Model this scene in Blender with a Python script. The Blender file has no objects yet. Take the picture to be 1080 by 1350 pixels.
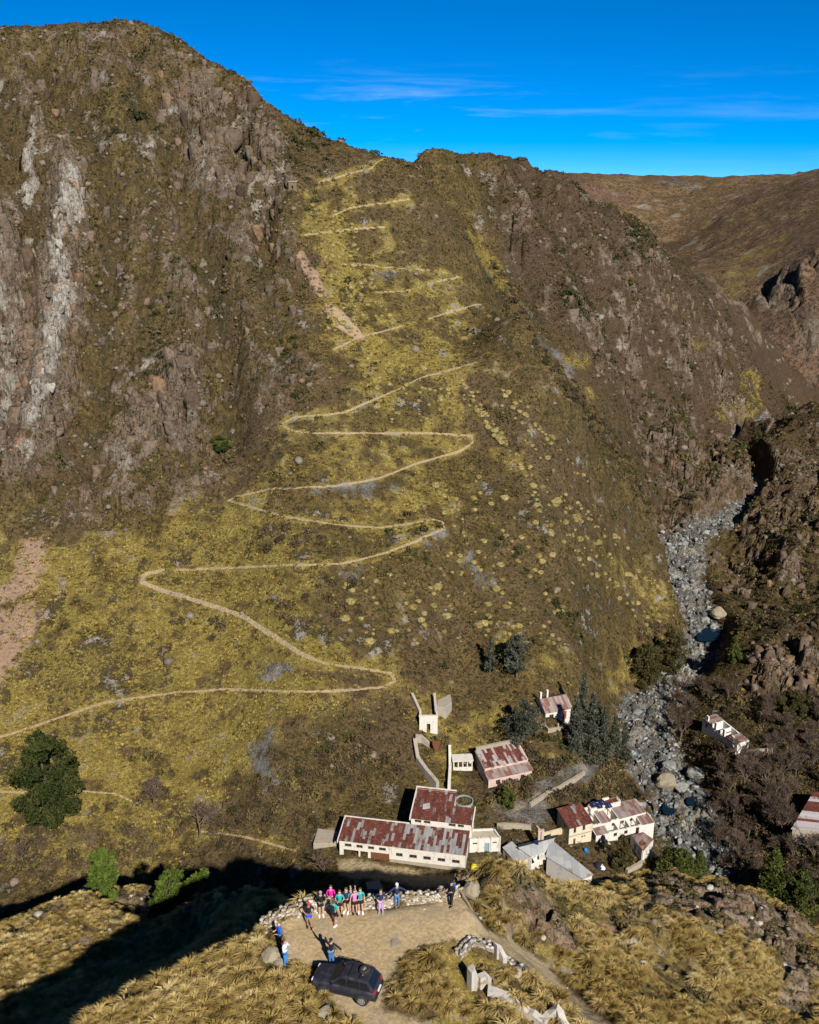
import bpy, bmesh, math, random
import numpy as np
from mathutils import Vector, Matrix

# ------------------------------------------------------------------ camera, sky, sun, exposure
SC = bpy.context.scene
COL = SC.collection
CAMZ = 118.0
TH = math.radians(20.0)
FPX = 1325.0
cam_d = bpy.data.cameras.new("camera")
cam = bpy.data.objects.new("camera", cam_d)
COL.objects.link(cam)
cam.location = (0, 0, CAMZ)
cam.rotation_euler = (math.radians(90) - TH, 0, 0)
cam_d.sensor_fit = 'VERTICAL'
cam_d.sensor_height = 24.0
cam_d.lens = 24.0 * FPX / 1350.0
cam_d.clip_start = 0.5
cam_d.clip_end = 20000
SC.camera = cam

SUN_EL = math.radians(37.0)
SH_T = 0.38                       # sideways travel of the light per metre of forward travel (to -x)
sun_d = bpy.data.lights.new("sun", 'SUN')
sun_d.energy = 5.0
sun_d.angle = math.radians(0.5)
sun_d.color = (1.0, 0.93, 0.82)
sun = bpy.data.objects.new("sun", sun_d)
COL.objects.link(sun)
_hl = math.hypot(SH_T, 1.0)
LDIR = Vector((-SH_T / _hl * math.cos(SUN_EL), 1.0 / _hl * math.cos(SUN_EL), -math.sin(SUN_EL)))
sun.rotation_euler = LDIR.to_track_quat('-Z', 'Y').to_euler()
sun.location = (60, -120, 260)

W = bpy.data.worlds.new("World")
SC.world = W
W.use_nodes = True
wn = W.node_tree
wn.nodes.clear()
w_out = wn.nodes.new('ShaderNodeOutputWorld')
w_bg = wn.nodes.new('ShaderNodeBackground')
w_sky = wn.nodes.new('ShaderNodeTexSky')
w_sky.sky_type = 'NISHITA'
w_sky.sun_disc = False
w_sky.sun_elevation = SUN_EL
w_sky.sun_rotation = math.atan2(SH_T, -1.0)      # where the sun stands: behind and to the right of the camera
w_sky.altitude = 1600
w_sky.air_density = 0.8
w_sky.dust_density = 0.0
w_sky.ozone_density = 6.0
w_bg.inputs['Strength'].default_value = 0.05
w_tc = wn.nodes.new('ShaderNodeTexCoord')
# thin streaked cirrus low over the hills, in world directions
w_map = wn.nodes.new('ShaderNodeMapping')
w_map.inputs['Scale'].default_value = (2.2, 2.2, 26.0)
w_map.inputs['Rotation'].default_value = (0.0, math.radians(1.5), 0.0)
w_map.inputs['Location'].default_value = (1.35, 0.4, 0.2)
w_n = wn.nodes.new('ShaderNodeTexNoise')
w_n.inputs['Scale'].default_value = 1.6
w_n.inputs['Detail'].default_value = 9.0
w_n.inputs['Roughness'].default_value = 0.62
w_n.inputs['Distortion'].default_value = 0.35
w_sep = wn.nodes.new('ShaderNodeSeparateXYZ')
w_r1 = wn.nodes.new('ShaderNodeMapRange')
w_r1.interpolation_type = 'SMOOTHSTEP'
w_r1.inputs['From Min'].default_value = 0.50
w_r1.inputs['From Max'].default_value = 0.78
w_r2 = wn.nodes.new('ShaderNodeMapRange')
w_r2.interpolation_type = 'SMOOTHSTEP'
w_r2.inputs['From Min'].default_value = 0.085
w_r2.inputs['From Max'].default_value = 0.02
w_mul = wn.nodes.new('ShaderNodeMath'); w_mul.operation = 'MULTIPLY'
w_mix = wn.nodes.new('ShaderNodeMix'); w_mix.data_type = 'RGBA'
w_hsv = wn.nodes.new('ShaderNodeHueSaturation')
w_hsv.inputs['Saturation'].default_value = 1.38
w_hsv.inputs['Value'].default_value = 2.4
L = wn.links.new
L(w_tc.outputs['Generated'], w_map.inputs['Vector'])
L(w_map.outputs[0], w_n.inputs['Vector'])
L(w_tc.outputs['Generated'], w_sep.inputs[0])
L(w_n.outputs['Fac'], w_r1.inputs['Value'])
L(w_sep.outputs['Z'], w_r2.inputs['Value'])
w_rx = wn.nodes.new('ShaderNodeMapRange'); w_rx.interpolation_type = 'SMOOTHSTEP'     # the veil thins out to the right
for k_, v_ in (('From Min', .02), ('From Max', .24), ('To Min', 1.0), ('To Max', .22)): w_rx.inputs[k_].default_value = v_
L(w_sep.outputs['X'], w_rx.inputs['Value'])
w_m2 = wn.nodes.new('ShaderNodeMath'); w_m2.operation = 'MULTIPLY'
L(w_r1.outputs[0], w_m2.inputs[0]); L(w_rx.outputs[0], w_m2.inputs[1])
L(w_m2.outputs[0], w_mul.inputs[0]); L(w_r2.outputs[0], w_mul.inputs[1])
w_lift = wn.nodes.new('ShaderNodeVectorMath'); w_lift.operation = 'MULTIPLY_ADD'      # clear winter air: the deep blue reaches low
w_lift.inputs[1].default_value = (1, 1, 1.9); w_lift.inputs[2].default_value = (0, 0, .13)
w_nrm = wn.nodes.new('ShaderNodeVectorMath'); w_nrm.operation = 'NORMALIZE'
L(w_tc.outputs['Generated'], w_lift.inputs[0]); L(w_lift.outputs[0], w_nrm.inputs[0]); L(w_nrm.outputs[0], w_sky.inputs['Vector'])
L(w_sky.outputs[0], w_hsv.inputs['Color'])
w_r3 = wn.nodes.new('ShaderNodeMapRange'); w_r3.interpolation_type = 'SMOOTHSTEP'      # deepening towards the zenith
for k_, v_ in (('From Min', .16), ('From Max', .50), ('To Min', 1.0), ('To Max', .32)): w_r3.inputs[k_].default_value = v_
L(w_sep.outputs['Z'], w_r3.inputs['Value'])
w_dk = wn.nodes.new('ShaderNodeVectorMath'); w_dk.operation = 'SCALE'
L(w_hsv.outputs[0], w_dk.inputs[0]); L(w_r3.outputs[0], w_dk.inputs['Scale'])
L(w_dk.outputs[0], w_mix.inputs['A'])
w_mix.inputs['B'].default_value = (6.2, 9.6, 12.0, 1)
L(w_mul.outputs[0], w_mix.inputs['Factor'])
L(w_mix.outputs['Result'], w_bg.inputs['Color'])
L(w_bg.outputs[0], w_out.inputs[0])

SC.view_settings.view_transform = 'Standard'
SC.view_settings.look = 'None'
SC.view_settings.exposure = 0.52
SC.view_settings.gamma = 1.0
SC.view_settings.use_curve_mapping = False
SC.cycles.max_bounces = 4
SC.cycles.diffuse_bounces = 2
SC.cycles.transparent_max_bounces = 4

random.seed(7)
RNG = np.random.default_rng(11)

# ------------------------------------------------------------------ helpers: photo ray -> world point
ct, st = math.cos(TH), math.sin(TH)
def ray(px, py):
    u = (px - 540.0) / FPX
    v = (675.0 - py) / FPX
    return u, ct + v * st, -st + v * ct
def pt(px, py, Y):
    dx, dy, dz = ray(px, py)
    t = Y / dy
    return (dx * t, Y, CAMZ + dz * t)
def ptz(px, py, z):
    dx, dy, dz = ray(px, py)
    t = (z - CAMZ) / dz
    return (dx * t, dy * t, z)
def col(px, py0, z0, segs, back=()):
    """points up one column of a hillside: start on height z0, then (py, slope) steps"""
    out = [ptz(px, py0, z0)]
    for py, s in segs:
        dx, dy, dz = ray(px, py)
        r = -dz / dy
        _, Yp, zp = out[-1]
        Y = (CAMZ - zp + s * Yp) / (s + r)
        out.append((dx * Y / dy, Y, CAMZ - r * Y))
    x, y, z = out[-1]
    for dY, dz in back:
        out.append((x * (y + dY) / y, y + dY, z + dz))
    return out

# ------------------------------------------------------------------ noise (value noise on hashed lattices)
def _hash(ix, iy, seed):
    h = (ix.astype(np.int64) * 374761393 + iy.astype(np.int64) * 668265263 + seed * 974711) & 0xFFFFFFFF
    h = ((h ^ (h >> 13)) * 1274126177) & 0xFFFFFFFF
    return ((h ^ (h >> 16)) & 0xFFFFFF) / float(0xFFFFFF)
def vnoise(x, y, seed=0):
    ix = np.floor(x); iy = np.floor(y)
    fx = x - ix; fy = y - iy
    fx = fx * fx * fx * (fx * (fx * 6 - 15) + 10); fy = fy * fy * fy * (fy * (fy * 6 - 15) + 10)
    a = _hash(ix, iy, seed); b = _hash(ix + 1, iy, seed)
    c = _hash(ix, iy + 1, seed); d = _hash(ix + 1, iy + 1, seed)
    return (a + (b - a) * fx) * (1 - fy) + (c + (d - c) * fx) * fy
def fbm(x, y, o=4, seed=0, g=0.5):
    s = 0; a = 1.0; n = 0
    for k in range(o):
        s = s + a * vnoise(x * (2.03 ** k) + 17.3 * k, y * (2.03 ** k) - 9.1 * k, seed + k * 31)
        n += a; a *= g
    return s / n
def ridged(x, y, o=4, seed=0, g=0.5):
    s = 0; a = 1.0; n = 0
    for k in range(o):
        v = vnoise(x * (2.1 ** k) + 5.7 * k, y * (2.1 ** k) + 3.3 * k, seed + k * 31)
        s = s + a * (1 - np.abs(2 * v - 1)); n += a; a *= g
    return s / n
def cells(x, y, seed=0):
    """block noise: random level per cell, and distance to the nearest border (approx.)"""
    ix = np.floor(x); iy = np.floor(y)
    f1 = np.full(x.shape, 9.0); f2 = np.full(x.shape, 9.0); val = np.zeros(x.shape)
    for dx in (-1, 0, 1):
        for dy in (-1, 0, 1):
            cx = ix + dx; cy = iy + dy
            jx = cx + _hash(cx, cy, seed); jy = cy + _hash(cx, cy, seed + 7)
            d = np.hypot(x - jx, y - jy)
            near = d < f1
            f2 = np.where(near, f1, np.minimum(f2, d))
            val = np.where(near, _hash(cx, cy, seed + 13), val)
            f1 = np.minimum(f1, d)
    return val, f2 - f1
def sstep(a, b, x):
    t = np.clip((x - a) / (b - a), 0, 1)
    return t * t * (3 - 2 * t)

# ------------------------------------------------------------------ thin plate surface through control points
class Plate:
    def __init__(self, pts, smooth=0.0):
        P = np.array(pts, float)
        self.c = P[:, :2] / 100.0
        n = len(P)
        K = self.k(self.c[:, None, :] - self.c[None, :, :]) + np.eye(n) * smooth
        Q = np.c_[np.ones(n), self.c]
        A = np.block([[K, Q], [Q.T, np.zeros((3, 3))]])
        s = np.linalg.lstsq(A, np.r_[P[:, 2], 0, 0, 0], rcond=None)[0]
        self.w, self.a = s[:n], s[n:]
    @staticmethod
    def k(d):
        r2 = (d ** 2).sum(-1)
        return 0.5 * r2 * np.log(r2 + 1e-12)
    def __call__(self, x, y):
        sh = np.shape(x)
        q = np.c_[np.ravel(x), np.ravel(y)] / 100.0
        out = np.empty(len(q))
        for i in range(0, len(q), 20000):
            b = q[i:i + 20000]
            out[i:i + 20000] = self.k(b[:, None, :] - self.c[None]) @ self.w + self.a[0] + b @ self.a[1:]
        return out.reshape(sh)
class Grid:
    """heights on a regular grid, read bilinearly"""
    def __init__(self, x0, x1, y0, y1, d, f):
        self.x0, self.y0, self.d = x0, y0, d
        xs = np.arange(x0, x1 + d, d); ys = np.arange(y0, y1 + d, d)
        self.nx, self.ny = len(xs), len(ys)
        X, Y = np.meshgrid(xs, ys)
        self.z = f(X, Y)
    def __call__(self, x, y):
        x = np.asarray(x, float); y = np.asarray(y, float)
        fx = np.clip((x - self.x0) / self.d, 0, self.nx - 1.001); fy = np.clip((y - self.y0) / self.d, 0, self.ny - 1.001)
        ix = fx.astype(int); iy = fy.astype(int); fx = fx - ix; fy = fy - iy
        z = self.z
        return (z[iy, ix] * (1 - fx) + z[iy, ix + 1] * fx) * (1 - fy) + (z[iy + 1, ix] * (1 - fx) + z[iy + 1, ix + 1] * fx) * fy

# ------------------------------------------------------------------ control points
MC = []      # main valley
for px, py0, top in ((-420, 1190, 40), (-200, 1180, 45), (0, 1172, 42), (100, 1166, 42), (190, 1160, 38)):
    MC += col(px, py0, -8, [(1000, .5), (900, .58), (760, .65), (640, .72), (400, 1.0), (200, 1.05), (top, 1.0)], [(12, 2), (50, 3), (140, 2)])
MC += col(262, 1155, -7, [(1000, .5), (900, .58), (760, .65), (610, .72), (400, .98), (200, 1.0), (66, .95)], [(10, -2), (50, -4), (140, -6)])
MC += col(325, 1150, -5, [(1000, .5), (900, .58), (760, .65), (600, .72), (400, .95), (220, 1.0), (108, .95)], [(10, -4), (50, -10), (140, -14)])
MC += col(372, 1150, -3, [(1000, .52), (900, .6), (760, .66), (600, .7), (400, .85), (250, .9), (153, .92)], [(10, -4), (50, -16), (120, -22)])
MC += col(450, 1080, 1.5, [(900, .6), (700, .68), (500, .72), (350, .76), (186, .8)], [(10, -3), (40, -14), (110, -25)])
MC += col(500, 1040, 2.0, [(900, .6), (700, .68), (500, .72), (350, .76), (207, .8)], [(12, -5), (40, -16)])
MC += col(550, 1035, 2.5, [(900, .6), (700, .68), (500, .72), (350, .76), (221, .8)], [(12, -6), (30, -13)])
MC += col(620, 1000, 3.5, [(900, .5), (780, .58), (620, .66), (450, .74), (305, .8)], [(10, -6), (26, -14)])
MC += col(692, 960, 7.0, [(860, .55), (660, .66), (424, .85)], [(12, -7), (26, -17)])
MC += col(760, 955, 3.5, [(860, .42), (700, .62), (522, .85)], [(10, -8), (20, -16)])
MC += col(830, 925, -7.5, [(850, .38), (740, .52), (624, .75)], [(10, -9)])
MC += col(868, 900, -8.5, [(800, .36), (692, .52)], [(9, -9)])
# second ridge
S_ = [(690, 400, 312), (690, 300, 345), (690, 219, 385), (800, 560, 300), (800, 420, 345), (800, 276, 400),
      (740, 470, 305), (740, 330, 350), (740, 242, 392), (850, 300, 405), (870, 660, 308), (870, 560, 335), (870, 430, 370), (896, 342, 415),
      (948, 600, 368), (940, 480, 400), (944, 376, 440), (1000, 560, 402), (1000, 430, 455), (1046, 490, 470), (600, 213, 368), (556, 215, 350)]
MC += [pt(*s) for s in S_]
for px, py, Y in ((690, 219, 385), (740, 242, 392), (800, 276, 400), (850, 300, 405), (896, 342, 415), (944, 376, 440), (1000, 430, 455)):
    x, y, z = pt(px, py, Y)
    MC.append((x * 1.02 + 8, y + 12, z - 8)); MC.append((x * 1.05 + 22, y + 45, z - 30))
x, y, z = pt(600, 213, 368); MC.append((x, y + 20, z - 6)); MC.append((x, y + 70, z - 20))
# right bank
MC += [pt(*s) for s in ((1080, 532, 385), (1040, 542, 378), (1003, 572, 352), (1080, 600, 335), (1000, 690, 296), (1080, 690, 282), (1080, 760, 262),
                        (1000, 760, 268), (962, 775, 268), (1045, 805, 242), (1080, 822, 222), (1040, 842, 220), (1000, 868, 216), (1080, 900, 207),
                        (1040, 932, 202), (1200, 800, 240), (1250, 500, 380), (1250, 650, 300), (1250, 900, 212))]
MC += [ptz(*s) for s in ((960, 970, -5), (1040, 1000, -6), (1080, 1080, -7.5), (1000, 1100, -9), (1080, 1160, -8), (1200, 1000, -3), (1300, 1100, -4), (1150, 1200, -8))]
x, y, z = pt(1080, 532, 385); MC += [(x, y + 25, z - 10), (x + 10, y + 60, z - 14), (x + 70, y + 40, z)]
# village ground
MC += [ptz(*s) for s in ((450, 1130, -.2), (615, 1147, -.5), (540, 1140, -.3), (660, 1122, -.2), (720, 1040, 1.2), (640, 1040, 2.2), (700, 1028, 2.4), (740, 1110, -1.5),
                         (840, 1130, -4.0), (862, 1085, -4.5), (800, 1060, -2.6), (700, 1150, -1.5), (780, 1160, -3.5), (845, 1000, -7.5), (800, 1010, -2.0), (730, 952, 8.0), (600, 1090, .3), (380, 1120, -1.5))]
MC += [(-60, 120, -10), (-20, 120, -4), (20, 120, -3), (45, 125, -9), (70, 120, -14), (-120, 120, -10), (120, 120, -9), (160, 150, -4)]
RIVER = [(1075, 548, 12), (1030, 566, 10.5), (965, 582, 9), (1004, 652, 5), (945, 692, 2), (893, 718, -1), (900, 762, -4), (915, 800, -6), (930, 832, -7.5), (920, 870, -8.5),
         (880, 905, -9.5), (850, 940, -10.5), (860, 1000, -11.5), (890, 1060, -12.5), (925, 1120, -13.5), (960, 1200, -15), (1000, 1300, -17)]
RIVW = [ptz(*r) for r in RIVER]
RIVW[0] = (150, 410, 12); RIVW[1] = (138, 398, 10.5)
main_plate = Plate(MC, 1e-4)
G0 = Grid(-190, 215, 100, 560, 1.5, main_plate)

def seg_dist(x, y, poly):
    """distance to a polyline, parameter along it"""
    best = np.full(np.shape(x), 1e9); par = np.zeros(np.shape(x))
    for i in range(len(poly) - 1):
        ax, ay = poly[i][0], poly[i][1]; bx, by = poly[i + 1][0], poly[i + 1][1]
        dx, dy = bx - ax, by - ay
        t = np.clip(((x - ax) * dx + (y - ay) * dy) / (dx * dx + dy * dy + 1e-9), 0, 1)
        d = np.hypot(x - ax - t * dx, y - ay - t * dy)
        m = d < best
        best = np.where(m, d, best); par = np.where(m, i + t, par)
    return best, par
RIV_W = np.interp(np.arange(len(RIVW)), [0, 2, 3, 4, 5, 6, 7, 9, 10, 12, 16], [1.3, 1.3, 2.0, 4.2, 7.0, 6.0, 4.4, 4.2, 4.8, 6.6, 7.5])
def carve(x, y, z):
    d, p = seg_dist(x, y, RIVW)
    zr = np.interp(p, np.arange(len(RIVW)), [q[2] for q in RIVW])
    w = np.interp(p, np.arange(len(RIVW)), RIV_W)
    k = sstep(0.7, 1.9, d / w)
    bank = zr + 0.55 * np.maximum(d - w, 0)
    zz = np.where(d < w * 1.9, np.minimum(z, zr + 3.0 * k + 0.3 * (z - zr) * k), z)
    zz = zr * (1 - k) + np.where(d < w * 1.9, np.maximum(zz, zr), z) * k
    return zz, np.clip(1.25 - d / w * 0.8, 0, 1) * (d < w * 1.6), d, w
G0.z = carve(*np.meshgrid(G0.x0 + np.arange(G0.nx) * G0.d, G0.y0 + np.arange(G0.ny) * G0.d), G0.z)[0]

# near knob the terrace lies on
NC = [ptz(*s) for s in ((350, 1222, 76), (400, 1200, 76), (500, 1196, 76), (590, 1186, 76), (480, 1240, 76), (400, 1260, 76), (560, 1240, 75.9), (470, 1300, 76), (430, 1330, 76.2), (540, 1330, 75.6), (520, 1400, 75.8), (640, 1300, 75.2), (620, 1235, 75.7),
                        (300, 1300, 75.8), (200, 1345, 75.2), (360, 1219, 75.7), (287, 1257, 74.6), (200, 1297, 74), (110, 1347, 73.4), (-60, 1440, 73), (300, 1400, 76.5), (50, 1500, 75), (700, 1430, 75.5))]
NC += [pt(*s) for s in ((360, 1160, 52.5), (590, 1163, 51.5), (640, 1155, 52.5), (700, 1155, 54.5), (760, 1171, 61), (830, 1172, 76), (860, 1183, 78), (905, 1173, 81), (960, 1166, 84), (1000, 1182, 83), (1050, 1212, 80), (1075, 1250, 74),
                        (780, 1345, 43.2), (700, 1260, 49), (650, 1200, 50.5), (750, 1220, 55), (850, 1250, 57), (920, 1230, 62), (1000, 1340, 54), (900, 1340, 48), (1000, 1250, 64), (1080, 1345, 57), (1150, 1320, 62),
                        (250, 1250, 72), (260, 1191, 75), (343, 1179, 71), (300, 1184, 73.5), (226, 1216, 75.5), (200, 1241, 75), (300, 1218, 69), (345, 1200, 64), (60, 1250, 72), (30, 1310, 64), (100, 1182, 84), (165, 1215, 79), (130, 1182, 85), (0, 1242, 80), (60, 1205, 83), (0, 1350, 58), (150, 1290, 67), (90, 1330, 60), (200, 1265, 71), (190, 1225, 80))]
NC[23] = (pt(360, 1160, 52.5)[0], 51.0, 71.0); NC[24] = (2.2, 52.0, 71.5)
for c in ((360, 1219, 75.7), (287, 1257, 74.6), (200, 1297, 74), (110, 1347, 73.4)):
    x, y, z = ptz(*c); NC.append((x - 1.5, y + 5, z - 7.5))
NC += [(-30, 20, 76), (0, 20, 78), (30, 20, 76), (60, 30, 66), (-60, 25, 68), (-60, 50, 52), (-70, 80, 36), (-45, 98, 30), (-32, 100, 32), (-60, 110, 15), (-30, 122, 8), (-15, 82, 45), (-8, 72, 52), (0, 70, 55), (10, 82, 48), (0, 95, 32),
       (-15, 110, 18), (0, 118, 10), (20, 102, 30), (20, 120, 14), (35, 105, 30), (45, 104, 22), (60, 95, 24), (70, 75, 40), (-30, 138, -10), (0, 134, -8), (25, 138, -9), (45, 128, -12), (65, 115, -6), (80, 90, 15), (-70, 138, -14), (75, 138, -22), (-100, 60, 30), (-100, 110, 2), (100, 60, 20), (100, 110, -15)]
for s in ((640, 1155, 52.5), (700, 1155, 54.5), (760, 1171, 61), (830, 1172, 76), (905, 1173, 81), (960, 1166, 84), (1000, 1182, 83), (1050, 1212, 80), (343, 1179, 71), (260, 1191, 75), (100, 1182, 84), (165, 1215, 79)):
    x, y, z = pt(*s)
    NC.append((x * 1.08, y + 7, z - 7.5))
near_plate = Plate(NC, 2e-4)
# ------------------------------------------------------------------ node helpers
def mat(name):
    m = bpy.data.materials.new(name); m.use_nodes = True
    nt = m.node_tree
    b = nt.nodes.get('Principled BSDF')
    b.inputs['Roughness'].default_value = 0.85
    b.inputs['Specular IOR Level'].default_value = 0.15
    return m, nt, b
class NT:
    def __init__(s, nt): s.nt = nt
    def new(s, t, **kw):
        n = s.nt.nodes.new(t)
        for k, v in kw.items(): setattr(n, k, v)
        return n
    def link(s, a, b): s.nt.links.new(a, b)
    def set(s, sock, v):
        if hasattr(v, 'is_output') or isinstance(v, bpy.types.NodeSocket): s.link(v, sock)
        else: sock.default_value = v
    def attr(s, name): return s.new('ShaderNodeAttribute', attribute_name=name).outputs['Fac']
    def pos(s, scale=(1, 1, 1), obj=False, rot=(0, 0, 0)):
        tc = s.new('ShaderNodeTexCoord'); mp = s.new('ShaderNodeMapping')
        mp.inputs['Scale'].default_value = scale; mp.inputs['Rotation'].default_value = rot
        s.link(tc.outputs['Object'], mp.inputs['Vector'])
        return mp.outputs[0]
    def noise(s, vec, scale, detail=5, rough=.6, dist=0.0, col=False):
        n = s.new('ShaderNodeTexNoise'); s.link(vec, n.inputs['Vector'])
        n.inputs['Scale'].default_value = scale; n.inputs['Detail'].default_value = detail
        n.inputs['Roughness'].default_value = rough; n.inputs['Distortion'].default_value = dist
        return n.outputs['Color' if col else 'Fac']
    def voro(s, vec, scale, feature='F1', out='Distance', rnd=1.0):
        n = s.new('ShaderNodeTexVoronoi', feature=feature); s.link(vec, n.inputs['Vector'])
        n.inputs['Scale'].default_value = scale; n.inputs['Randomness'].default_value = rnd
        return n.outputs[out]
    def math(s, op, a, b=0.0, c=None):
        n = s.new('ShaderNodeMath', operation=op)
        s.set(n.inputs[0], a); s.set(n.inputs[1], b)
        if c is not None: s.set(n.inputs[2], c)
        return n.outputs[0]
    def ramp(s, v, a, b, lo=0.0, hi=1.0):
        n = s.new('ShaderNodeMapRange', interpolation_type='SMOOTHSTEP'); s.set(n.inputs['Value'], v)
        n.inputs['From Min'].default_value = a; n.inputs['From Max'].default_value = b
        n.inputs['To Min'].default_value = lo; n.inputs['To Max'].default_value = hi
        return n.outputs[0]
    def mix(s, f, a, b, mode='MIX'):
        n = s.new('ShaderNodeMix', data_type='RGBA', blend_type=mode)
        s.set(n.inputs['Factor'], f)
        for k, v in (('A', a), ('B', b)):
            s.set(n.inputs[k], v if not isinstance(v, tuple) or len(v) == 4 else v + (1,))
        return n.outputs['Result']
    def bump(s, h, dist, strength, b):
        n = s.new('ShaderNodeBump'); s.link(h, n.inputs['Height'])
        n.inputs['Distance'].default_value = dist; n.inputs['Strength'].default_value = strength
        s.link(n.outputs[0], b.inputs['Normal'])

def hillside_material(name, fine=1.0, warm=(1, 1, 1), rough=1.0):
    """grass, scrub, rock, scree and trodden earth by the masks stored on the terrain, with broken edges"""
    m, nt, b = mat(name); N = NT(nt)
    p = N.pos()
    n_big = N.noise(p, .035 * fine, 4, .55); n_mid = N.noise(p, .28 * fine, 7, .68); n_fin = N.noise(p, 1.7 * fine, 6, .7)
    n_gr = N.noise(p, 6.0 * fine, 4, .7)
    n_sp = N.noise(N.pos((1, 1, .6)), 1.05 * fine, 3, .85, .6)
    # brown scrub
    scrub = N.mix(N.ramp(n_mid, .36, .64), (.076, .054, .021), (.160, .116, .042))
    scrub = N.mix(N.ramp(n_big, .42, .66, 0, .8), scrub, (.100, .066, .042))
    scrub = N.mix(N.ramp(n_fin, .50, .58), scrub, (.034, .027, .013))
    scrub = N.mix(N.ramp(n_gr, .57, .63), scrub, (.20, .150, .075))
    scrub = N.mix(N.ramp(n_sp, .545, .60), scrub, (.026, .023, .011))
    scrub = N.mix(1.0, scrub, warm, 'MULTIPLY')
    # grass sward
    grass = N.mix(N.ramp(n_mid, .35, .65), (.182, .148, .035), (.350, .280, .078))
    grass = N.mix(N.ramp(n_fin, .44, .54), grass, (.175, .130, .036)); grass = N.mix(N.ramp(n_sp, .56, .63), grass, (.33, .255, .085))
    grass = N.mix(N.ramp(n_gr, .53, .60), grass, (.070, .056, .018))
    # rock
    pr = N.pos((1, 1, .45)); v_b = N.voro(pr, .42 * fine, 'DISTANCE_TO_EDGE'); v_s = N.voro(pr, 1.5 * fine, 'DISTANCE_TO_EDGE')
    tone = N.noise(p, .16 * fine, 5, .7, .4)
    rock = N.mix(N.ramp(tone, .34, .66), (.100, .068, .046), (.205, .150, .105))
    rock = N.mix(N.ramp(N.noise(p, .42 * fine, 6, .72), .52, .66), rock, (.200, .195, .150))       # pale lichen
    rock = N.mix(N.ramp(N.noise(p, .11 * fine, 4, .6),   .58, .70, 0, .7), rock, (.215, .115, .068))         # iron stain
    rock = N.mix(N.ramp(n_fin, .54, .60), rock, (.050, .039, .030))
    rock = N.mix(N.ramp(n_sp, .56, .61), rock, (.030, .025, .016)); rock = N.mix(N.ramp(n_gr, .58, .64), rock, (.27, .22, .17))
    rock = N.mix(N.math('MULTIPLY', N.ramp(v_b, .05, .0), .22), rock, (.045, .036, .030))
    rock = N.mix(N.math('MULTIPLY', N.ramp(v_s, .05, .0), .25), rock, (.06, .05, .04))
    pale = N.mix(N.ramp(n_mid, .38, .62), (.43, .41, .37), (.27, .25, .215))
    pale = N.mix(N.ramp(n_fin, .50, .58), pale, (.17, .135, .10))
    pale = N.mix(N.ramp(tone, .58, .70), pale, (.30, .17, .09))
    grey = N.mix(N.ramp(n_mid, .36, .64), (.078, .071, .064), (.165, .156, .142))
    grey = N.mix(N.ramp(n_fin, .50, .58), grey, (.045, .044, .040)); grey = N.mix(N.ramp(n_gr, .56, .62), grey, (.27, .265, .25))
    earth = N.mix(N.ramp(n_fin, .36, .64), (.30, .225, .125), (.43, .33, .195))
    earth = N.mix(N.ramp(n_mid, .48, .66, 0, .7), earth, (.27, .235, .18)); earth = N.mix(N.ramp(n_gr, .62, .74), earth, (.16, .125, .085))
    scree = N.mix(N.ramp(n_fin, .38, .64), (.36, .245, .165), (.235, .16, .115))
    dark = N.mix(N.ramp(n_fin, .44, .56), (.030, .028, .012), (.072, .052, .026)); dark = N.mix(N.ramp(n_gr, .57, .64), dark, (.14, .105, .055))
    jag = N.math('ADD', N.math('MULTIPLY', N.math('SUBTRACT', n_mid, .5), 2.3), N.math('MULTIPLY', N.math('SUBTRACT', n_fin, .5), 1.7))
    jag = N.math('ADD', jag, N.math('MULTIPLY', N.math('SUBTRACT', N.noise(p, .13 * fine, 5, .6), .5), 2.4))
    def fac(a, lo=.38, hi=.62, k=1.0):
        return N.ramp(N.math('MULTIPLY_ADD', jag, k, N.attr(a)), lo, hi)
    c = N.mix(fac('gold'), scrub, grass)
    c = N.mix(fac('dark'), c, dark)
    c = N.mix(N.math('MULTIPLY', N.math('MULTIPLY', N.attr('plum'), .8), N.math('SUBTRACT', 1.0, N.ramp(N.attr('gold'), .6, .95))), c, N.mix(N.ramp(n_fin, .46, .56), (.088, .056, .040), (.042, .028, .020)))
    c = N.mix(fac('rock'), c, rock)
    c = N.mix(fac('grey'), c, grey)
    c = N.mix(fac('pale'), c, pale)
    c = N.mix(fac('scree', k=.5), c, scree)
    c = N.mix(fac('earth', k=.2), c, earth)
    nt.links.new(c, b.inputs['Base Color'])
    b.inputs['Roughness'].default_value = .95; b.inputs['Specular IOR Level'].default_value = .06
    h = N.math('ADD', N.math('MULTIPLY', n_mid, .8), N.math('MULTIPLY', n_fin, .5))
    h = N.math('ADD', h, N.math('MULTIPLY', n_gr, .16)); h = N.math('ADD', h, N.math('MULTIPLY', n_sp, .5))
    N.bump(h, .95 / fine * rough, 1.0, b)
    return m

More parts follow.
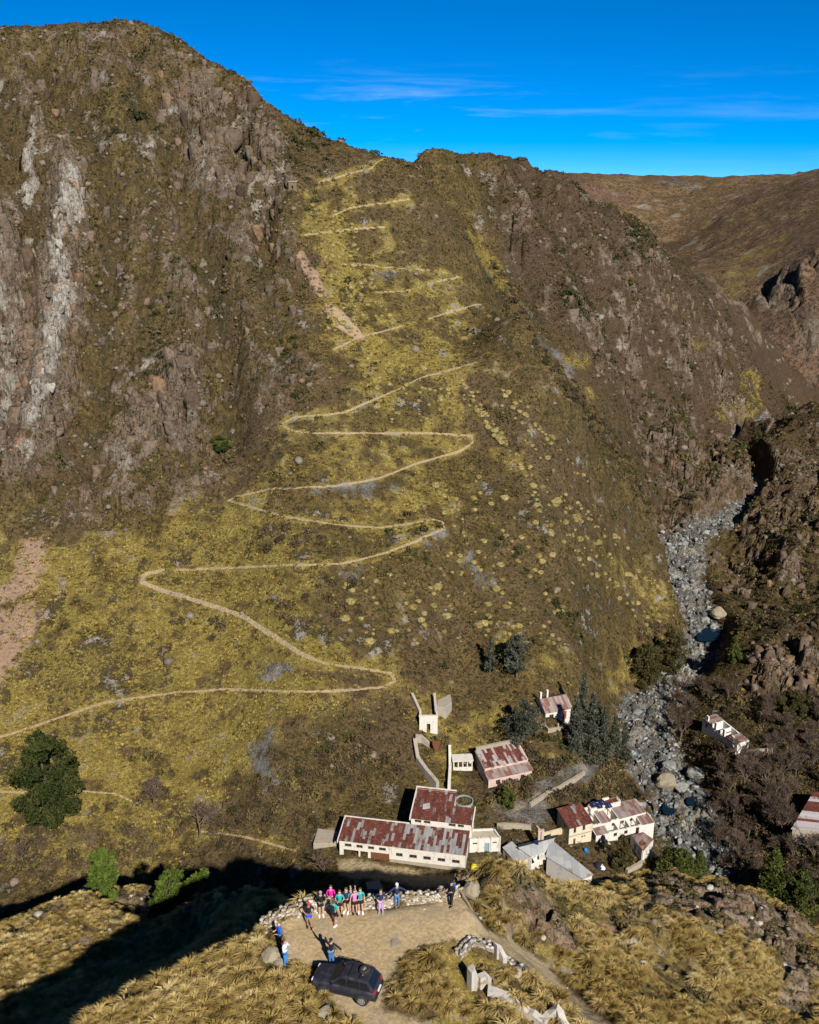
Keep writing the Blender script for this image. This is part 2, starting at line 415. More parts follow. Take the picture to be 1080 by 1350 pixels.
MASKS = ('gold', 'dark', 'rock', 'grey', 'pale', 'scree', 'earth', 'plum')
def grid_mesh(name, X, Y, Z, material, masks):
    ny, nx = X.shape
    me = bpy.data.meshes.new(name)
    me.vertices.add(nx * ny)
    me.vertices.foreach_set('co', np.stack([X, Y, Z], -1).astype(np.float32).ravel())
    i = np.arange(nx * ny).reshape(ny, nx)
    q = np.stack([i[:-1, :-1], i[:-1, 1:], i[1:, 1:], i[1:, :-1]], -1).reshape(-1, 4)
    me.loops.add(q.size); me.polygons.add(len(q))
    me.loops.foreach_set('vertex_index', q.ravel().astype(np.int32))
    me.polygons.foreach_set('loop_start', np.arange(0, q.size, 4, dtype=np.int32))
    me.polygons.foreach_set('loop_total', np.full(len(q), 4, np.int32))
    me.polygons.foreach_set('use_smooth', np.ones(len(q), bool))
    me.update(calc_edges=True)
    for k in MASKS:
        a = me.attributes.new(k, 'FLOAT', 'POINT')
        v = masks.get(k)
        a.data.foreach_set('value', (np.zeros(nx * ny) if v is None else np.asarray(v)).astype(np.float32).ravel())
    o = bpy.data.objects.new(name, me); COL.objects.link(o)
    me.materials.append(material)
    return o
def structure(o): o['kind'] = 'structure'; return o
def stuff(o): o['kind'] = 'stuff'; return o

# ------------------------------------------------------------------ photo marks carried to the ground
def cast(px, py, f, y0, y1, step=.5):
    dx, dy, dz = ray(px, py)
    Y = np.arange(y0, y1, step)
    d = CAMZ + dz / dy * Y - f(dx / dy * Y, Y)
    k = np.nonzero(d < 0)[0]
    if len(k) == 0: return None
    k = k[0]
    if k == 0: y = Y[0]
    else: y = Y[k - 1] + step * d[k - 1] / (d[k - 1] - d[k] + 1e-9)
    return (dx / dy * y, y, float(f(np.array([dx / dy * y]), np.array([y]))[0]))
def on_main(px, py, f=None, y0=128): return cast(px, py, f or G0, y0, 540)
def line_main(pts, y0=128):
    out = []
    for i in range(len(pts) - 1):
        n = max(1, int(math.hypot(pts[i + 1][0] - pts[i][0], pts[i + 1][1] - pts[i][1]) / 14))
        for k in range(n):
            t = k / n
            q = on_main(pts[i][0] * (1 - t) + pts[i + 1][0] * t, pts[i][1] * (1 - t) + pts[i + 1][1] * t, y0=y0)
            if q: out.append(q)
    q = on_main(*pts[-1], y0=y0)
    if q: out.append(q)
    return out
def in_poly(x, y, poly):
    ins = np.zeros(np.shape(x), bool)
    n = len(poly)
    for i in range(n):
        ax, ay = poly[i][:2]; bx, by = poly[(i + 1) % n][:2]
        c = ((ay > y) != (by > y)) & (x < (bx - ax) * (y - ay) / (by - ay + 1e-12) + ax)
        ins ^= c
    return ins
class Masks:
    def __init__(s, X, Y):
        s.X, s.Y = X, Y
        s.m = {k: np.zeros(X.shape) for k in MASKS}
    def patch(s, key, world_poly, v=1.0, soft=2.0, mode='max'):
        """raise a mask inside a ground polygon, fading out over soft metres"""
        P = [q for q in world_poly if q]
        if len(P) < 3: return
        xs = [p[0] for p in P]; ys = [p[1] for p in P]
        sel = (s.X > min(xs) - soft) & (s.X < max(xs) + soft) & (s.Y > min(ys) - soft) & (s.Y < max(ys) + soft)
        x, y = s.X[sel], s.Y[sel]
        if not len(x): return
        ins = in_poly(x, y, P)
        d, _ = seg_dist(x, y, P + [P[0]])
        w = np.where(ins, .5 + .5 * np.clip(d / soft, 0, 1), .5 - .5 * np.clip(d / soft, 0, 1)) * v
        a = s.m[key]
        a[sel] = np.maximum(a[sel], w) if mode == 'max' else (a[sel] * (1 - w) if mode == 'cut' else a[sel] + w)
    def stroke(s, key, poly, w, v=1.0, soft=.6, mode='max'):
        P = [q for q in poly if q]
        if len(P) < 2: return
        xs = [p[0] for p in P]; ys = [p[1] for p in P]; e = w + soft
        sel = (s.X > min(xs) - e) & (s.X < max(xs) + e) & (s.Y > min(ys) - e) & (s.Y < max(ys) + e)
        x, y = s.X[sel], s.Y[sel]
        if not len(x): return
        d, _ = seg_dist(x, y, P)
        k = (1 - sstep(w - soft * .5, w + soft, d)) * v
        a = s.m[key]
        a[sel] = np.maximum(a[sel], k) if mode == 'max' else a[sel] * (1 - k)

# ------------------------------------------------------------------ the valley: main mountain, second ridge, right bank
nyr, nxr = 900, 760
yy = 112 + (560 - 112) * (np.exp(np.linspace(0, 1.25, nyr)) - 1) / (math.exp(1.25) - 1)
uu = np.linspace(-.56, .50, nxr)
MX = uu[None, :] * (yy[:, None] + 60); MY = np.repeat(yy[:, None], nxr, 1)
Z0 = G0(MX, MY)
_, riv, RD, RW = carve(MX, MY, Z0)
M = Masks(MX, MY)
W_ = lambda pts: [on_main(*p) for p in pts]
CLIFF = W_([(-250, 660), (0, 640), (120, 612), (200, 612), (285, 600), (300, 560), (372, 545), (420, 500), (402, 430), (392, 330), (372, 245), (385, 200), (378, 165), (330, 112), (262, 70), (190, 44), (100, 44), (0, 46), (-250, 50)])
M.patch('rock', CLIFF, .46, 6)
M.patch('rock', W_([(205, 110), (300, 105), (370, 170), (388, 250), (350, 300), (300, 260), (230, 240)]), .30, 4, 'add')
M.patch('rock', W_([(185, 500), (235, 470), (275, 500), (280, 598), (215, 602), (120, 600), (130, 560)]), .45, 3, 'add')
M.patch('rock', W_([(0, 290), (45, 300), (40, 470), (20, 590), (0, 600), (-60, 600), (-60, 280)]), .5, 3, 'add')
M.patch('rock', W_([(160, 290), (240, 260), (300, 330), (250, 420), (150, 400)]), .12, 6, 'add')
for poly in ([(22, 215), (48, 170), (52, 240), (40, 262), (25, 240)], ):
    M.patch('pale', W_(poly), 1.0, 1.5)
STREAK = line_main([(100, 250), (88, 300), (80, 350), (88, 400), (76, 440), (70, 490), (58, 545), (40, 604)])
M.stroke('pale', STREAK, 1.9, .95, 2.4)
M.stroke('pale', line_main([(100, 255), (108, 300), (100, 330)]), 1.2, .9, 1.2)
M.stroke('rock', STREAK, 7, .9, 3)
M.patch('pale', W_([(-30, 300), (40, 300), (34, 470), (18, 585), (-30, 590)]), .46, 3)
M.patch('pale', W_([(215, 120), (300, 115), (360, 180), (370, 240), (330, 250), (250, 200)]), .36, 5)
# fan of talus under the crags and pink gravel at far left
M.patch('scree', W_([(0, 770), (30, 690), (75, 700), (60, 760), (48, 850), (20, 900), (0, 910), (-90, 920), (-90, 760)]), .62, 3)
M.patch('rock', W_([(60, 640), (150, 610), (280, 608), (300, 640), (210, 690), (150, 700), (80, 680)]), .42, 4)
M.patch('scree', W_([(432, 394), (446, 404), (470, 428), (480, 444), (470, 446), (440, 428), (428, 408)]), 1.5, .8)
M.patch('earth', W_([(436, 398), (450, 408), (472, 432), (478, 444), (468, 444), (446, 430)]), 1.0, .6)
M.stroke('scree', line_main([(398, 336), (410, 356), (424, 380)]), 1.2, .75, 1.2)
# grass: the lower apron and the strip the trail climbs
M.patch('gold', W_([(-250, 700), (60, 700), (150, 700), (240, 660), (300, 640), (360, 640), (420, 680), (440, 740), (420, 800), (520, 880), (520, 905), (420, 960), (340, 1010), (300, 1090), (200, 1150), (-250, 1180)]), .76, 7)
M.patch('gold', W_([(300, 640), (420, 560), (470, 470), (400, 400), (395, 250), (460, 235), (520, 330), (610, 380), (640, 470), (640, 600), (620, 700), (560, 740), (440, 760), (330, 740)]), .50, 8)
M.patch('gold', W_([(405, 245), (440, 250), (450, 300), (470, 360), (500, 440), (600, 470), (590, 500), (430, 480), (410, 420), (420, 380), (440, 340), (400, 300)]), .34, 4, 'add')
for poly in ([(615, 305), (632, 318), (662, 350), (678, 382), (655, 378), (632, 340)], [(672, 390), (690, 402), (684, 406)], [(943, 540), (965, 515), (1000, 508), (1010, 530), (975, 562), (950, 562)], [(975, 490), (1005, 484), (1005, 510), (975, 515)],
             [(356, 303), (366, 302), (380, 316), (372, 318)], [(738, 475), (780, 478), (775, 492), (745, 488)], [(770, 505), (785, 520), (775, 525)], [(905, 436), (935, 455), (915, 462)]):
    M.patch('gold', W_(poly), 1.3, 2)
for poly in ([(600, 540), (640, 560), (700, 590), (760, 660), (830, 720), (880, 770), (895, 810), (880, 860), (840, 800), (780, 740), (700, 660), (640, 620)], ):
    M.patch('gold', W_(poly), .45, 5)
M.patch('gold', W_([(820, 860), (860, 820), (890, 800), (880, 850), (850, 910), (825, 925), (800, 900)]), .75, 4)
M.patch('gold', W_([(640, 840), (700, 850), (760, 870), (740, 905), (660, 890)]), .6, 4)
M.patch('gold', W_([(520, 905), (640, 910), (690, 960), (640, 1000), (600, 1040), (560, 1030), (540, 960)]), .62, 4)
M.patch('gold', W_([(720, 985), (830, 990), (845, 1050), (760, 1050), (690, 1080), (630, 1070), (680, 1050)]), .42, 3)
M.patch('gold', W_([(900, 330), (1080, 532), (1080, 640), (1010, 600)]), .3, 5)
# dark scrub, on the right bank also shade put into the colour
for poly in ([(640, 620), (720, 660), (800, 740), (850, 800), (820, 850), (760, 850), (700, 800), (640, 740), (600, 700)], [(680, 400), (720, 430), (780, 520), (840, 600), (830, 620), (760, 540)],
             [(380, 950), (500, 910), (540, 960), (545, 1030), (430, 1080), (330, 1100), (340, 1030)], [(330, 690), (420, 700), (440, 730), (340, 735)], [(360, 780), (470, 760), (480, 830), (380, 830)], [(60, 610), (280, 608), (300, 640), (200, 680), (100, 670)],
             [(830, 560), (950, 560), (950, 680), (880, 690), (840, 640)], [(920, 720), (1080, 640), (1080, 830), (980, 850), (940, 800)], [(700, 560), (760, 560), (860, 700), (840, 700)], [(205, 130), (225, 130), (250, 210), (240, 240), (215, 200)]):
    M.patch('dark', W_(poly), .42, 6)
M.patch('dark', W_([(880, 900), (1080, 900), (1180, 1000), (1180, 1220), (900, 1200), (930, 1100), (900, 1000)]), .7, 4)
# rock on the second ridge, by the stream and on the right bank
for poly, v in (([(735, 395), (760, 400), (800, 450), (850, 510), (875, 590), (850, 590), (810, 500), (750, 430)], .6), ([(850, 590), (900, 540), (960, 560), (960, 620), (940, 690), (860, 700)], .62), ([(990, 640), (1080, 560), (1080, 660), (1000, 690)], .5),
                ([(930, 740), (1080, 650), (1080, 720), (960, 780)], .42), ([(985, 870), (1080, 825), (1080, 920), (1020, 915), (990, 930)], .8), ([(700, 250), (850, 310), (930, 400), (1000, 470), (960, 540), (860, 500), (760, 380)], .34)):
    M.patch('rock', W_(poly), v, 4)
# grey shale strips of the trail's retaining walls and bare stony ground
for poly in ([(470, 346), (555, 356), (560, 362), (472, 351)], [(505, 384), (535, 387), (533, 391), (505, 389)], [(575, 368), (610, 366), (608, 371), (580, 374)], [(618, 405), (638, 402), (636, 412), (620, 415)], [(395, 572), (430, 570), (455, 560), (430, 582)],
             [(370, 664), (440, 640), (540, 628), (530, 650), (470, 664)], [(550, 705), (600, 692), (600, 700), (560, 720)], [(440, 750), (490, 745), (480, 760), (450, 770)], [(335, 868), (400, 880), (390, 895), (340, 890)], [(460, 540), (500, 520), (480, 545)],
             [(610, 700), (650, 760), (640, 800), (620, 760)], [(330, 985), (360, 960), (370, 1040), (340, 1060)], [(700, 450), (730, 460), (760, 490), (740, 490)], [(690, 1030), (800, 1010), (790, 1040), (700, 1060)], [(640, 1060), (720, 1040), (720, 1090), (640, 1090)]):
    M.patch('grey', W_(poly), .62, 1.5)
M.m['dark'] = np.maximum(M.m['dark'], .44 * sstep(.54, .62, fbm(MX / 8, MY / 10, 3, 160)))
for _pl in ([(943, 540), (965, 515), (1000, 508), (1010, 530), (975, 562), (950, 562)], [(615, 305), (632, 318), (662, 350), (678, 382), (655, 378), (632, 340)], [(738, 475), (780, 478), (775, 492), (745, 488)]):
    M.patch('dark', W_(_pl), 1, 1.5, 'cut'); M.patch('rock', W_(_pl), 1, 1.5, 'cut')
M.m['grey'] = np.maximum(M.m['grey'], riv * 1.25); M.m['pale'] = np.maximum(M.m['pale'], riv * .62 * sstep(.42, .6, fbm(MX / 4, MY / 6, 3, 161)))
M.m['gold'] *= (1 - np.clip(riv * 1.3, 0, 1)); M.m['dark'] *= (1 - np.clip(riv * 1.3, 0, 1))
# the yard round the buildings
M.patch('earth', W_([(440, 1128), (616, 1152), (640, 1165), (560, 1175), (440, 1160)]), .62, 1.5)
M.patch('earth', W_([(640, 1040), (720, 1030), (800, 1012), (806, 1018), (730, 1050), (700, 1070), (660, 1090), (625, 1095), (625, 1080)]), .42, 1.5)
M.patch('earth', W_([(615, 1125), (665, 1120), (662, 1150), (620, 1160)]), .45, 1.5)
M.patch('earth', W_([(745, 1130), (790, 1110), (830, 1130), (850, 1150), (760, 1165)]), .40, 1.5)
# the zigzag trail
TRAIL = [[(-40, 985), (75, 948), (140, 926), (230, 912), (300, 908), (380, 913), (440, 911), (500, 906), (521, 897), (515, 887), (480, 881), (430, 876), (395, 862), (360, 838), (320, 812), (270, 795), (215, 779), (187, 768), (190, 758), (215, 752)],
         [(230, 752), (330, 747), (450, 744), (500, 732), (550, 714), (585, 697), (585, 689), (572, 685)], [(572, 685), (548, 690), (500, 696), (440, 692), (380, 682), (330, 669), (301, 659), (310, 655), (360, 645), (440, 642), (500, 632), (550, 612), (600, 597), (624, 583), (622, 574), (560, 572), (480, 572), (420, 572), (385, 568), (370, 560), (390, 550), (430, 548), (455, 545), (500, 525), (560, 497), (628, 478)],
         [(330, 669), (332, 680), (326, 700)], [(440, 461), (470, 445), (530, 430)], [(565, 421), (600, 410), (634, 402)], [(495, 385), (540, 383)], [(470, 346), (540, 355), (570, 356)], [(575, 372), (610, 366)], [(400, 310), (450, 303), (508, 298)], [(435, 285), (460, 274), (540, 262)],
         [(420, 240), (450, 232), (490, 222), (508, 208)], [(-40, 1042), (30, 1044), (100, 1042), (150, 1045), (185, 1060)], [(260, 1095), (320, 1103), (390, 1122)], [(555, 1000), (700, 985)]]
TRW = [.18, .15, .15, .08, .15, .14, .12, .12, .12, .14, .14, .15, .12, .12, .0]
TRACKS = [line_main(t) for t in TRAIL]
LINKS = [line_main(t) for t in ([(508, 208), (480, 228), (435, 243), (405, 250)], [(435, 285), (420, 300), (400, 310)], [(508, 298), (520, 320), (470, 346)], [(570, 356), (612, 366)], [(575, 372), (540, 383)], [(495, 385), (470, 392), (520, 400), (600, 410)], [(565, 421), (530, 430)], [(440, 461), (470, 475), (560, 474), (628, 478)])]
for t in LINKS:
    M.stroke('gold', t, .6, .75, 1.0); M.stroke('earth', t, .07, .66, .42)
for t, w in zip(TRACKS, TRW):
    M.stroke('earth', t, w, .86 if w > .09 else .62, .42)
    M.stroke('dark', t, w + .5, 1.0, .8, 'cut'); M.stroke('rock', t, w + .5, 1, .8, 'cut')
    M.stroke('gold', t, w + .9, .60, 1.4)
M.stroke('earth', TRACKS[0][44:], .32, 1.0, .4)

# relief: broken ledges on the cliffs, hummocks on the grass
rk = np.clip(M.m['rock'] + .5 * M.m['pale'], 0, 1.2)
led = ridged(MX / 9.0 + .25 * vnoise(MX / 5, MY / 5, 3), MY / 26.0, 4, 5) - .55
v1, e1 = cells(MX / 4.4 + fbm(MX / 8, MY / 8, 2, 60), MY / 5.6, 4)
v2, e2 = cells(MX / 1.9 + .5 * vnoise(MX, MY, 61), MY / 2.1, 9)
cliff = np.clip(rk * 1.15, 0, 1)
DZ = cliff * (9.0 * (ridged(MX / 21 + .5 * fbm(MX / 15, MY / 20, 2, 62), MY / 55, 2, 63) - .6) + 5.0 * led + 2.6 * (v1 - .5) - 1.2 * (1 - sstep(0, .16, e1)) + .9 * (v2 - .5) - .5 * (1 - sstep(0, .2, e2)))
DZ += (1 - cliff * .5) * (2.2 * (fbm(MX / 22, MY / 30, 3, 12) - .5) + .9 * (fbm(MX / 4, MY / 5, 4, 15) - .5))
M.m['pale'] *= .62 + .75 * (fbm(MX / 2.5, MY / 6, 3, 140) - .3)
DZ += 2.0 * np.clip(M.m['pale'], 0, 1)
crag = np.clip(rk * 1.3, 0, 1) * sstep(.40, .60, fbm(MX / 13, MY / 20, 3, 150) + .25 * (rk - .5))
fin = ridged(MX / 3.4 + .6 * fbm(MX / 6, MY / 9, 2, 151), MY / 13, 2, 152)
DZ += crag * (2.6 * (fin - .5) - 2.6 * (1 - sstep(0, .07, e1)) - 1.2 * (1 - sstep(0, .09, e2)))
hq = (Z0 + DZ) / 5.5 + 1.6 * fbm(MX / 9, MY / 12, 3, 153); fr_ = hq - np.floor(hq)
DZ += np.clip(crag + .25 * cliff, 0, 1) * 5.5 * .85 * (sstep(.42, .80, fr_) - fr_) * (fbm(MX / 5, MY / 5, 2, 154) + .35)
# dark cleft at far left
cl = line_main([(38, 310), (36, 360), (38, 420), (26, 500), (14, 560)]); d, _ = seg_dist(MX, MY, cl); DZ -= 6.0 * (1 - sstep(.5, 3.2, d))
cl = line_main([(14, 350), (6, 430), (12, 500)]); d, _ = seg_dist(MX, MY, cl); DZ -= 4.0 * (1 - sstep(.4, 2.0, d))
cl = line_main([(92, 430), (88, 480), (80, 520)]); d, _ = seg_dist(MX, MY, cl); DZ -= 3.5 * (1 - sstep(.3, 1.8, d))
# gullies running down between the crags
for ln, dp, wd in (([(205, 115), (232, 230), (268, 330), (300, 450), (305, 560)], 6.0, 4.5), ([(386, 190), (352, 262), (342, 360), (372, 470)], 4.5, 4.0), ([(50, 70), (118, 170), (152, 300), (134, 440), (122, 590)], 6.5, 5.0), ([(300, 110), (322, 200), (352, 300), (398, 380)], 4.0, 3.5), ([(180, 60), (170, 160), (205, 300), (190, 420), (180, 500)], 4.0, 4.0), ([(0, 120), (20, 220), (46, 300)], 4.0, 4.0),
                   ([(700, 235), (760, 330), (800, 430), (840, 540), (868, 640)], 6.0, 7.0), ([(800, 290), (860, 400), (900, 500), (930, 580)], 5.0, 6.0), ([(640, 240), (680, 330), (720, 420)], 4.0, 6.0)):
    P_ = line_main(ln); d, _ = seg_dist(MX + 2.2 * (fbm(MX / 6, MY / 6, 2, 180) - .5), MY, P_); k_ = np.exp(-(d / wd) ** 2)
    DZ -= dp * k_; DZ += .45 * dp * np.exp(-((d - 2.1 * wd) / wd) ** 2) * np.clip(cliff + .6 * sstep(290, 320, MY), 0, 1)
    M.m['dark'] = np.maximum(M.m['dark'], .62 * k_); M.m['rock'] *= 1 - .7 * k_
# second ridge gullies
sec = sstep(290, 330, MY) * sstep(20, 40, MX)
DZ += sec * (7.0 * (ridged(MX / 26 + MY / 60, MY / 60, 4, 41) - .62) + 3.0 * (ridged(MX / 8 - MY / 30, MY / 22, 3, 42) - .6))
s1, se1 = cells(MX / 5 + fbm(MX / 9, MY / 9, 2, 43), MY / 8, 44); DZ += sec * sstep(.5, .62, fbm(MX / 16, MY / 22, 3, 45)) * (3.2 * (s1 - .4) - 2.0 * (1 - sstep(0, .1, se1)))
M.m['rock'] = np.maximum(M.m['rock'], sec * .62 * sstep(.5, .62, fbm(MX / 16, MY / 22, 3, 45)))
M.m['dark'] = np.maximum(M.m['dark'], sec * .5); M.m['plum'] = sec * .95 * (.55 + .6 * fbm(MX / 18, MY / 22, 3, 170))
rb = sstep(90, 105, MX) * sstep(200, 240, MY) * (1 - sstep(330, 380, MY))
DZ += rb * (8.5 * (ridged(MX / 20 - MY / 40, MY / 34, 4, 77) - .64) + 2.5 * (ridged(MX / 6, MY / 8, 3, 78) - .6))
s1, se1 = cells(MX / 4 + fbm(MX / 9, MY / 9, 2, 46), MY / 5, 47); q_ = rb * sstep(.50, .62, fbm(MX / 12, MY / 14, 3, 48)); DZ += q_ * (2.8 * (s1 - .4) - 1.6 * (1 - sstep(0, .1, se1)))
M.m['rock'] = np.maximum(M.m['rock'], .6 * q_); M.m['dark'] = np.maximum(M.m['dark'], rb * .34)  # whole right bank darkened: shade painted into the ground colour as scrub
# village, tracks and stream stay calm
vil = sstep(-25, -14, MX) * (1 - sstep(58, 66, MX)) * (1 - sstep(166, 180, MY + .0 * MX))
vil = np.maximum(vil, .85 * (1 - sstep(122, 138, MY)))
DZ += cliff * (.35 * (fbm(MX / 1.1, MY / 1.4, 3, 156) - .5) + .45 * (cells(MX / 1.0, MY / 1.05, 157)[0] - .5))
DZ *= (1 - .93 * vil)
DZ *= (1 - np.clip(riv * 1.2, 0, 1) * .8)
rb_, re_ = cells(MX / 2.2, MY / 3.0, 33); rb2, re2 = cells(MX / .9, MY / 1.2, 35)
DZ += np.clip(riv * 1.4, 0, 1) * (1.6 * (rb_ - .45) + .8 * (rb2 - .5) - .7 * (1 - sstep(0, .15, re_)))
for t in TRACKS:
    d, _ = seg_dist(MX[:, :], MY, t[::2] + t[-1:])
    DZ *= .35 + .65 * sstep(.5, 4, d)
MZ = Z0 + DZ
M.m['earth'] *= 1
HILL = hillside_material('hillside')
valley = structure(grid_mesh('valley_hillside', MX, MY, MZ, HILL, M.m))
_rq = np.maximum(M.m['rock'], M.m['pale'])[:-1, :-1].ravel() > .38        # broken rock keeps its edges
valley.data.polygons.foreach_set('use_smooth', ~_rq)
def G_main(x, y):
    """height of the finished valley mesh"""
    x = np.asarray(x, float); y = np.asarray(y, float)
    t = (np.log((y - 112) * (math.exp(1.25) - 1) / (560 - 112) + 1) / 1.25) * (nyr - 1)
    s = (x / (y + 60) + .56) / 1.06 * (nxr - 1)
    t = np.clip(np.nan_to_num(t), 0, nyr - 1.001); s = np.clip(s, 0, nxr - 1.001)
    i = t.astype(int); j = s.astype(int); a = t - i; c = s - j
    return (MZ[i, j] * (1 - c) + MZ[i, j + 1] * c) * (1 - a) + (MZ[i + 1, j] * (1 - c) + MZ[i + 1, j + 1] * c) * a
def mval(key, x, y):
    t = (np.log((y - 112) * (math.exp(1.25) - 1) / (560 - 112) + 1) / 1.25) * (nyr - 1); s = (x / (y + 60) + .56) / 1.06 * (nxr - 1)
    return M.m[key][np.clip(np.nan_to_num(t), 0, nyr - 1).astype(int), np.clip(s, 0, nxr - 1).astype(int)]

# ------------------------------------------------------------------ far hills
FC = [pt(*s) for s in ((300, 230, 1250), (560, 213, 1200), (605, 212, 1200), (640, 223, 1200), (724, 225, 1150), (780, 233, 1250), (850, 238, 1300), (930, 243, 1350), (1000, 241, 1300),
      (750, 260, 950), (850, 282, 950), (900, 312, 880), (880, 338, 780), (1080, 228, 820), (1022, 256, 820), (962, 275, 830), (930, 298, 830), (1000, 320, 690), (1000, 392, 560), (1080, 318, 590),
      (1080, 380, 530), (1060, 450, 500), (985, 398, 570), (940, 368, 620), (960, 340, 680), (1200, 190, 800), (1300, 300, 560), (1050, 330, 610), (1040, 358, 575))]
FC += [(0, 700, 40), (-300, 900, 50), (-500, 1300, 110), (200, 480, 8), (140, 470, 2), (120, 560, 8), (60, 560, 5), (400, 460, 60), (-200, 600, 0), (300, 2200, 20), (-300, 2200, 20), (900, 2200, 40), (900, 1300, 110), (150, 1600, 60), (500, 1700, 60)]
far_plate = Plate(FC, 1e-3)
fy = 440 + (2300 - 440) * (np.exp(np.linspace(0, 1.9, 420)) - 1) / (math.exp(1.9) - 1)
fu = np.linspace(-.32, .60, 520)
FX = fu[None, :] * fy[:, None]; FY = np.repeat(fy[:, None], 520, 1)
GF = Grid(-760, 1400, 430, 2310, 12, far_plate)
FZ = GF(FX, FY)
fz0 = FZ.copy()
FZ = FZ + 11 * (ridged(FX / 120, FY / 160, 4, 91) - .68) * sstep(480, 700, FY) + 5 * (fbm(FX / 30, FY / 40, 4, 92) - .5) + 2.0 * (fbm(FX / 7, FY / 9, 3, 93) - .5)
FM = Masks(FX, FY)
on_far = lambda px, py: cast(px, py, GF, 445, 2200, 2.0)
WF = lambda pts: [on_far(*p) for p in pts]
FM.patch('gold', WF([(930, 300), (975, 270), (1020, 260), (1000, 300), (955, 310)]), .4, 25)
FM.patch('gold', WF([(930, 360), (1000, 325), (1080, 265), (1080, 300), (1020, 350), (960, 395)]), .5, 18)
FM.patch('gold', WF([(930, 285), (945, 288), (940, 300), (932, 302)]), .6, 8)
FM.patch('dark', WF([(620, 240), (760, 240), (860, 290), (850, 300), (760, 270)]), .2, 30)
FM.patch('grey', WF([(870, 238), (905, 240), (915, 250), (880, 246)]), .75, 16)
FM.patch('pale', WF([(830, 268), (870, 262), (880, 270), (850, 276)]), .22, 16)
FM.patch('rock', WF([(988, 398), (1010, 375), (1040, 355), (1080, 325), (1080, 350), (1050, 380), (1060, 400), (1080, 400), (1080, 470), (1060, 460), (1045, 410), (1010, 400)]), .95, 5)
FM.m['plum'] = .45 * sstep(.35, .65, fbm(FX / 90, FY / 110, 3, 171))
fr = np.clip(FM.m['rock'], 0, 1)
c1, ce = cells(FX / 14 + .4 * vnoise(FX / 9, FY / 9, 3), FY / 26, 71); c2, _ = cells(FX / 5, FY / 8, 72)
FZ += fr * (13 * (c1 - .35) + 4 * (c2 - .5) - 5 * (1 - sstep(0, .2, ce)))
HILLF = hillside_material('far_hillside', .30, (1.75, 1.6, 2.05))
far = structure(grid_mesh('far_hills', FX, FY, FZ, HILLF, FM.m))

# ------------------------------------------------------------------ the near knob with the terrace
GN = Grid(-105, 105, 18, 142, .6, near_plate)
nyn, nxn = 760, 900
yn = 24 + (140 - 24) * (np.exp(np.linspace(0, 1.5, nyn)) - 1) / (math.exp(1.5) - 1)
un = np.linspace(-.62, .62, nxn)
NX = un[None, :] * (yn[:, None] + 18); NY = np.repeat(yn[:, None], nxn, 1)
NZ0 = GN(NX, NY)
K = Masks(NX, NY)
WN = lambda pts: [cast(px, py, GN, 30, 120, .25) for px, py in pts]
TERR = WN([(362, 1222), (390, 1203), (420, 1196), (500, 1195), (560, 1189), (600, 1184), (640, 1215), (700, 1262), (745, 1310), (780, 1352), (840, 1420), (740, 1420), (610, 1420), (500, 1400), (430, 1340), (420, 1300), (372, 1275)])
PAD = [q for q in TERR[:6]] + WN([(640, 1225), (600, 1262), (590, 1400), (440, 1400), (424, 1310), (372, 1278)])
padw = np.zeros(NX.shape)
_t = Masks(NX, NY); _t.patch('earth', PAD, 1.0, 1.6); padw = sstep(.4, .85, _t.m['earth'])
K.patch('earth', WN([(362, 1222), (390, 1203), (420, 1196), (500, 1195), (560, 1189), (600, 1184), (632, 1210), (600, 1240), (540, 1262), (520, 1290), (512, 1330), (600, 1360), (620, 1420), (500, 1420), (440, 1340), (425, 1300), (420, 1278), (372, 1275)]), .75, 1.0)
K.stroke('earth', WN([(600, 1215), (650, 1240), (700, 1268), (745, 1310), (790, 1360), (830, 1410)]), 1.2, .62, 1.3)
K.m['gold'][:] = .60
K.m['rock'] = .36 * sstep(.54, .68, fbm(NX / 7, NY / 7, 4, 21))
K.patch('rock', WN([(840, 1185), (905, 1175), (960, 1168), (1000, 1185), (1050, 1215), (1078, 1255), (1078, 1345), (1040, 1330), (1020, 1260), (960, 1230), (900, 1215)]), .85, 2.0, 'add')
K.patch('rock', WN([(700, 1158), (840, 1180), (905, 1225), (900, 1290), (800, 1240), (700, 1195)]), .42, 2.0, 'add')
K.patch('rock', WN([(640, 1200), (700, 1195), (760, 1240), (780, 1290), (720, 1265), (660, 1235)]), .30, 1.5, 'add')
K.patch('rock', WN([(690, 1160), (740, 1175), (730, 1195), (690, 1185)]), .3, 2.0, 'add')
K.m['rock'] *= (1 - np.clip(K.m['earth'] * 1.6, 0, 1)); K.m['gold'] *= (1 - np.clip(K.m['earth'] * 1.4, 0, 1))
K.m['rock'] = np.maximum(K.m['rock'], sstep(60, 80, NY) * (1 - sstep(.46, .56, fbm(NX / 6, NY / 6, 3, 29))) * .6)
kr = np.clip(K.m['rock'] * 1.3, 0, 1)
w1, we = cells(NX / 1.7 + .4 * vnoise(NX, NY, 8), NY / 1.9, 14); w2, we2 = cells(NX / .6, NY / .7, 15)
ND = kr * (1.5 * (w1 - .4) - .5 * (1 - sstep(0, .18, we)) + .35 * (w2 - .5)) + 1.1 * (fbm(NX / 7, NY / 7, 4, 24) - .5) + .28 * (fbm(NX / 1.2, NY / 1.2, 3, 25) - .5)
ND = np.maximum(ND, -.45); ND *= (1 - padw)
ND += padw * (.10 * (fbm(NX / 1.4, NY / 1.4, 4, 26) - .5) + .16 * (fbm(NX / 4, NY / 4, 3, 27) - .5))
NZ = NZ0 + ND
TZ = 75.9
RIM = [ptz(px, py, 76) for px, py in ((300, 1262), (350, 1228), (366, 1216), (390, 1202), (420, 1195), (500, 1193), (560, 1187), (592, 1182), (640, 1165), (700, 1160))]
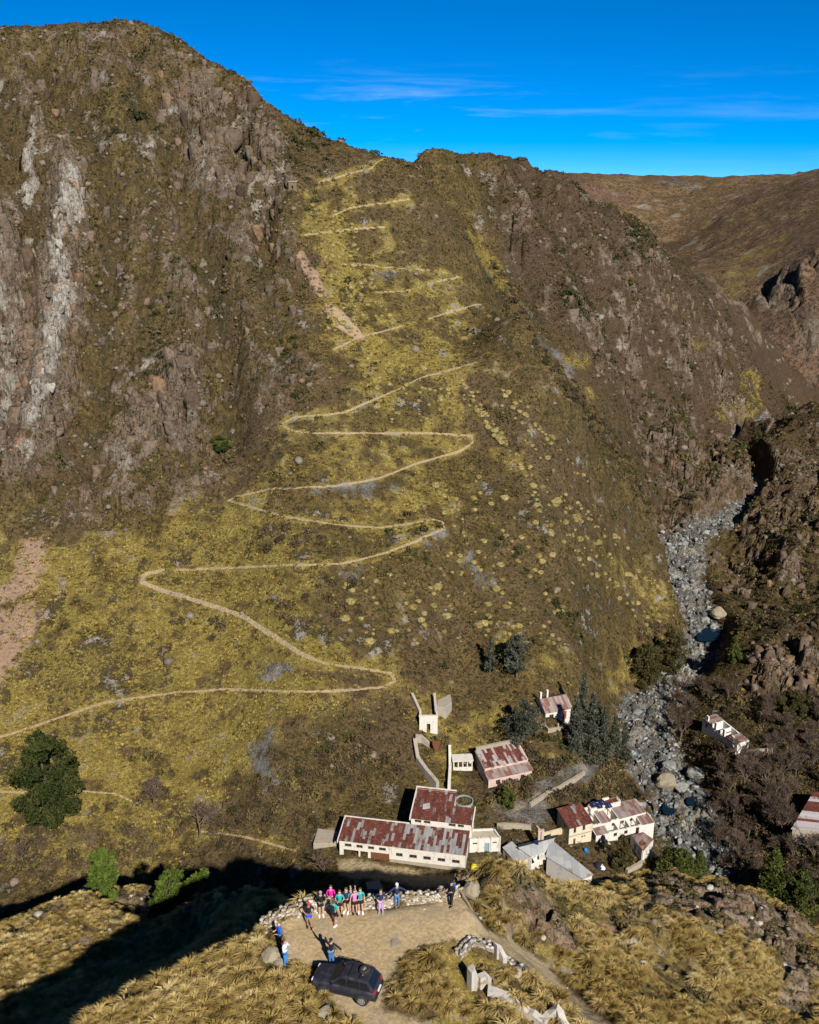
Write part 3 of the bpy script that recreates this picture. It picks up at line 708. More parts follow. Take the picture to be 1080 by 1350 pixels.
rim_y = np.interp(NX, [q[0] for q in RIM], [q[1] for q in RIM])
rim_k = sstep(-13.5, -9, NX) * (1 - sstep(1.5, 3.5, NX))
rim_cap = 75.9 - 1.15 * (NY - rim_y - .75)
NZ = NZ * (1 - padw * .75) + (TZ + ND) * padw * .75
NZ = np.where((NY > rim_y + .4) & (NY < rim_y + 22), NZ - rim_k * np.maximum(NZ - rim_cap, 0), NZ)
HILLN = hillside_material('knob_ground', 2.6, rough=.22)
knob = structure(grid_mesh('near_ridge', NX, NY, NZ, HILLN, K.m))
def G_near(x, y):
    x = np.asarray(x, float); y = np.asarray(y, float)
    t = (np.log((y - 24) * (math.exp(1.5) - 1) / (140 - 24) + 1) / 1.5) * (nyn - 1)
    s = (x / (y + 18) + .62) / 1.24 * (nxn - 1)
    t = np.clip(np.nan_to_num(t), 0, nyn - 1.001); s = np.clip(s, 0, nxn - 1.001)
    i = t.astype(int); j = s.astype(int); a = t - i; c = s - j
    return (NZ[i, j] * (1 - c) + NZ[i, j + 1] * c) * (1 - a) + (NZ[i + 1, j] * (1 - c) + NZ[i + 1, j + 1] * c) * a
def kval(key, x, y):
    t = (np.log((y - 24) * (math.exp(1.5) - 1) / (140 - 24) + 1) / 1.5) * (nyn - 1); s = (x / (y + 18) + .62) / 1.24 * (nxn - 1)
    return K.m[key][np.clip(np.nan_to_num(t), 0, nyn - 1).astype(int), np.clip(s, 0, nxn - 1).astype(int)]
# ------------------------------------------------------------------ ground cover that nobody could count
def merged(name, tmpls, pos, scale, rotz, tint, material, lean=None, squash=None):
    """one mesh from many placed copies of a few small templates; tint is stored per copy"""
    V, T, A = [], [], []
    n0 = 0
    which = RNG.integers(0, len(tmpls), len(pos))
    for k, (tv, tf) in enumerate(tmpls):
        s = np.nonzero(which == k)[0]
        if not len(s): continue
        c, sn = np.cos(rotz[s])[:, None], np.sin(rotz[s])[:, None]
        sc = scale[s][:, None]
        x = (tv[None, :, 0] * c - tv[None, :, 1] * sn) * sc; y = (tv[None, :, 0] * sn + tv[None, :, 1] * c) * sc; z = tv[None, :, 2] * sc
        if squash is not None: z = z * squash[s][:, None]
        if lean is not None:
            x = x + lean[0] * z; y = y + lean[1] * z
        P = np.stack([x + pos[s][:, None, 0], y + pos[s][:, None, 1], z + pos[s][:, None, 2]], -1).reshape(-1, 3)
        F = (tf[None] + (np.arange(len(s)) * len(tv))[:, None, None]).reshape(-1, 3) + n0
        V.append(P); T.append(F); A.append(np.repeat(tint[s], len(tv))); n0 += len(P)
    V = np.concatenate(V); T = np.concatenate(T); A = np.concatenate(A)
    me = bpy.data.meshes.new(name)
    me.vertices.add(len(V)); me.vertices.foreach_set('co', V.astype(np.float32).ravel())
    me.loops.add(T.size); me.polygons.add(len(T))
    me.loops.foreach_set('vertex_index', T.ravel().astype(np.int32))
    me.polygons.foreach_set('loop_start', np.arange(0, T.size, 3, dtype=np.int32)); me.polygons.foreach_set('loop_total', np.full(len(T), 3, np.int32))
    me.update(calc_edges=True)
    a = me.attributes.new('tint', 'FLOAT', 'POINT'); a.data.foreach_set('value', A.astype(np.float32))
    o = bpy.data.objects.new(name, me); COL.objects.link(o); me.materials.append(material)
    return o
def tint_material(name, cols, rough=.9, trans=0.0, grain=0.0):
    m, nt, b = mat(name); N = NT(nt)
    t = N.attr('tint')
    r = N.new('ShaderNodeValToRGB'); r.color_ramp.interpolation = 'LINEAR'
    el = r.color_ramp.elements
    for i, c in enumerate(cols):
        p = i / (len(cols) - 1)
        e = el[0] if i == 0 else (el[-1] if i == len(cols) - 1 else el.new(p))
        e.position = p; e.color = c + (1,)
    N.link(t, r.inputs[0])
    c = r.outputs[0]
    if grain: c = N.mix(N.ramp(N.noise(N.pos(), grain, 4, .7), .38, .66, 0, .55), c, tuple(.45 * x for x in cols[0]))
    N.link(c, b.inputs['Base Color']); b.inputs['Roughness'].default_value = rough
    b.inputs['Specular IOR Level'].default_value = .05
    if trans:
        tb = N.new('ShaderNodeBsdfTranslucent'); N.link(c, tb.inputs['Color']); mx = N.new('ShaderNodeMixShader'); mx.inputs[0].default_value = trans
        N.link(b.outputs[0], mx.inputs[1]); N.link(tb.outputs[0], mx.inputs[2]); N.link(mx.outputs[0], nt.nodes['Material Output'].inputs['Surface'])
    return m
def blade_tuft(n, rad, h, w, seed, droop=.5):
    r = np.random.default_rng(seed); V, F = [], []
    for k in range(n):
        a = r.uniform(0, 2 * math.pi); q = math.sqrt(r.uniform(0, 1)); rr = rad * q
        d = np.array([math.cos(a), math.sin(a), 0]); s = np.array([-d[1], d[0], 0])
        b = d * rr * .35; L_ = h * r.uniform(.7, 1.1)
        m = d * (rr * .75) + np.array([0, 0, L_ * (.78 - .15 * q)]); t = d * (rr * 1.35 + .1 * h) + np.array([0, 0, L_ * (1.0 - droop * q)])
        tw = r.uniform(-.8, .8); s = s * math.cos(tw) + np.array([0, 0, 1]) * math.sin(tw) * .5
        i = len(V)
        V += [b - s * w, b + s * w, m + s * w * .8, m - s * w * .8, t]
        F += [(i, i + 1, i + 2), (i, i + 2, i + 3), (i + 3, i + 2, i + 4)]
    return np.array(V), np.array(F)
def leaf_ball(n, rad, leaf, seed, up=.75):
    r = np.random.default_rng(seed); V, F = [], []
    for k in range(n):
        d = r.normal(size=3); d /= np.linalg.norm(d); d[2] = abs(d[2]) * up + .05
        c = d * rad * r.uniform(.55, 1.0)
        e = r.normal(size=3); e /= np.linalg.norm(e); f = np.cross(e, d + .6 * r.normal(size=3)); f /= np.linalg.norm(f) + 1e-9
        i = len(V); l = leaf * r.uniform(.6, 1.3)
        V += [c - e * l * .5, c + e * l * .5, c + f * l]; F += [(i, i + 1, i + 2)]
    return np.array(V), np.array(F)
def lump(seed, flat=.7, sub=1):
    bm = bmesh.new(); bmesh.ops.create_icosphere(bm, subdivisions=sub, radius=1.0)
    r = np.random.default_rng(seed)
    ax = r.normal(size=(7, 3)); ax /= np.linalg.norm(ax, axis=1)[:, None]; cut = r.uniform(.55, .85, 7)
    V = []
    for v in bm.verts:
        p = np.array(v.co) * r.uniform(.92, 1.08)
        for a, c in zip(ax, cut):
            d = p @ a
            if d > c: p = p - a * (d - c) * .9
        V.append(p * np.array([1, r.uniform(.9, 1.0), flat]))
    bm.verts.ensure_lookup_table()
    F = [[v.index for v in f.verts] for f in bm.faces]; bm.free()
    return np.array(V), np.array(F)

# --- hillside scatter: sample the valley mesh, keep by mask
def sample_main(n, x0=-130, x1=190, y0=128, y1=430):
    x = RNG.uniform(x0, x1, n); y = RNG.uniform(y0, y1, n)
    ok = (np.abs(x) < (y + 30) * .50)
    return x[ok], y[ok]
rv = lambda x, y: np.clip(mval('grey', x, y), 0, 1)
# golden tussocks
x, y = sample_main(150000)
g = mval('gold', x, y) * (1 - np.clip(mval('dark', x, y), 0, .8)) * (1 - .7 * np.clip(mval('rock', x, y), 0, 1)) * (1 - np.clip(2 * rv(x, y), 0, 1)) * (1 - np.clip(mval('earth', x, y) * 1.5, 0, 1))
cl = sstep(.44, .62, fbm(x / 6, y / 7, 3, 301))
keep = RNG.uniform(0, 1, len(x)) < np.clip(g * (.25 + .9 * cl), 0, 1) * .62 + .012
x, y = x[keep], y[keep]
GOLD_T = [blade_tuft(12, .55, .5, .085, 500 + k, .7) for k in range(5)]
m_gold = tint_material('hill_grass', [(.18, .14, .034), (.28, .215, .055), (.40, .305, .09), (.49, .385, .14)], trans=.3)
ti = np.clip(.45 + .5 * (fbm(x / 9, y / 9, 3, 77) - .5) * 2 + RNG.normal(0, .16, len(x)), 0, 1)
hill_grass = stuff(merged('hill_grass', GOLD_T, np.c_[x, y, G_main(x, y) - .05], RNG.uniform(.7, 1.5, len(x)), RNG.uniform(0, 6.28, len(x)), ti, m_gold))
hill_grass['label'] = 'dry golden grass tufts all over the lower mountainside'
# pale round tussocks standing out on the dark flank
pts_ = []
for poly, n in (([(560, 640), (640, 620), (720, 690), (760, 760), (740, 850), (640, 850), (570, 830), (560, 760), (600, 720)], 120), ([(680, 600), (760, 660), (840, 730), (890, 800), (860, 850), (800, 780), (720, 700)], 130), ([(420, 760), (560, 740), (600, 860), (480, 860)], 36),
                ([(590, 470), (640, 560), (720, 640), (800, 720), (700, 620)], 60), ([(400, 240), (470, 300), (520, 430), (430, 440), (410, 380), (440, 330)], 120), ([(640, 470), (700, 540), (780, 640), (700, 600)], 40), ([(470, 470), (640, 500), (600, 560), (500, 560)], 60)):
    xs = [p[0] for p in poly]; ys = [p[1] for p in poly]; k = 0
    while k < n:
        a, b = random.uniform(min(xs), max(xs)), random.uniform(min(ys), max(ys))
        if in_poly(np.array([a]), np.array([b]), poly)[0]:
            q = on_main(a, b); k += 1
            if q: pts_.append(q)
pts_ = np.array(pts_)
def dome(seed, r, h):
    bm = bmesh.new(); bmesh.ops.create_icosphere(bm, subdivisions=2, radius=1.0); q = np.random.default_rng(seed)
    V = np.array([list(v.co) for v in bm.verts]); F = np.array([[v.index for v in f.verts] for f in bm.faces]); bm.free()
    return V * q.uniform(.85, 1.12, (len(V), 1)) * np.array([r, r, h]), F
def join_t(a, b): return np.concatenate([a[0], b[0]]), np.concatenate([a[1], b[1] + len(a[0])])
ROUND_T = [join_t(dome(560 + k, .50, .36), blade_tuft(110, .50, .42, .055, 520 + k, .7)) for k in range(4)]
m_round = tint_material('round_tussock', [(.28, .22, .075), (.38, .305, .115), (.47, .39, .17)], trans=.3)
rt = stuff(merged('round_grass', ROUND_T, np.c_[pts_[:, 0], pts_[:, 1], G_main(pts_[:, 0], pts_[:, 1]) - .05], np.clip(RNG.lognormal(.08, .36, len(pts_)), .45, 2.1), RNG.uniform(0, 6.28, len(pts_)), RNG.uniform(.2, 1, len(pts_)), m_round))
rt['label'] = 'pale round grass clumps dotted over the dark mountain flank'
# dark low scrub
x, y = sample_main(190000)
d = .16 + .75 * np.clip(mval('dark', x, y), 0, 1) + .12 * np.clip(mval('rock', x, y), 0, 1) - .14 * np.clip(mval('gold', x, y), 0, 1)
d = d * (1 - np.clip(2 * rv(x, y), 0, 1)) * (1 - np.clip(mval('earth', x, y) * 1.6, 0, 1)) * (1 - np.clip(mval('pale', x, y), 0, 1))
cl = sstep(.40, .66, fbm(x / 5, y / 7, 3, 401))
keep = RNG.uniform(0, 1, len(x)) < np.clip(d * (.2 + 1.3 * cl), 0, 1) * .62
x, y = x[keep], y[keep]
SCRUB_T = [leaf_ball(38, .5, .20, 600 + k) for k in range(6)]
m_scrub = tint_material('scrub', [(.030, .034, .012), (.060, .058, .020), (.105, .078, .034), (.14, .095, .06)])
ti = np.clip(.4 + (fbm(x / 14, y / 14, 3, 78) - .5) * 1.6 + RNG.normal(0, .2, len(x)), 0, 1)
sc_ = np.clip(RNG.lognormal(-.30, .55, len(x)), .3, 2.8) * (.75 + .6 * sstep(.5, .7, fbm(x / 11, y / 13, 2, 402))) * (1 + .35 * sstep(260, 340, y))
hill_scrub = stuff(merged('hill_scrub', SCRUB_T, np.c_[x, y, G_main(x, y) - .04], sc_, RNG.uniform(0, 6.28, len(x)), ti, m_scrub))
hill_scrub['label'] = 'low dark scrub scattered over the mountain slopes'
# small tufts and cushions everywhere between the shrubs
x, y = sample_main(330000)
d = .20 + .28 * np.clip(mval('rock', x, y), 0, 1) + .25 * np.clip(mval('dark', x, y), 0, 1)
d = d * (1 - np.clip(2 * rv(x, y), 0, 1)) * (1 - np.clip(mval('earth', x, y) * 1.6, 0, 1)) * (1 - .7 * np.clip(mval('pale', x, y), 0, 1))
keep = RNG.uniform(0, 1, len(x)) < d * (.35 + .9 * sstep(.42, .6, fbm(x / 3.2, y / 4.5, 3, 421)))
x, y = x[keep], y[keep]
CUSH_T = [leaf_ball(9, .5, .42, 660 + k, .8) for k in range(6)]
m_cush = tint_material('cushion_plants', [(.022, .022, .009), (.045, .038, .015), (.075, .055, .024), (.125, .090, .035)])
gz = mval('gold', x, y)
ti = np.clip(.35 + .35 * np.clip(gz, 0, 1) + RNG.normal(0, .25, len(x)), 0, 1)
hill_cush = stuff(merged('hill_cushions', CUSH_T, np.c_[x, y, G_main(x, y) - .03], np.clip(RNG.lognormal(-1.0, .40, len(x)), .16, .9) * (1 + .4 * sstep(260, 340, y)), RNG.uniform(0, 6.28, len(x)), ti, m_cush))
hill_cush['label'] = 'small dark cushion plants speckling the mountainsides'
# loose stones on the crags and below them
x, y = sample_main(120000)
d = .02 + .45 * np.clip(mval('rock', x, y), 0, 1) + .35 * np.clip(mval('scree', x, y), 0, 1) + .2 * np.clip(mval('pale', x, y), 0, 1)
keep = RNG.uniform(0, 1, len(x)) < d * sstep(.38, .6, fbm(x / 7, y / 7, 3, 411)) * (1 - np.clip(2 * rv(x, y), 0, 1))
x, y = x[keep], y[keep]
ROCK_T = [lump(700 + k) for k in range(6)]
m_stone = tint_material('hill_stone', [(.10, .078, .062), (.16, .128, .10), (.22, .19, .155), (.20, .125, .08)], grain=3.0)
hill_stones = stuff(merged('hill_stones', ROCK_T, np.c_[x, y, G_main(x, y)], np.clip(RNG.lognormal(-1.0, .55, len(x)), .15, 1.6), RNG.uniform(0, 6.28, len(x)), RNG.uniform(0, 1, len(x)), m_stone))
hill_stones['label'] = 'loose stones lying on the crags and scree'
# crags: angular blocks standing out of the cliffs
cp, cr_, ct_ = [], [], []
for poly, n, r0, r1 in (([(205, 110), (300, 105), (375, 170), (388, 250), (350, 300), (300, 260), (230, 240)], 150, 1.2, 3.6), ([(185, 500), (235, 470), (275, 500), (280, 598), (215, 602), (120, 600), (130, 560)], 90, 1.2, 3.4), ([(-20, 290), (48, 290), (40, 470), (20, 590), (-20, 600)], 80, 1.6, 4.2),
                       ([(95, 380), (122, 400), (118, 440), (95, 445)], 12, 1.4, 3.2), ([(60, 260), (120, 250), (110, 400), (90, 600), (30, 620), (60, 450)], 70, .9, 2.2), ([(60, 620), (280, 608), (300, 650), (200, 690), (80, 680)], 60, .7, 1.7), ([(0, 60), (190, 45), (330, 115), (300, 130), (120, 120), (0, 200)], 80, .9, 2.6),
                       ([(100, 130), (400, 300), (400, 520), (280, 500), (120, 480)], 190, .7, 2.2), ([(735, 395), (760, 400), (800, 450), (850, 510), (875, 590), (850, 590), (810, 500), (750, 430)], 70, .9, 2.6), ([(850, 590), (900, 540), (960, 560), (960, 620), (940, 690), (860, 700)], 80, 1.0, 3.0),
                       ([(690, 230), (850, 310), (960, 420), (1020, 500), (960, 540), (860, 480), (760, 360)], 130, .8, 2.4), ([(930, 720), (1080, 560), (1080, 830), (960, 800)], 110, .8, 2.6), ([(985, 870), (1080, 825), (1080, 920), (1020, 915), (990, 930)], 60, 1.0, 2.6), ([(870, 700), (935, 690), (905, 790), (870, 760)], 30, .8, 2.0), ([(640, 700), (700, 470), (830, 600), (800, 700)], 40, .5, 1.3), ([(330, 640), (620, 520), (560, 760), (330, 740)], 30, .4, 1.0)):
    xs = [p[0] for p in poly]; ys = [p[1] for p in poly]; k = 0
    while k < n:
        a, b = random.uniform(min(xs), max(xs)), random.uniform(min(ys), max(ys))
        if in_poly(np.array([a]), np.array([b]), poly)[0]:
            k += .85; q = on_main(a, b)
            if q and mval('pale', np.array([q[0]]), np.array([q[1]]))[0] < .3 and mval('earth', np.array([q[0]]), np.array([q[1]]))[0] < .2: cp.append(q); cr_.append(.85 * (.5 * r0 + (r1 - .5 * r0) * random.random() ** 2.8)); ct_.append(min(1, max(0, random.gauss(.5, .25))))
cp = np.array(cp); cr_ = np.array(cr_)
def crag_t(seed):
    """a fractured block: a ball cut by many planes, steep ones first"""
    bm = bmesh.new(); bmesh.ops.create_cube(bm, size=2.0); q = np.random.default_rng(seed)
    for k in range(13):
        n = Vector(q.normal(size=3)); n.z *= .55; n.normalize(); d = q.uniform(.42, .86)
        g = bmesh.ops.bisect_plane(bm, geom=bm.verts[:] + bm.edges[:] + bm.faces[:], plane_co=n * d, plane_no=n, clear_outer=True)
        e = [x for x in g['geom_cut'] if isinstance(x, bmesh.types.BMEdge)]
        if e: bmesh.ops.contextual_create(bm, geom=e)
    bmesh.ops.triangulate(bm, faces=bm.faces[:]); bmesh.ops.subdivide_edges(bm, edges=bm.edges[:], cuts=2, use_grid_fill=True); bmesh.ops.triangulate(bm, faces=bm.faces[:])
    bmesh.ops.recalc_face_normals(bm, faces=bm.faces)
    V = np.array([list(v.co) for v in bm.verts]); F = np.array([[v.index for v in f.verts] for f in bm.faces]); bm.free()
    V = V * (1 + .10 * (q.uniform(0, 1, (len(V), 1)) - .5)) * np.array([q.uniform(.75, 1.1), .8, 1.0])
    return V, F
CRAG_T = [crag_t(900 + k) for k in range(9)]
m_crag = tint_material('crag_rock', [(.075, .050, .035), (.115, .082, .058), (.150, .118, .088), (.20, .128, .078)], grain=1.3)
crags = stuff(merged('crag_rock', CRAG_T, np.c_[cp[:, 0], cp[:, 1] + .2 * cr_, G_main(cp[:, 0], cp[:, 1]) - .25 * cr_], cr_, RNG.uniform(-.6, .6, len(cp)), np.array(ct_), m_crag, squash=RNG.uniform(.85, 1.6, len(cp))))
sp_ = [STREAK[random.randrange(len(STREAK))] for _ in range(80)]
sx_ = np.array([s[0] + random.gauss(0, 1.5) for s in sp_]); sy_ = np.array([s[1] + random.gauss(0, 2.5) for s in sp_])
pale_crag = stuff(merged('pale_crag_rock', CRAG_T, np.c_[sx_, sy_, G_main(sx_, sy_) - .2], RNG.uniform(.4, 1.35, 80), RNG.uniform(-.6, .6, 80), RNG.uniform(0, 1, 80), tint_material('pale_crag', [(.16, .135, .108), (.26, .235, .20), (.38, .36, .325)], grain=1.1), squash=RNG.uniform(.9, 1.9, 80)))
pale_crag['label'] = 'whitish broken rock band running down the left cliff'
crags['label'] = 'angular rock crags breaking out of the mountain faces'
# stream boulders
x, y = sample_main(90000, 40, 150, 128, 410)
dd, pp = seg_dist(x, y, RIVW); ww = np.interp(pp, np.arange(len(RIVW)), RIV_W)
keep = (RNG.uniform(0, 1, len(x)) < .55 * (1 - sstep(.7, 1.35, dd / ww))) & (dd < 1.5 * ww)
x, y = x[keep], y[keep]
m_boul = tint_material('stream_stone', [(.07, .08, .085), (.16, .175, .18), (.27, .285, .285), (.40, .40, .385)], grain=2.0)
stream_stones = stuff(merged('stream_stones', [(v * np.array([1.1, .9, .62]), f) for v, f in CRAG_T[:6]] + ROCK_T[:2], np.c_[x, y, G_main(x, y) + .05], np.clip(RNG.lognormal(-1.25, .6, len(x)), .12, 1.5), RNG.uniform(0, 6.28, len(x)), np.clip(RNG.normal(.5, .25, len(x)), 0, 1), m_boul))
stream_stones['label'] = 'blue grey boulders filling the stream bed'

# --- the knob: golden bunch grass, stones and low scrub
n = 70000
x = RNG.uniform(-72, 74, n); y = 34 + 70 * RNG.uniform(0, 1, n) ** 1.3
ok = np.abs(x) < (y + 12) * .58
x, y = x[ok], y[ok]
left = 1 - sstep(-9, -4, x + .0 * y)
dens = .95 * left + (1 - left) * .62
dens = dens * (1 - np.clip(1.5 * kval('rock', x, y), 0, 1)) * (1 - np.clip(kval('earth', x, y) * 1.9, 0, 1))
dens *= .12 + .88 * sstep(.36 - .12 * left, .60 - .15 * left, fbm(x / 2.6, y / 2.6, 3, 501))
for ln in ([(600, 1264), (612, 1249), (622, 1241), (656, 1257), (702, 1288)], [(616, 1306), (632, 1306), (648, 1305)], [(640, 1316), (662, 1326), (684, 1338), (716, 1361), (750, 1372)]):      # trodden strip along the ruined walls
    dl, _ = seg_dist(x, y, [cast(a, b, G_near, 34, 110, .1) for a, b in ln]); dens = dens * sstep(.35, .75, dl)
keep = RNG.uniform(0, 1, len(x)) < dens
x, y = x[keep], y[keep]
NEAR_T = [blade_tuft(112, .36, .66 + .03 * (k % 3), .0165, 800 + k, .55 + .06 * (k % 4)) for k in range(7)]
m_near = tint_material('bunch_grass', [(.27, .19, .06), (.42, .31, .11), (.55, .42, .18), (.64, .52, .26)], trans=.35)
ti = np.clip(.42 + .9 * (fbm(x / 5, y / 5, 3, 79) - .5) + RNG.normal(0, .2, len(x)), 0, 1)
bunch = stuff(merged('bunch_grass', NEAR_T, np.c_[x, y, G_near(x, y) - .04], np.clip(RNG.lognormal(-.02, .38, len(x)), .35, 1.9), RNG.uniform(0, 6.28, len(x)), ti, m_near, lean=(.32, -.28)))
bunch['label'] = 'tall golden bunch grass covering the near ridge'
print('near tufts', len(x), 'hill grass', len(hill_grass.data.polygons), 'scrub', len(hill_scrub.data.polygons), 'stones', len(hill_stones.data.polygons), len(stream_stones.data.polygons))
x = RNG.uniform(-60, 62, 30000); y = RNG.uniform(36, 105, 30000)
d = .02 + .16 * np.clip(kval('rock', x, y), 0, 1) + .10 * sstep(.5, .62, fbm(x / 4, y / 4, 3, 505))
keep = (RNG.uniform(0, 1, len(x)) < d * (1 - np.clip(1.9 * kval('earth', x, y), 0, 1))) & (np.abs(x) < (y + 12) * .52)
x, y = x[keep], y[keep]
NSCR_T = [leaf_ball(60, .5, .16, 620 + k) for k in range(5)]
m_nscr = tint_material('low_scrub', [(.045, .045, .018), (.085, .075, .030), (.13, .10, .045), (.15, .105, .07)])
ns = stuff(merged('low_scrub', NSCR_T, np.c_[x, y, G_near(x, y) - .03], np.clip(RNG.lognormal(-.3, .4, len(x)), .35, 1.8), RNG.uniform(0, 6.28, len(x)), RNG.uniform(0, 1, len(x)), m_nscr))
ns['label'] = 'low brown scrub between the grass of the near ridge'
x = RNG.uniform(-60, 62, 60000); y = RNG.uniform(34, 105, 60000)
d = .003 + .05 * np.clip(kval('rock', x, y), 0, 1) + .30 * np.clip(kval('earth', x, y), 0, 1) * sstep(.42, .62, fbm(x / 1.6, y / 1.6, 3, 508))
keep = (RNG.uniform(0, 1, len(x)) < d) & (np.abs(x) < (y + 12) * .52)
x, y = x[keep], y[keep]
e = kval('earth', x, y)
NROCK_T = [lump(720 + k) for k in range(6)]
m_nst = tint_material('ridge_stone', [(.16, .135, .115), (.25, .215, .18), (.34, .30, .25), (.46, .42, .36)], grain=7.0)
nst = stuff(merged('ridge_stones', NROCK_T, np.c_[x, y, G_near(x, y) - .01], np.where(e > .3, np.clip(RNG.lognormal(-2.9, .5, len(x)), .03, .22), np.clip(RNG.lognormal(-1.35, .5, len(x)), .08, .8)), RNG.uniform(0, 6.28, len(x)), RNG.uniform(0, 1, len(x)), m_nst))
nst['label'] = 'loose stones on the near ridge and its terrace'
# ------------------------------------------------------------------ builder for things
class MB:
    def __init__(s): s.bm = bmesh.new()
    def hexa(s, c):
        v = [s.bm.verts.new(p) for p in c]
        for f in ((3, 2, 1, 0), (4, 5, 6, 7), (0, 1, 5, 4), (1, 2, 6, 5), (2, 3, 7, 6), (3, 0, 4, 7)):
            s.bm.faces.new([v[i] for i in f])
    def box(s, x0, y0, z0, x1, y1, z1): s.hexa([(x0, y0, z0), (x1, y0, z0), (x1, y1, z0), (x0, y1, z0), (x0, y0, z1), (x1, y0, z1), (x1, y1, z1), (x0, y1, z1)])
    def prism(s, base, z0, z1):
        """upright prism; z0, z1 numbers or per-corner lists"""
        n = len(base)
        if sum(base[i][0] * base[(i + 1) % n][1] - base[(i + 1) % n][0] * base[i][1] for i in range(n)) < 0:
            base = base[::-1]
            if isinstance(z0, (list, tuple)): z0 = list(z0)[::-1]
            if isinstance(z1, (list, tuple)): z1 = list(z1)[::-1]
        a = [s.bm.verts.new((p[0], p[1], z0[i] if isinstance(z0, (list, tuple)) else z0)) for i, p in enumerate(base)]
        b = [s.bm.verts.new((p[0], p[1], z1[i] if isinstance(z1, (list, tuple)) else z1)) for i, p in enumerate(base)]
        s.bm.faces.new(a[::-1]); s.bm.faces.new(b)
        for i in range(n): s.bm.faces.new((a[i], a[(i + 1) % n], b[(i + 1) % n], b[i]))
    def slab(s, q, th):
        """sheet through four 3-D corners, th thick downwards"""
        s.hexa([(p[0], p[1], p[2] - th) for p in q] + [tuple(p) for p in q])
    def wall(s, p0, p1, z0, z1, th=.3, ops=()):
        """upright wall from p0 to p1 (outer line; body lies to the left), z1 a number or (start, end); ops = (s0, s1, za, zb) openings"""
        L_ = math.hypot(p1[0] - p0[0], p1[1] - p0[1]); u = ((p1[0] - p0[0]) / L_, (p1[1] - p0[1]) / L_); n = (-u[1] * th, u[0] * th)
        za, zb = z1 if isinstance(z1, (tuple, list)) else (z1, z1)
        top = lambda t: za + (zb - za) * t / L_
        xs = sorted({0.0, L_} | {min(max(o[0], 0), L_) for o in ops} | {min(max(o[1], 0), L_) for o in ops})
        for a, b in zip(xs, xs[1:]):
            if b - a < 1e-4: continue
            cover = sorted((o[2], o[3]) for o in ops if o[0] <= a + 1e-5 and o[1] >= b - 1e-5)
            lo = z0
            spans = []
            for c0, c1 in cover:
                if c0 > lo: spans.append((lo, c0, False))
                lo = max(lo, c1)
            spans.append((lo, None, True))
            for l, h, is_top in spans:
                A = (p0[0] + u[0] * a, p0[1] + u[1] * a); B = (p0[0] + u[0] * b, p0[1] + u[1] * b)
                ha, hb = (top(a), top(b)) if is_top else (h, h)
                s.hexa([(A[0], A[1], l), (B[0], B[1], l), (B[0] + n[0], B[1] + n[1], l), (A[0] + n[0], A[1] + n[1], l), (A[0], A[1], ha), (B[0], B[1], hb), (B[0] + n[0], B[1] + n[1], hb), (A[0] + n[0], A[1] + n[1], ha)])
    def tube(s, path, rad, k=8, cap=True):
        rings = []
        for i, p in enumerate(path):
            p = Vector(p); d = (Vector(path[min(i + 1, len(path) - 1)]) - Vector(path[max(i - 1, 0)])).normalized()
            a = d.orthogonal().normalized(); b = d.cross(a); r = rad[i] if isinstance(rad, (list, tuple)) else rad
            rings.append([s.bm.verts.new(p + (a * math.cos(2 * math.pi * j / k) + b * math.sin(2 * math.pi * j / k)) * r) for j in range(k)])
        for A, B in zip(rings, rings[1:]):
            for j in range(k): s.bm.faces.new((A[j], A[(j + 1) % k], B[(j + 1) % k], B[j]))
        if cap: s.bm.faces.new(rings[0][::-1]); s.bm.faces.new(rings[-1])
    def disc_ring(s, c, axis, prof, k=20):
        """lathe: prof = (radius, offset along axis) pairs round axis through c, closed ends where radius is 0"""
        ax = Vector(axis).normalized(); a = ax.orthogonal().normalized(); b = ax.cross(a); c = Vector(c); rings = []
        for r, h in prof:
            if r < 1e-5: rings.append([s.bm.verts.new(c + ax * h)] * k)
            else: rings.append([s.bm.verts.new(c + ax * h + (a * math.cos(2 * math.pi * j / k) + b * math.sin(2 * math.pi * j / k)) * r) for j in range(k)])
        for A, B in zip(rings, rings[1:]):
            for j in range(k):
                f = [A[j], A[(j + 1) % k], B[(j + 1) % k], B[j]]
                f2 = []
                for v in f:
                    if v not in f2: f2.append(v)
                if len(f2) > 2: s.bm.faces.new(f2)
    def build(s, name, material, parent=None, smooth=False, bevel=0.0):
        bmesh.ops.recalc_face_normals(s.bm, faces=s.bm.faces)
        me = bpy.data.meshes.new(name); s.bm.to_mesh(me); s.bm.free()
        if smooth: me.polygons.foreach_set('use_smooth', np.ones(len(me.polygons), bool))
        o = bpy.data.objects.new(name, me); COL.objects.link(o); me.materials.append(material)
        if parent is not None: o.parent = parent
        if bevel:
            bv = o.modifiers.new('bevel', 'BEVEL'); bv.width = bevel; bv.segments = 2; bv.limit_method = 'ANGLE'
        return o
def thing(name, label, cat, loc=(0, 0, 0), rz=0.0, group=None):
    o = bpy.data.objects.new(name, None); COL.objects.link(o); o.empty_display_size = .3
    o.location = loc; o.rotation_euler = (0, 0, rz); o['label'] = label; o['category'] = cat
    if group: o['group'] = group
    return o
def tag(o, label, cat, group=None):
    o['label'] = label; o['category'] = cat
    if group: o['group'] = group
    return o
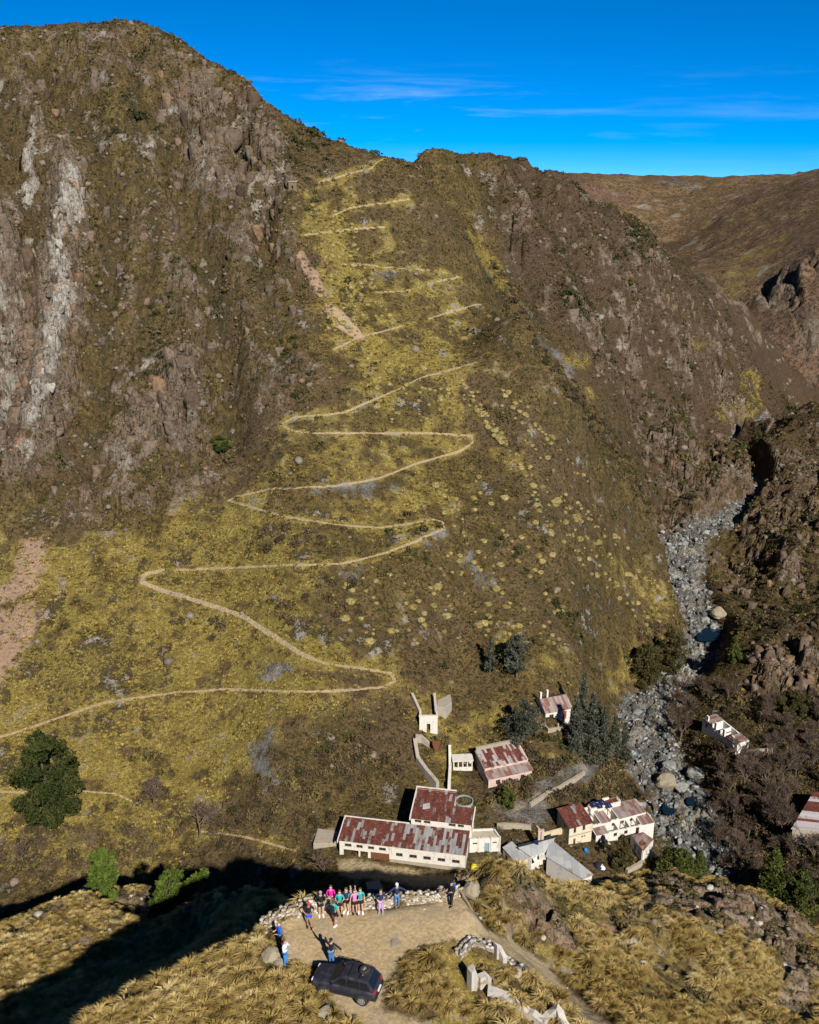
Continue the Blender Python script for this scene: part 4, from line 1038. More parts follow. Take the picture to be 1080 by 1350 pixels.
class Frame:
    """house frame from two ground pixels of the front wall"""
    def __init__(s, A, B, z):
        s.a = Vector(ptz(*A, z)); s.b = Vector(ptz(*B, z)); d = s.b - s.a
        s.L = math.hypot(d.x, d.y); s.rz = math.atan2(d.y, d.x); s.z = z
    def loc(s): return (s.a.x, s.a.y, s.z)
    def to(s, px, py, h):
        """a pixel at height h over the floor, in the house frame"""
        p = Vector(ptz(px, py, s.z + h)); dx, dy = p.x - s.a.x, p.y - s.a.y; c, sn = math.cos(s.rz), math.sin(s.rz)
        return (dx * c + dy * sn, -dx * sn + dy * c)

# ------------------------------------------------------------------ building materials
def wall_material(name, base, stain, amount=.5, scale=1.3):
    m, nt, b = mat(name); N = NT(nt); p = N.pos()
    n1 = N.noise(p, scale, 6, .7); n2 = N.noise(N.pos((1, 1, .25)), scale * 2.4, 5, .7); n3 = N.noise(p, 14, 3, .6)
    c = N.mix(N.ramp(n1, .5, .72, 0, amount), base, stain)
    c = N.mix(N.ramp(n2, .54, .74, 0, amount), c, tuple(.55 * x for x in stain))
    c = N.mix(N.ramp(n3, .3, .7, 0, .25), c, tuple(.8 * x for x in base))
    N.link(c, b.inputs['Base Color']); b.inputs['Roughness'].default_value = .92
    N.bump(N.math('ADD', n1, n3), .04, .5, b)
    return m
def sheet_roof(name, rust=.5, grad=0.0, greys=((.29, .295, .30), (.20, .195, .195)), rusts=((.130, .040, .030), (.075, .024, .020), (.24, .12, .07)), sheet=(.5, 1.75)):
    """corrugated sheets of mixed age: each sheet has its own shade of rust or zinc"""
    m, nt, b = mat(name); N = NT(nt)
    tc = N.new('ShaderNodeTexCoord'); sp = N.new('ShaderNodeSeparateXYZ'); N.link(tc.outputs['Object'], sp.inputs[0])
    fx = N.math('FLOOR', N.math('DIVIDE', sp.outputs[0], sheet[0]))
    fyy = N.math('FLOOR', N.math('ADD', N.math('DIVIDE', sp.outputs[1], sheet[1]), N.math('MULTIPLY', N.math('FRACT', N.math('MULTIPLY', fx, .37)), .6)))
    cb = N.new('ShaderNodeCombineXYZ'); N.link(fx, cb.inputs[0]); N.link(fyy, cb.inputs[1])
    wnz = N.new('ShaderNodeTexWhiteNoise', noise_dimensions='3D'); N.link(cb.outputs[0], wnz.inputs['Vector'])
    wn2 = N.new('ShaderNodeSeparateColor'); N.link(wnz.outputs['Color'], wn2.inputs[0])
    st_ = N.noise(N.pos((2.6, .55, 1)), 1.0, 6, .7); sp_ = N.noise(N.pos(), 2.6, 5, .7)
    rc = N.mix(wn2.outputs[1], rusts[0] + (1,), rusts[1] + (1,)); rc = N.mix(N.ramp(sp_, .5, .72), rc, rusts[2])
    gc = N.mix(wn2.outputs[2], greys[0] + (1,), greys[1] + (1,)); gc = N.mix(N.ramp(st_, .56, .7, 0, .8), gc, rusts[2])
    f = N.math('ADD', wn2.outputs[0], N.math('MULTIPLY', N.math('SUBTRACT', st_, .5), .9))
    if grad: f = N.math('SUBTRACT', f, N.math('MULTIPLY', N.ramp(sp.outputs[0], 9.5, 13.5), grad))
    c = N.mix(N.ramp(f, 1 - rust - .08, 1 - rust + .08), gc, rc)
    c = N.mix(N.math('MULTIPLY', N.ramp(N.math('FRACT', N.math('DIVIDE', sp.outputs[0], sheet[0])), .08, .0), .5), c, (.05, .03, .025))
    N.link(c, b.inputs['Base Color']); b.inputs['Roughness'].default_value = .7
    wv = N.new('ShaderNodeTexWave', wave_type='BANDS', bands_direction='X', wave_profile='SIN'); N.link(tc.outputs['Object'], wv.inputs['Vector']); wv.inputs['Scale'].default_value = 2.0
    N.bump(wv.outputs['Fac'], .04, .7, b)
    return m
WHITE = wall_material('limewash', (.60, .575, .53), (.33, .27, .21), .75)
CREAM = wall_material('cream_plaster', (.52, .45, .30), (.33, .25, .15), .75)
PINK = wall_material('faded_pink_plaster', (.50, .385, .35), (.31, .225, .19), .75)
STONE = wall_material('rubble_stone', (.33, .285, .225), (.18, .15, .12), .8, 2.0)
CONC = wall_material('weathered_concrete', (.33, .295, .25), (.16, .135, .11), .85, 1.1)
DARKM, _nt, _b = mat('dark_opening'); _b.inputs['Base Color'].default_value = (.02, .018, .016, 1)
GLASS, _nt, _b = mat('window_pane'); _b.inputs['Base Color'].default_value = (.03, .035, .04, 1); _b.inputs['Roughness'].default_value = .15; _b.inputs['Specular IOR Level'].default_value = .5
WOOD = wall_material('grey_timber', (.22, .17, .12), (.10, .075, .05), .7, 3)
REDP = wall_material('red_paint', (.30, .035, .03), (.14, .03, .02), .5, 3)
BLUEP = wall_material('blue_paint', (.20, .30, .36), (.12, .16, .2), .5, 3)
RUSTM = wall_material('rusted_iron', (.15, .060, .032), (.07, .03, .02), .7, 3)
ROOF_A = sheet_roof('rusted_sheet_roof', .80, .34, ((.30, .30, .31), (.20, .195, .19)))
ROOF_B = sheet_roof('dark_red_sheet_roof', .93)
ROOF_C = sheet_roof('streaked_sheet_roof', .62, 0, ((.40, .37, .37), (.30, .25, .25)))
ROOF_D = sheet_roof('faded_sheet_roof', .45, 0, ((.30, .25, .24), (.22, .17, .16)), ((.20, .105, .085), (.16, .08, .07), (.25, .14, .10)))
ROOF_G = sheet_roof('grey_sheet_roof', .03, 0, ((.40, .41, .42), (.30, .31, .33)), ((.25, .20, .16), (.22, .18, .15), (.3, .25, .2)), (1.1, 1.6))
FLATR = wall_material('flat_roof_screed', (.40, .36, .28), (.22, .19, .14), .7, .8)
SOLAR, _nt, _b = mat('solar_cells'); _b.inputs['Base Color'].default_value = (.012, .02, .075, 1); _b.inputs['Roughness'].default_value = .2; _b.inputs['Specular IOR Level'].default_value = .6

def window(parent, p0, p1, s0, s1, za, zb, th=.3, name='window', frame=WOOD, pane=DARKM, bars=1):
    """frame with its pane set back in an opening of a wall drawn from p0 to p1"""
    L_ = math.hypot(p1[0] - p0[0], p1[1] - p0[1]); u = ((p1[0] - p0[0]) / L_, (p1[1] - p0[1]) / L_); n = (-u[1], u[0])
    def bx(mb, a, b, z0, z1, d0, d1):
        A = (p0[0] + u[0] * a, p0[1] + u[1] * a); B = (p0[0] + u[0] * b, p0[1] + u[1] * b)
        q = [(A[0] + n[0] * d0, A[1] + n[1] * d0), (B[0] + n[0] * d0, B[1] + n[1] * d0), (B[0] + n[0] * d1, B[1] + n[1] * d1), (A[0] + n[0] * d1, A[1] + n[1] * d1)]
        mb.hexa([(x, y, z0) for x, y in q] + [(x, y, z1) for x, y in q])
    e = .002; w = .045; s0 += e; s1 -= e; za += e; zb -= e
    m = MB(); bx(m, s0, s0 + w, za, zb, .10, .18); bx(m, s1 - w, s1, za, zb, .10, .18); bx(m, s0 + w, s1 - w, za, za + w, .10, .18); bx(m, s0 + w, s1 - w, zb - w, zb, .10, .18)
    for k in range(bars):
        c = s0 + (s1 - s0) * (k + 1) / (bars + 1); bx(m, c - .02, c + .02, za + w, zb - w, .11, .17)
    f = m.build(name, frame, parent)
    m = MB(); bx(m, s0 + w, s1 - w, za + w, zb - w, .185, .21); m.build('pane' if name == 'window' else 'panel', pane, f)
    return f
def pad_to(z, f=.0): return z

# ------------------------------------------------------------------ the long white workshop with its upper hall and annex
F1_ = Frame((448, 1127), (613, 1147), -.2); L1 = F1_.L; D1 = 5.2
b1 = thing('workshop_building', 'long white workshop with rusted sheet roofs and a taller hall behind, largest building', 'building', F1_.loc(), F1_.rz)
wz = 3.25; bz = 4.15
k1 = L1 / 637.0
wl = [(a * k1, b * k1, 1.95, 2.62) for a, b in ((27, 62), (87, 120), (147, 178), (203, 238))]
wr = [(a * k1, b * k1, 1.25, 2.0) for a, b in ((290, 324), (358, 396), (428, 466), (500, 538), (572, 610))]
gar = [(20 * k1, 98 * k1, -.1, 1.35), (106 * k1, 146 * k1, -.1, 1.35), (160 * k1, 256 * k1, -.1, 1.45)]
m = MB()
m.wall((0, 0), (L1 * .402, 0), -2.0, wz, .3, wl + gar)
m.wall((L1 * .402, -.12), (L1, -.12), -2.0, wz, .42, [(a - L1 * .402, b - L1 * .402, c, d) for a, b, c, d in wr])
m.wall((0, D1), (0, .3), -2.0, (bz, wz), .3)
m.wall((L1, .3), (L1, D1), -2.0, (wz, bz), .3)
m.wall((L1, D1 + .003), (0, D1 + .003), -2.0, bz, .3)
m.build('wall', WHITE, b1)
m = MB(); m.box(.32, .6, -.4, L1 - .32, D1 - .35, -.06); m.build('floor', CONC, b1)
m = MB(); m.slab([(-.15, -.22, wz + .02), (L1 + .15, -.22, wz + .02), (L1 + .15, D1 + .05, bz + .10), (-.15, D1 + .05, bz + .10)], .07); m.build('roof', ROOF_A, b1)
m = MB(); m.slab([(-.32, -.45, wz + .12), (-.155, -.45, wz + .12), (-.155, D1 + .25, bz + .22), (-.32, D1 + .25, bz + .22)], .5); m.box(-.155, D1 + .06, bz - .2, L1 * .52, D1 + .24, bz + .24); m.build('parapet', WHITE, b1)
for o in wl: window(b1, (0, 0), (L1 * .402, 0), *o)
for o in wr: window(b1, (L1 * .402, -.12), (L1, -.12), o[0] - L1 * .402, o[1] - L1 * .402, o[2], o[3])
m = MB(); m.box(160 * k1 + .02, .05, -.1, 256 * k1 - .02, .12, 1.42); m.build('sliding_door', RUSTM, b1)['label'] = 'rusty sheet iron sliding door'
m = MB(); m.box(L1 * .402 + .05, -.20, -1.6, L1 - .03, -.125, .55); m.build('plinth', STONE, b1)
# upper hall
x0 = F1_.to(541, 1080.6, 5.6)[0]; x1 = F1_.to(622, 1087, 5.6)[0]; xm = x0 + (x1 - x0) * .655
y0 = D1 + .26; yb = y0 + 7.2; ys = y0 + 3.7
e0, sl = 5.55, .17
zr = lambda y: e0 + sl * (y - y0)
hw = [(a * (x1 - x0), b * (x1 - x0), 4.55, 5.15) for a, b in ((.06, .17), (.21, .32), (.62, .735), (.77, .87))]
m = MB()
m.wall((x0, y0), (x1, y0), 0, e0, .3, hw)
m.wall((x1, y0 + .3), (x1, ys), 0, (zr(y0 + .3), zr(ys)), .3); m.wall((x1, ys + .003), (xm, ys + .003), 0, zr(ys), .3)
m.wall((xm, ys + .004), (xm, yb), 0, (zr(ys), zr(yb)), .3); m.wall((xm, yb + .002), (x0, yb + .002), 0, zr(yb), .3); m.wall((x0, yb), (x0, y0 + .3), 0, (zr(yb), zr(y0 + .3)), .3)
m.build('hall_wall', WHITE, b1)
m = MB()
m.slab([(x0 - .05, y0 - .3, zr(y0 - .3) + .05), (x1 + .05, y0 - .3, zr(y0 - .3) + .05), (x1 + .05, ys, zr(ys) + .05), (x0 - .05, ys, zr(ys) + .05)], .07)
m.slab([(x0 - .05, ys + .005, zr(ys) + .05), (xm + .05, ys + .005, zr(ys) + .05), (xm + .05, yb + .05, zr(yb) + .05), (x0 - .05, yb + .05, zr(yb) + .05)], .07)
hr = m.build('hall_roof', ROOF_B, b1)
m = MB(); q = x0 + (x1 - x0) * .16; m.slab([(q, y0 + 2.1, zr(y0 + 2.1) + .25), (q + 1.3, y0 + 2.4, zr(y0 + 2.4) + .45), (q + 1.1, y0 + 3.4, zr(y0 + 3.4) + .45), (q - .1, y0 + 3.1, zr(y0 + 3.1) + .25)], .3); m.build('roof_hatch', ROOF_G, b1)
m = MB()
m.slab([(x0 - .26, y0 - .3, zr(y0 - .3) + .2), (x0 - .055, y0 - .3, zr(y0 - .3) + .2), (x0 - .055, yb + .25, zr(yb) + .25), (x0 - .26, yb + .25, zr(yb) + .25)], .6)
m.box(x0 - .05, yb + .06, zr(yb) - .2, xm + .05, yb + .22, zr(yb) + .25)
m.build('hall_parapet', WHITE, b1); m = MB()
m.slab([(x1 + .055, y0 - .3, zr(y0 - .3) + .2), (x1 + .24, y0 - .3, zr(y0 - .3) + .2), (x1 + .24, ys + .2, zr(ys) + .25), (x1 + .055, ys + .2, zr(ys) + .25)], .6)
m.build('hall_parapet', WHITE, b1)
for o in hw: window(b1, (x0, y0), (x1, y0), *o)
# flat roofed annex
fa = F1_.to(619, 1123, .2); fb = F1_.to(659.5, 1121, .2); fc = F1_.to(652, 1091.5, 2.9)
dA = (fb[0] - fa[0], fb[1] - fa[1]); LA = math.hypot(*dA)
bk = (fc[0] - fb[0], fc[1] - fb[1])
ops = [(LA * .10, LA * .25, 1.7, 2.1), (LA * .48, LA * .64, .0, 1.9), (LA * .74, LA * .88, 1.75, 2.1)]
m = MB()
m.wall(fa, fb, -1.5, 2.9, .3, ops)
fd = (fa[0] + bk[0], fa[1] + bk[1]); cut = (fb[0] - dA[1] / LA * .305, fb[1] + dA[0] / LA * .305)
m.wall(cut, (fb[0] + bk[0], fb[1] + bk[1]), -1.5, 2.9, .3); m.wall((fb[0] + bk[0], fb[1] + bk[1]), fd, -1.5, 2.9, .3)
for t in (.30, .70, .985): m.box(fa[0] + dA[0] * t - .12, fa[1] + dA[1] * t - .14, -1.2, fa[0] + dA[0] * t + .12, fa[1] + dA[1] * t - .03, 3.25)
m.build('annex_wall', WHITE, b1)
m = MB(); m.prism([(fa[0], fa[1] + .32), (fb[0] - .32, fb[1] + .32), (fb[0] + bk[0] - .32, fb[1] + bk[1] - .32), (fd[0], fd[1] - .32)], 2.35, 2.62); m.build('annex_roof', FLATR, b1)
window(b1, fa, fb, *ops[0]); window(b1, fa, fb, *ops[2]); window(b1, fa, fb, *ops[1], name='door', frame=BLUEP, pane=BLUEP, bars=0)

# low round curb behind the hall
p = on_main(612, 1060, f=G_main, y0=131)
t = thing('water_tank', 'low round basin with a thin pale blue rim beside the tall hall', 'tank', (p[0], p[1] + .3, p[2]))
m = MB(); m.disc_ring((0, 0, -1.5), (0, 0, 1), [(1.75, 0), (1.75, 2.0), (1.6, 2.0), (1.6, 0.0)], 28); m.build('basin_wall', CONC, t)
m = MB(); m.disc_ring((0, 0, .51), (0, 0, 1), [(1.59, 0), (1.77, 0), (1.77, .10), (1.59, .10), (1.59, 0)], 28); m.build('rim', BLUEP, t)

# stone platform left of the workshop
q = [ptz(*c, .9)[:2] for c in ((413, 1112), (446, 1111), (449, 1092), (419, 1092))]
m = MB(); m.prism(q, -2.5, .9); o = m.build('stone_platform', STONE, bevel=.06); tag(o, 'low square platform of pale stone at the left end of the workshop', 'platform')

# walls of the ore chute running up behind the hall
def px_wall(name, pix, th, h, material, label, cat='wall', base_drop=1.5, jag=.0, f=G_main, top_pix_z=None):
    """a wall along ground points seen at these pixels; h a number or one height per point"""
    P = []
    for i, c in enumerate(pix):
        g = on_main(*c, f=f, y0=131) if f is G_main else cast(c[0], c[1], f, 30, 120, .1)
        P.append(g)
    m = MB(); n = 0
    hs = h if isinstance(h, (list, tuple)) else [h] * len(P)
    pts = []
    for i in range(len(P) - 1):
        L_ = math.hypot(P[i + 1][0] - P[i][0], P[i + 1][1] - P[i][1]); k = max(1, int(L_ / ((.28 if f is not G_main else .55) if jag else 2.0)))
        for j in range(k): t = j / k; pts.append([P[i][c] + (P[i + 1][c] - P[i][c]) * t for c in range(3)] + [hs[i] + (hs[i + 1] - hs[i]) * t])
    pts.append(list(P[-1]) + [hs[-1]])
    rr = random.Random(len(pts) * 7 + int(abs(pts[0][0]) * 100))
    off = []
    for i, p in enumerate(pts):
        a, b = pts[max(i - 1, 0)], pts[min(i + 1, len(pts) - 1)]
        d = Vector((b[0] - a[0], b[1] - a[1])).normalized(); nn = Vector((-d.y, d.x)) * th * .5
        w = 1 + (rr.uniform(-.15, .15) if jag else 0)
        off.append((nn.x * w, nn.y * w)); p[3] += rr.uniform(-jag, jag)
    ring = []
    for p, o in zip(pts, off):
        zb = float(f(np.array([p[0]]), np.array([p[1]]))[0])
        ring.append([m.bm.verts.new((p[0] - o[0], p[1] - o[1], zb - base_drop)), m.bm.verts.new((p[0] + o[0], p[1] + o[1], zb - base_drop)), m.bm.verts.new((p[0] + o[0] * .9, p[1] + o[1] * .9, zb + p[3])), m.bm.verts.new((p[0] - o[0] * .9, p[1] - o[1] * .9, zb + p[3]))])
    for A, B in zip(ring, ring[1:]):
        for j in range(4): m.bm.faces.new((A[j], B[j], B[(j + 1) % 4], A[(j + 1) % 4]))
    m.bm.faces.new(ring[0]); m.bm.faces.new(ring[-1][::-1])
    o = m.build(name, material)
    if label: tag(o, label, cat)
    return o
px_wall('chute_wall', [(547, 980), (551, 1005), (562, 1022), (577, 1041)], .8, [1.2, 1.3, 1.6, 1.8], CONC, 'sloping concrete chute wall curving down to the back of the tall hall')
px_wall('chute_wall', [(548, 977), (556, 978), (566, 984)], .6, [1.5, 1.5, .9], CONC, 'short broken cross wall at the head of the ore chute')
px_wall('chute_wall', [(593, 990), (593.5, 1015), (592, 1046)], .6, [1.4, 1.3, 2.0], WHITE, 'straight whitewashed chute wall beside the small pavilion')
FH = Frame((553, 964), (577, 964), 12.0); FH.z = on_main(565, 962, f=G_main, y0=131)[2]; FH = Frame((553, 964), (577, 964), FH.z)
hp = thing('ore_hopper', 'white concrete ore hopper with two dark wing walls on the slope above the workshop', 'hopper', FH.loc(), FH.rz)
LH = FH.L
m = MB(); m.wall((0, 0), (LH, 0), -2, 3.3, .4, [(LH * .4, LH * .6, -.5, 1.7)]); m.wall((LH, .4), (LH, 2.2), -2, 3.3, .3); m.wall((0, 2.2), (0, .4), -2, 3.3, .3)
m.box(-.1, -.05, 3.31, LH + .1, .5, 3.5); m.build('front_wall', WHITE, hp)
m = MB(); m.box(LH * .38, 1.0, -.5, LH * .62, 1.1, 1.8); m.build('chute_gate', RUSTM, hp)
w0 = FH.to(542, 914, 5.6); w1 = FH.to(572, 914, 5.6)
m = MB(); m.hexa([(0, 2.2, -2), (.5, 2.2, -2), (w0[0] + .5, w0[1], 1.5), (w0[0], w0[1], 1.5), (0, 2.2, 3.3), (.5, 2.2, 3.3), (w0[0] + .5, w0[1], 5.7), (w0[0], w0[1], 5.7)]); m.build('wing_wall', CONC, hp)
m = MB(); m.hexa([(LH - .5, 2.2, -2), (LH, 2.2, -2), (w1[0] + .4, w1[1], 1.5), (w1[0] - .1, w1[1], 1.5), (LH - .5, 2.2, 3.3), (LH, 2.2, 3.3), (w1[0] + .4, w1[1], 5.7), (w1[0] - .1, w1[1], 5.7)]); m.build('wing_wall', CONC, hp)
zq = on_main(585, 934, f=G_main, y0=131)[2]
q = [ptz(*c, zq + 1.3)[:2] for c in ((576, 932), (588, 933), (596, 926), (594, 915.5), (577, 916.5))]
m = MB(); m.prism(q, zq - 2.5, zq + 1.3); tag(m.build('concrete_block', CONC, bevel=.08), 'pale five-sided concrete block beside the ore hopper wing wall', 'block')
g = on_main(575, 993, f=G_main, y0=131)
t = thing('iron_chute', 'rusty iron loading chute standing in the grass between the chute walls', 'chute', (g[0], g[1], g[2]))
m = MB(); m.hexa([(-.25, -.3, .7), (.25, -.3, .7), (.25, .2, .9), (-.25, .2, .9), (-.75, -.2, 2.2), (.75, -.2, 2.2), (.75, .7, 2.4), (-.75, .7, 2.4)]); m.build('funnel', RUSTM, t)
for sx in (-.4, .4):
    m = MB(); m.tube([(sx, .5, -.6), (sx * .8, .1, 1.7)], .07, 6); m.build('leg', RUSTM, t)
# pavilion
zq = on_main(612, 1015, f=G_main, y0=131)[2]
FP = Frame((597.5, 1016.5), (623, 1015.5), zq); LP = FP.L; dp = 2.2
pv = thing('small_pavilion', 'small white flat-roofed pavilion on square posts above the workshop', 'pavilion', FP.loc(), FP.rz)
m = MB(); m.box(-.15, -.1, 2.1, LP + .15, dp + .1, 2.32); m.build('roof', WHITE, pv)
m = MB(); m.box(0, dp - .25, -1.2, LP, dp, 2.097); m.box(0, .0, -1.2, LP, .2, .75); m.build('wall', WHITE, pv)
for k in range(5):
    m = MB(); xk = .02 + (LP - .24) * k / 4; m.box(xk, .01, .753, xk + .2, .19, 2.097); m.build('post', WHITE, pv)

# ------------------------------------------------------------------ pink house with lean-to
zq = 2.3; F2_ = Frame((643.9, 1038.5), (701, 1026), zq); L2 = F2_.L
b2 = thing('pink_house', 'faded pink house with streaked rusty roof, lean-to front and stone terrace', 'house', F2_.loc(), F2_.rz)
ops = [(L2 * .17, L2 * .27, .3, 1.3), (L2 * .45, L2 * .51, .5, 1.2), (L2 * .74, L2 * .83, .4, 1.3)]
cls = [(L2 * .14, L2 * .22, 2.78, 3.0), (L2 * .42, L2 * .49, 2.78, 3.0), (L2 * .68, L2 * .76, 2.78, 3.0)]
m = MB()
m.wall((0, 0), (L2, 0), -1.5, 1.95, .3, ops); m.wall((0, 1.9), (0, .3), -1.5, (2.5, 2.0), .3); m.wall((L2, .3), (L2, 1.9), -1.5, (2.0, 2.5), .3)
m.wall((0, 1.9), (L2, 1.9), -1.5, 3.25, .3, cls); m.wall((0, 6.0), (0, 2.2), -1.5, (4.3, 3.3), .3); m.wall((L2, 2.2), (L2, 6.0), -1.5, (3.3, 4.3), .3); m.wall((L2, 6.003), (0, 6.003), -1.5, 4.3, .3)
m.build('wall', PINK, b2)
m = MB(); m.slab([(-.2, -.3, 2.0), (L2 + .2, -.3, 2.0), (L2 + .2, 1.88, 2.56), (-.2, 1.88, 2.56)], .07); m.build('lean_to_roof', ROOF_D, b2)
m = MB(); m.slab([(-.1, 1.65, 3.32), (L2 * .96, 1.65, 3.32), (L2 * .96, 6.1, 4.46), (-.1, 6.1, 4.46)], .07); m.build('roof', ROOF_C, b2)
m = MB(); m.slab([(-.35, 1.65, 3.40), (-.105, 1.65, 3.40), (-.105, 6.1, 4.54), (-.35, 6.1, 4.54)], .2); m.build('verge', WOOD, b2)
for o in ops[::2]: window(b2, (0, 0), (L2, 0), *o)
window(b2, (0, 0), (L2, 0), *ops[1], bars=0)
for o in cls: window(b2, (0, 1.9), (L2, 1.9), *o)
m = MB(); m.box(-.5, -1.2, -2.5, L2 + 2.5, -.55, -.35); tb = m.build('terrace_wall', STONE, b2)
m = MB(); m.box(.2, 6.6, -1, L2 * .85, 7.1, 4.75); m.build('back_wall', STONE, b2)
# ------------------------------------------------------------------ upper cottage with two chimneys
zq = 7.4; F3_ = Frame((719, 953), (752, 946.5), zq); L3 = F3_.L
b3 = thing('white_cottage', 'small white cottage with rusty gable roof and red door beside dark cypresses', 'house', F3_.loc(), F3_.rz)
ops = [(L3 * .15, L3 * .32, .8, 1.7), (L3 * .68, L3 * .84, -.1, 1.9)]
m = MB(); m.wall((0, 0), (L3, 0), -2, 2.5, .3, ops)
for xa in (0, L3 - .3): m.bm; m.hexa([(xa, .3, -2), (xa + .3, .3, -2), (xa + .3, 2.6, -2), (xa, 2.6, -2), (xa, .3, 2.55), (xa + .3, .3, 2.55), (xa + .3, 2.6, 4.0), (xa, 2.6, 4.0)]); m.hexa([(xa, 2.602, -2), (xa + .3, 2.602, -2), (xa + .3, 5.2, -2), (xa, 5.2, -2), (xa, 2.602, 4.0), (xa + .3, 2.602, 4.0), (xa + .3, 5.2, 2.5), (xa, 5.2, 2.5)])
m.wall((L3, 5.5), (0, 5.5), -2, 2.5, .3); m.build('wall', WHITE, b3)
m = MB(); m.slab([(-.25, -.35, 2.45), (L3 + .25, -.35, 2.45), (L3 + .25, 2.6, 4.12), (-.25, 2.6, 4.12)], .07); m.slab([(-.25, 2.605, 4.12), (L3 + .25, 2.605, 4.12), (L3 + .25, 5.8, 2.45), (-.25, 5.8, 2.45)], .07); rf = m.build('roof', ROOF_D, b3)
for cx_, cy_, hh in ((L3 * .02, 3.0, 5.2), (L3 * .27, 2.9, 5.5)):
    m = MB(); m.box(cx_, cy_, 3.4, cx_ + .38, cy_ + .38, hh); m.box(cx_ - .05, cy_ - .05, hh + .002, cx_ + .43, cy_ + .43, hh + .1); m.build('chimney', WHITE, b3)
window(b3, (0, 0), (L3, 0), *ops[0], frame=BLUEP); window(b3, (0, 0), (L3, 0), *ops[1], name='door', frame=WHITE, pane=REDP, bars=0)
m = MB(); m.box(-.9, -3.0, -3, -.6, -.2, .5); m.box(-.6, -3.0, -3, L3 * .75, -2.7, .45); m.box(1.2, -3.05, .4, 1.5, -2.75, 1.3); m.build('porch_wall', STONE, b3)
# ------------------------------------------------------------------ grey roofed lodge
zl = -1.0; GZ = 1.55
gl = ptz(690, 1135, zl)
b4 = thing('grey_lodge', 'grey sheet-roofed lodge with three wings half hidden by the near ridge', 'house', (gl[0], gl[1], zl))
loc = lambda px, py, h: tuple(a - b for a, b in zip(ptz(px, py, zl + h), (gl[0], gl[1], zl)))
def wing(pix, hs, name, mr, inset=.25):
    q = [loc(px, py, h) for (px, py), h in zip(pix, hs)]
    m = MB(); m.hexa([(p[0], p[1], p[2] - .09) for p in q] + q); m.build(name, mr, b4)
    cx_ = sum(p[0] for p in q) / 4; cy_ = sum(p[1] for p in q) / 4
    s = [(p[0] + (cx_ - p[0]) * .06, p[1] + (cy_ - p[1]) * .06, p[2]) for p in q]
    m = MB(); m.prism([p[:2] for p in s], -2.5, [p[2] - .12 for p in s]); return m
m = wing([(697, 1131), (682, 1139), (662.5, 1117), (675, 1109)], [2.5, 2.3, 2.3, 2.6], 'wing_roof', ROOF_G); w = m.build('wall', CREAM, b4)
m = wing([(700, 1129.5), (683.2, 1117.3), (732, 1104.6), (719.5, 1122.6)], [2.6, 3.2, 3.3, 2.6], 'middle_roof', ROOF_G); m.build('wall', WHITE, b4)
m = wing([(769, 1159), (719.5, 1129), (725.5, 1105.5), (783, 1153)], [2.5, 2.6, 3.2, 2.9], 'long_roof', ROOF_G); m.build('wall', WHITE, b4)
a, c = loc(682, 1118, 3.0), loc(735, 1104, 3.2)
m = MB(); m.slab([(a[0], a[1], a[2] + .05), (c[0], c[1], c[2] + .05), (c[0] + .3, c[1] + 1.6, c[2] - .6), (a[0] + .3, a[1] + 1.6, a[2] - .6)], .08); m.build('back_roof', wall_material('dark_felt_roof', (.09, .10, .11), (.05, .05, .05), .5), b4)
a, c, d, e = loc(702, 1131.5, 2.4), loc(708, 1128, 2.5), loc(709, 1137.5, 2.0), loc(706, 1138.5, 2.0)
m = MB(); m.hexa([(p[0], p[1], p[2] - .06) for p in (a, e, d, c)] + [a, e, d, c])
a, c = loc(711, 1132, 2.45), loc(719, 1129, 2.45); m.box(a[0], a[1], 2.25, c[0], c[1] + .5, 2.5); m.build('awning', WHITE, b4)
for px in (711, 715.3):
    a = loc(px, 1106.5, 2.9); m = MB(); m.box(a[0] - .22, a[1], 1.5, a[0] + .22, a[1] + .42, 4.6); m.box(a[0] - .27, a[1] - .05, 4.602, a[0] + .27, a[1] + .47, 4.75); m.build('chimney', PINK, b4)
a = loc(707, 1113, 3.02); m = MB(); m.slab([(a[0] - .4, a[1] - .3, 3.15), (a[0] + .4, a[1] - .3, 3.15), (a[0] + .4, a[1] + .4, 3.42), (a[0] - .4, a[1] + .4, 3.42)], .06); m.build('solar_panel', SOLAR, b4)
a, c = loc(662.8, 1119.5, 1.9), loc(682, 1141, 1.9)
dd_ = Vector((c[0] - a[0], c[1] - a[1])).normalized(); nn_ = Vector((dd_.y, -dd_.x))
for t0, t1, z0, z1, mm, nm in ((.22, .36, .5, 1.5, GLASS, 'window'), (.62, .74, -.3, 1.5, REDP, 'door')):
    A_ = Vector(a[:2]).lerp(Vector(c[:2]), t0); B_ = Vector(a[:2]).lerp(Vector(c[:2]), t1)
    m = MB(); m.hexa([(A_.x, A_.y, z0), (B_.x, B_.y, z0), (B_.x - nn_.x * .5, B_.y - nn_.y * .5, z0), (A_.x - nn_.x * .5, A_.y - nn_.y * .5, z0), (A_.x, A_.y, z1), (B_.x, B_.y, z1), (B_.x - nn_.x * .5, B_.y - nn_.y * .5, z1), (A_.x - nn_.x * .5, A_.y - nn_.y * .5, z1)]); m.build(nm, mm, b4)

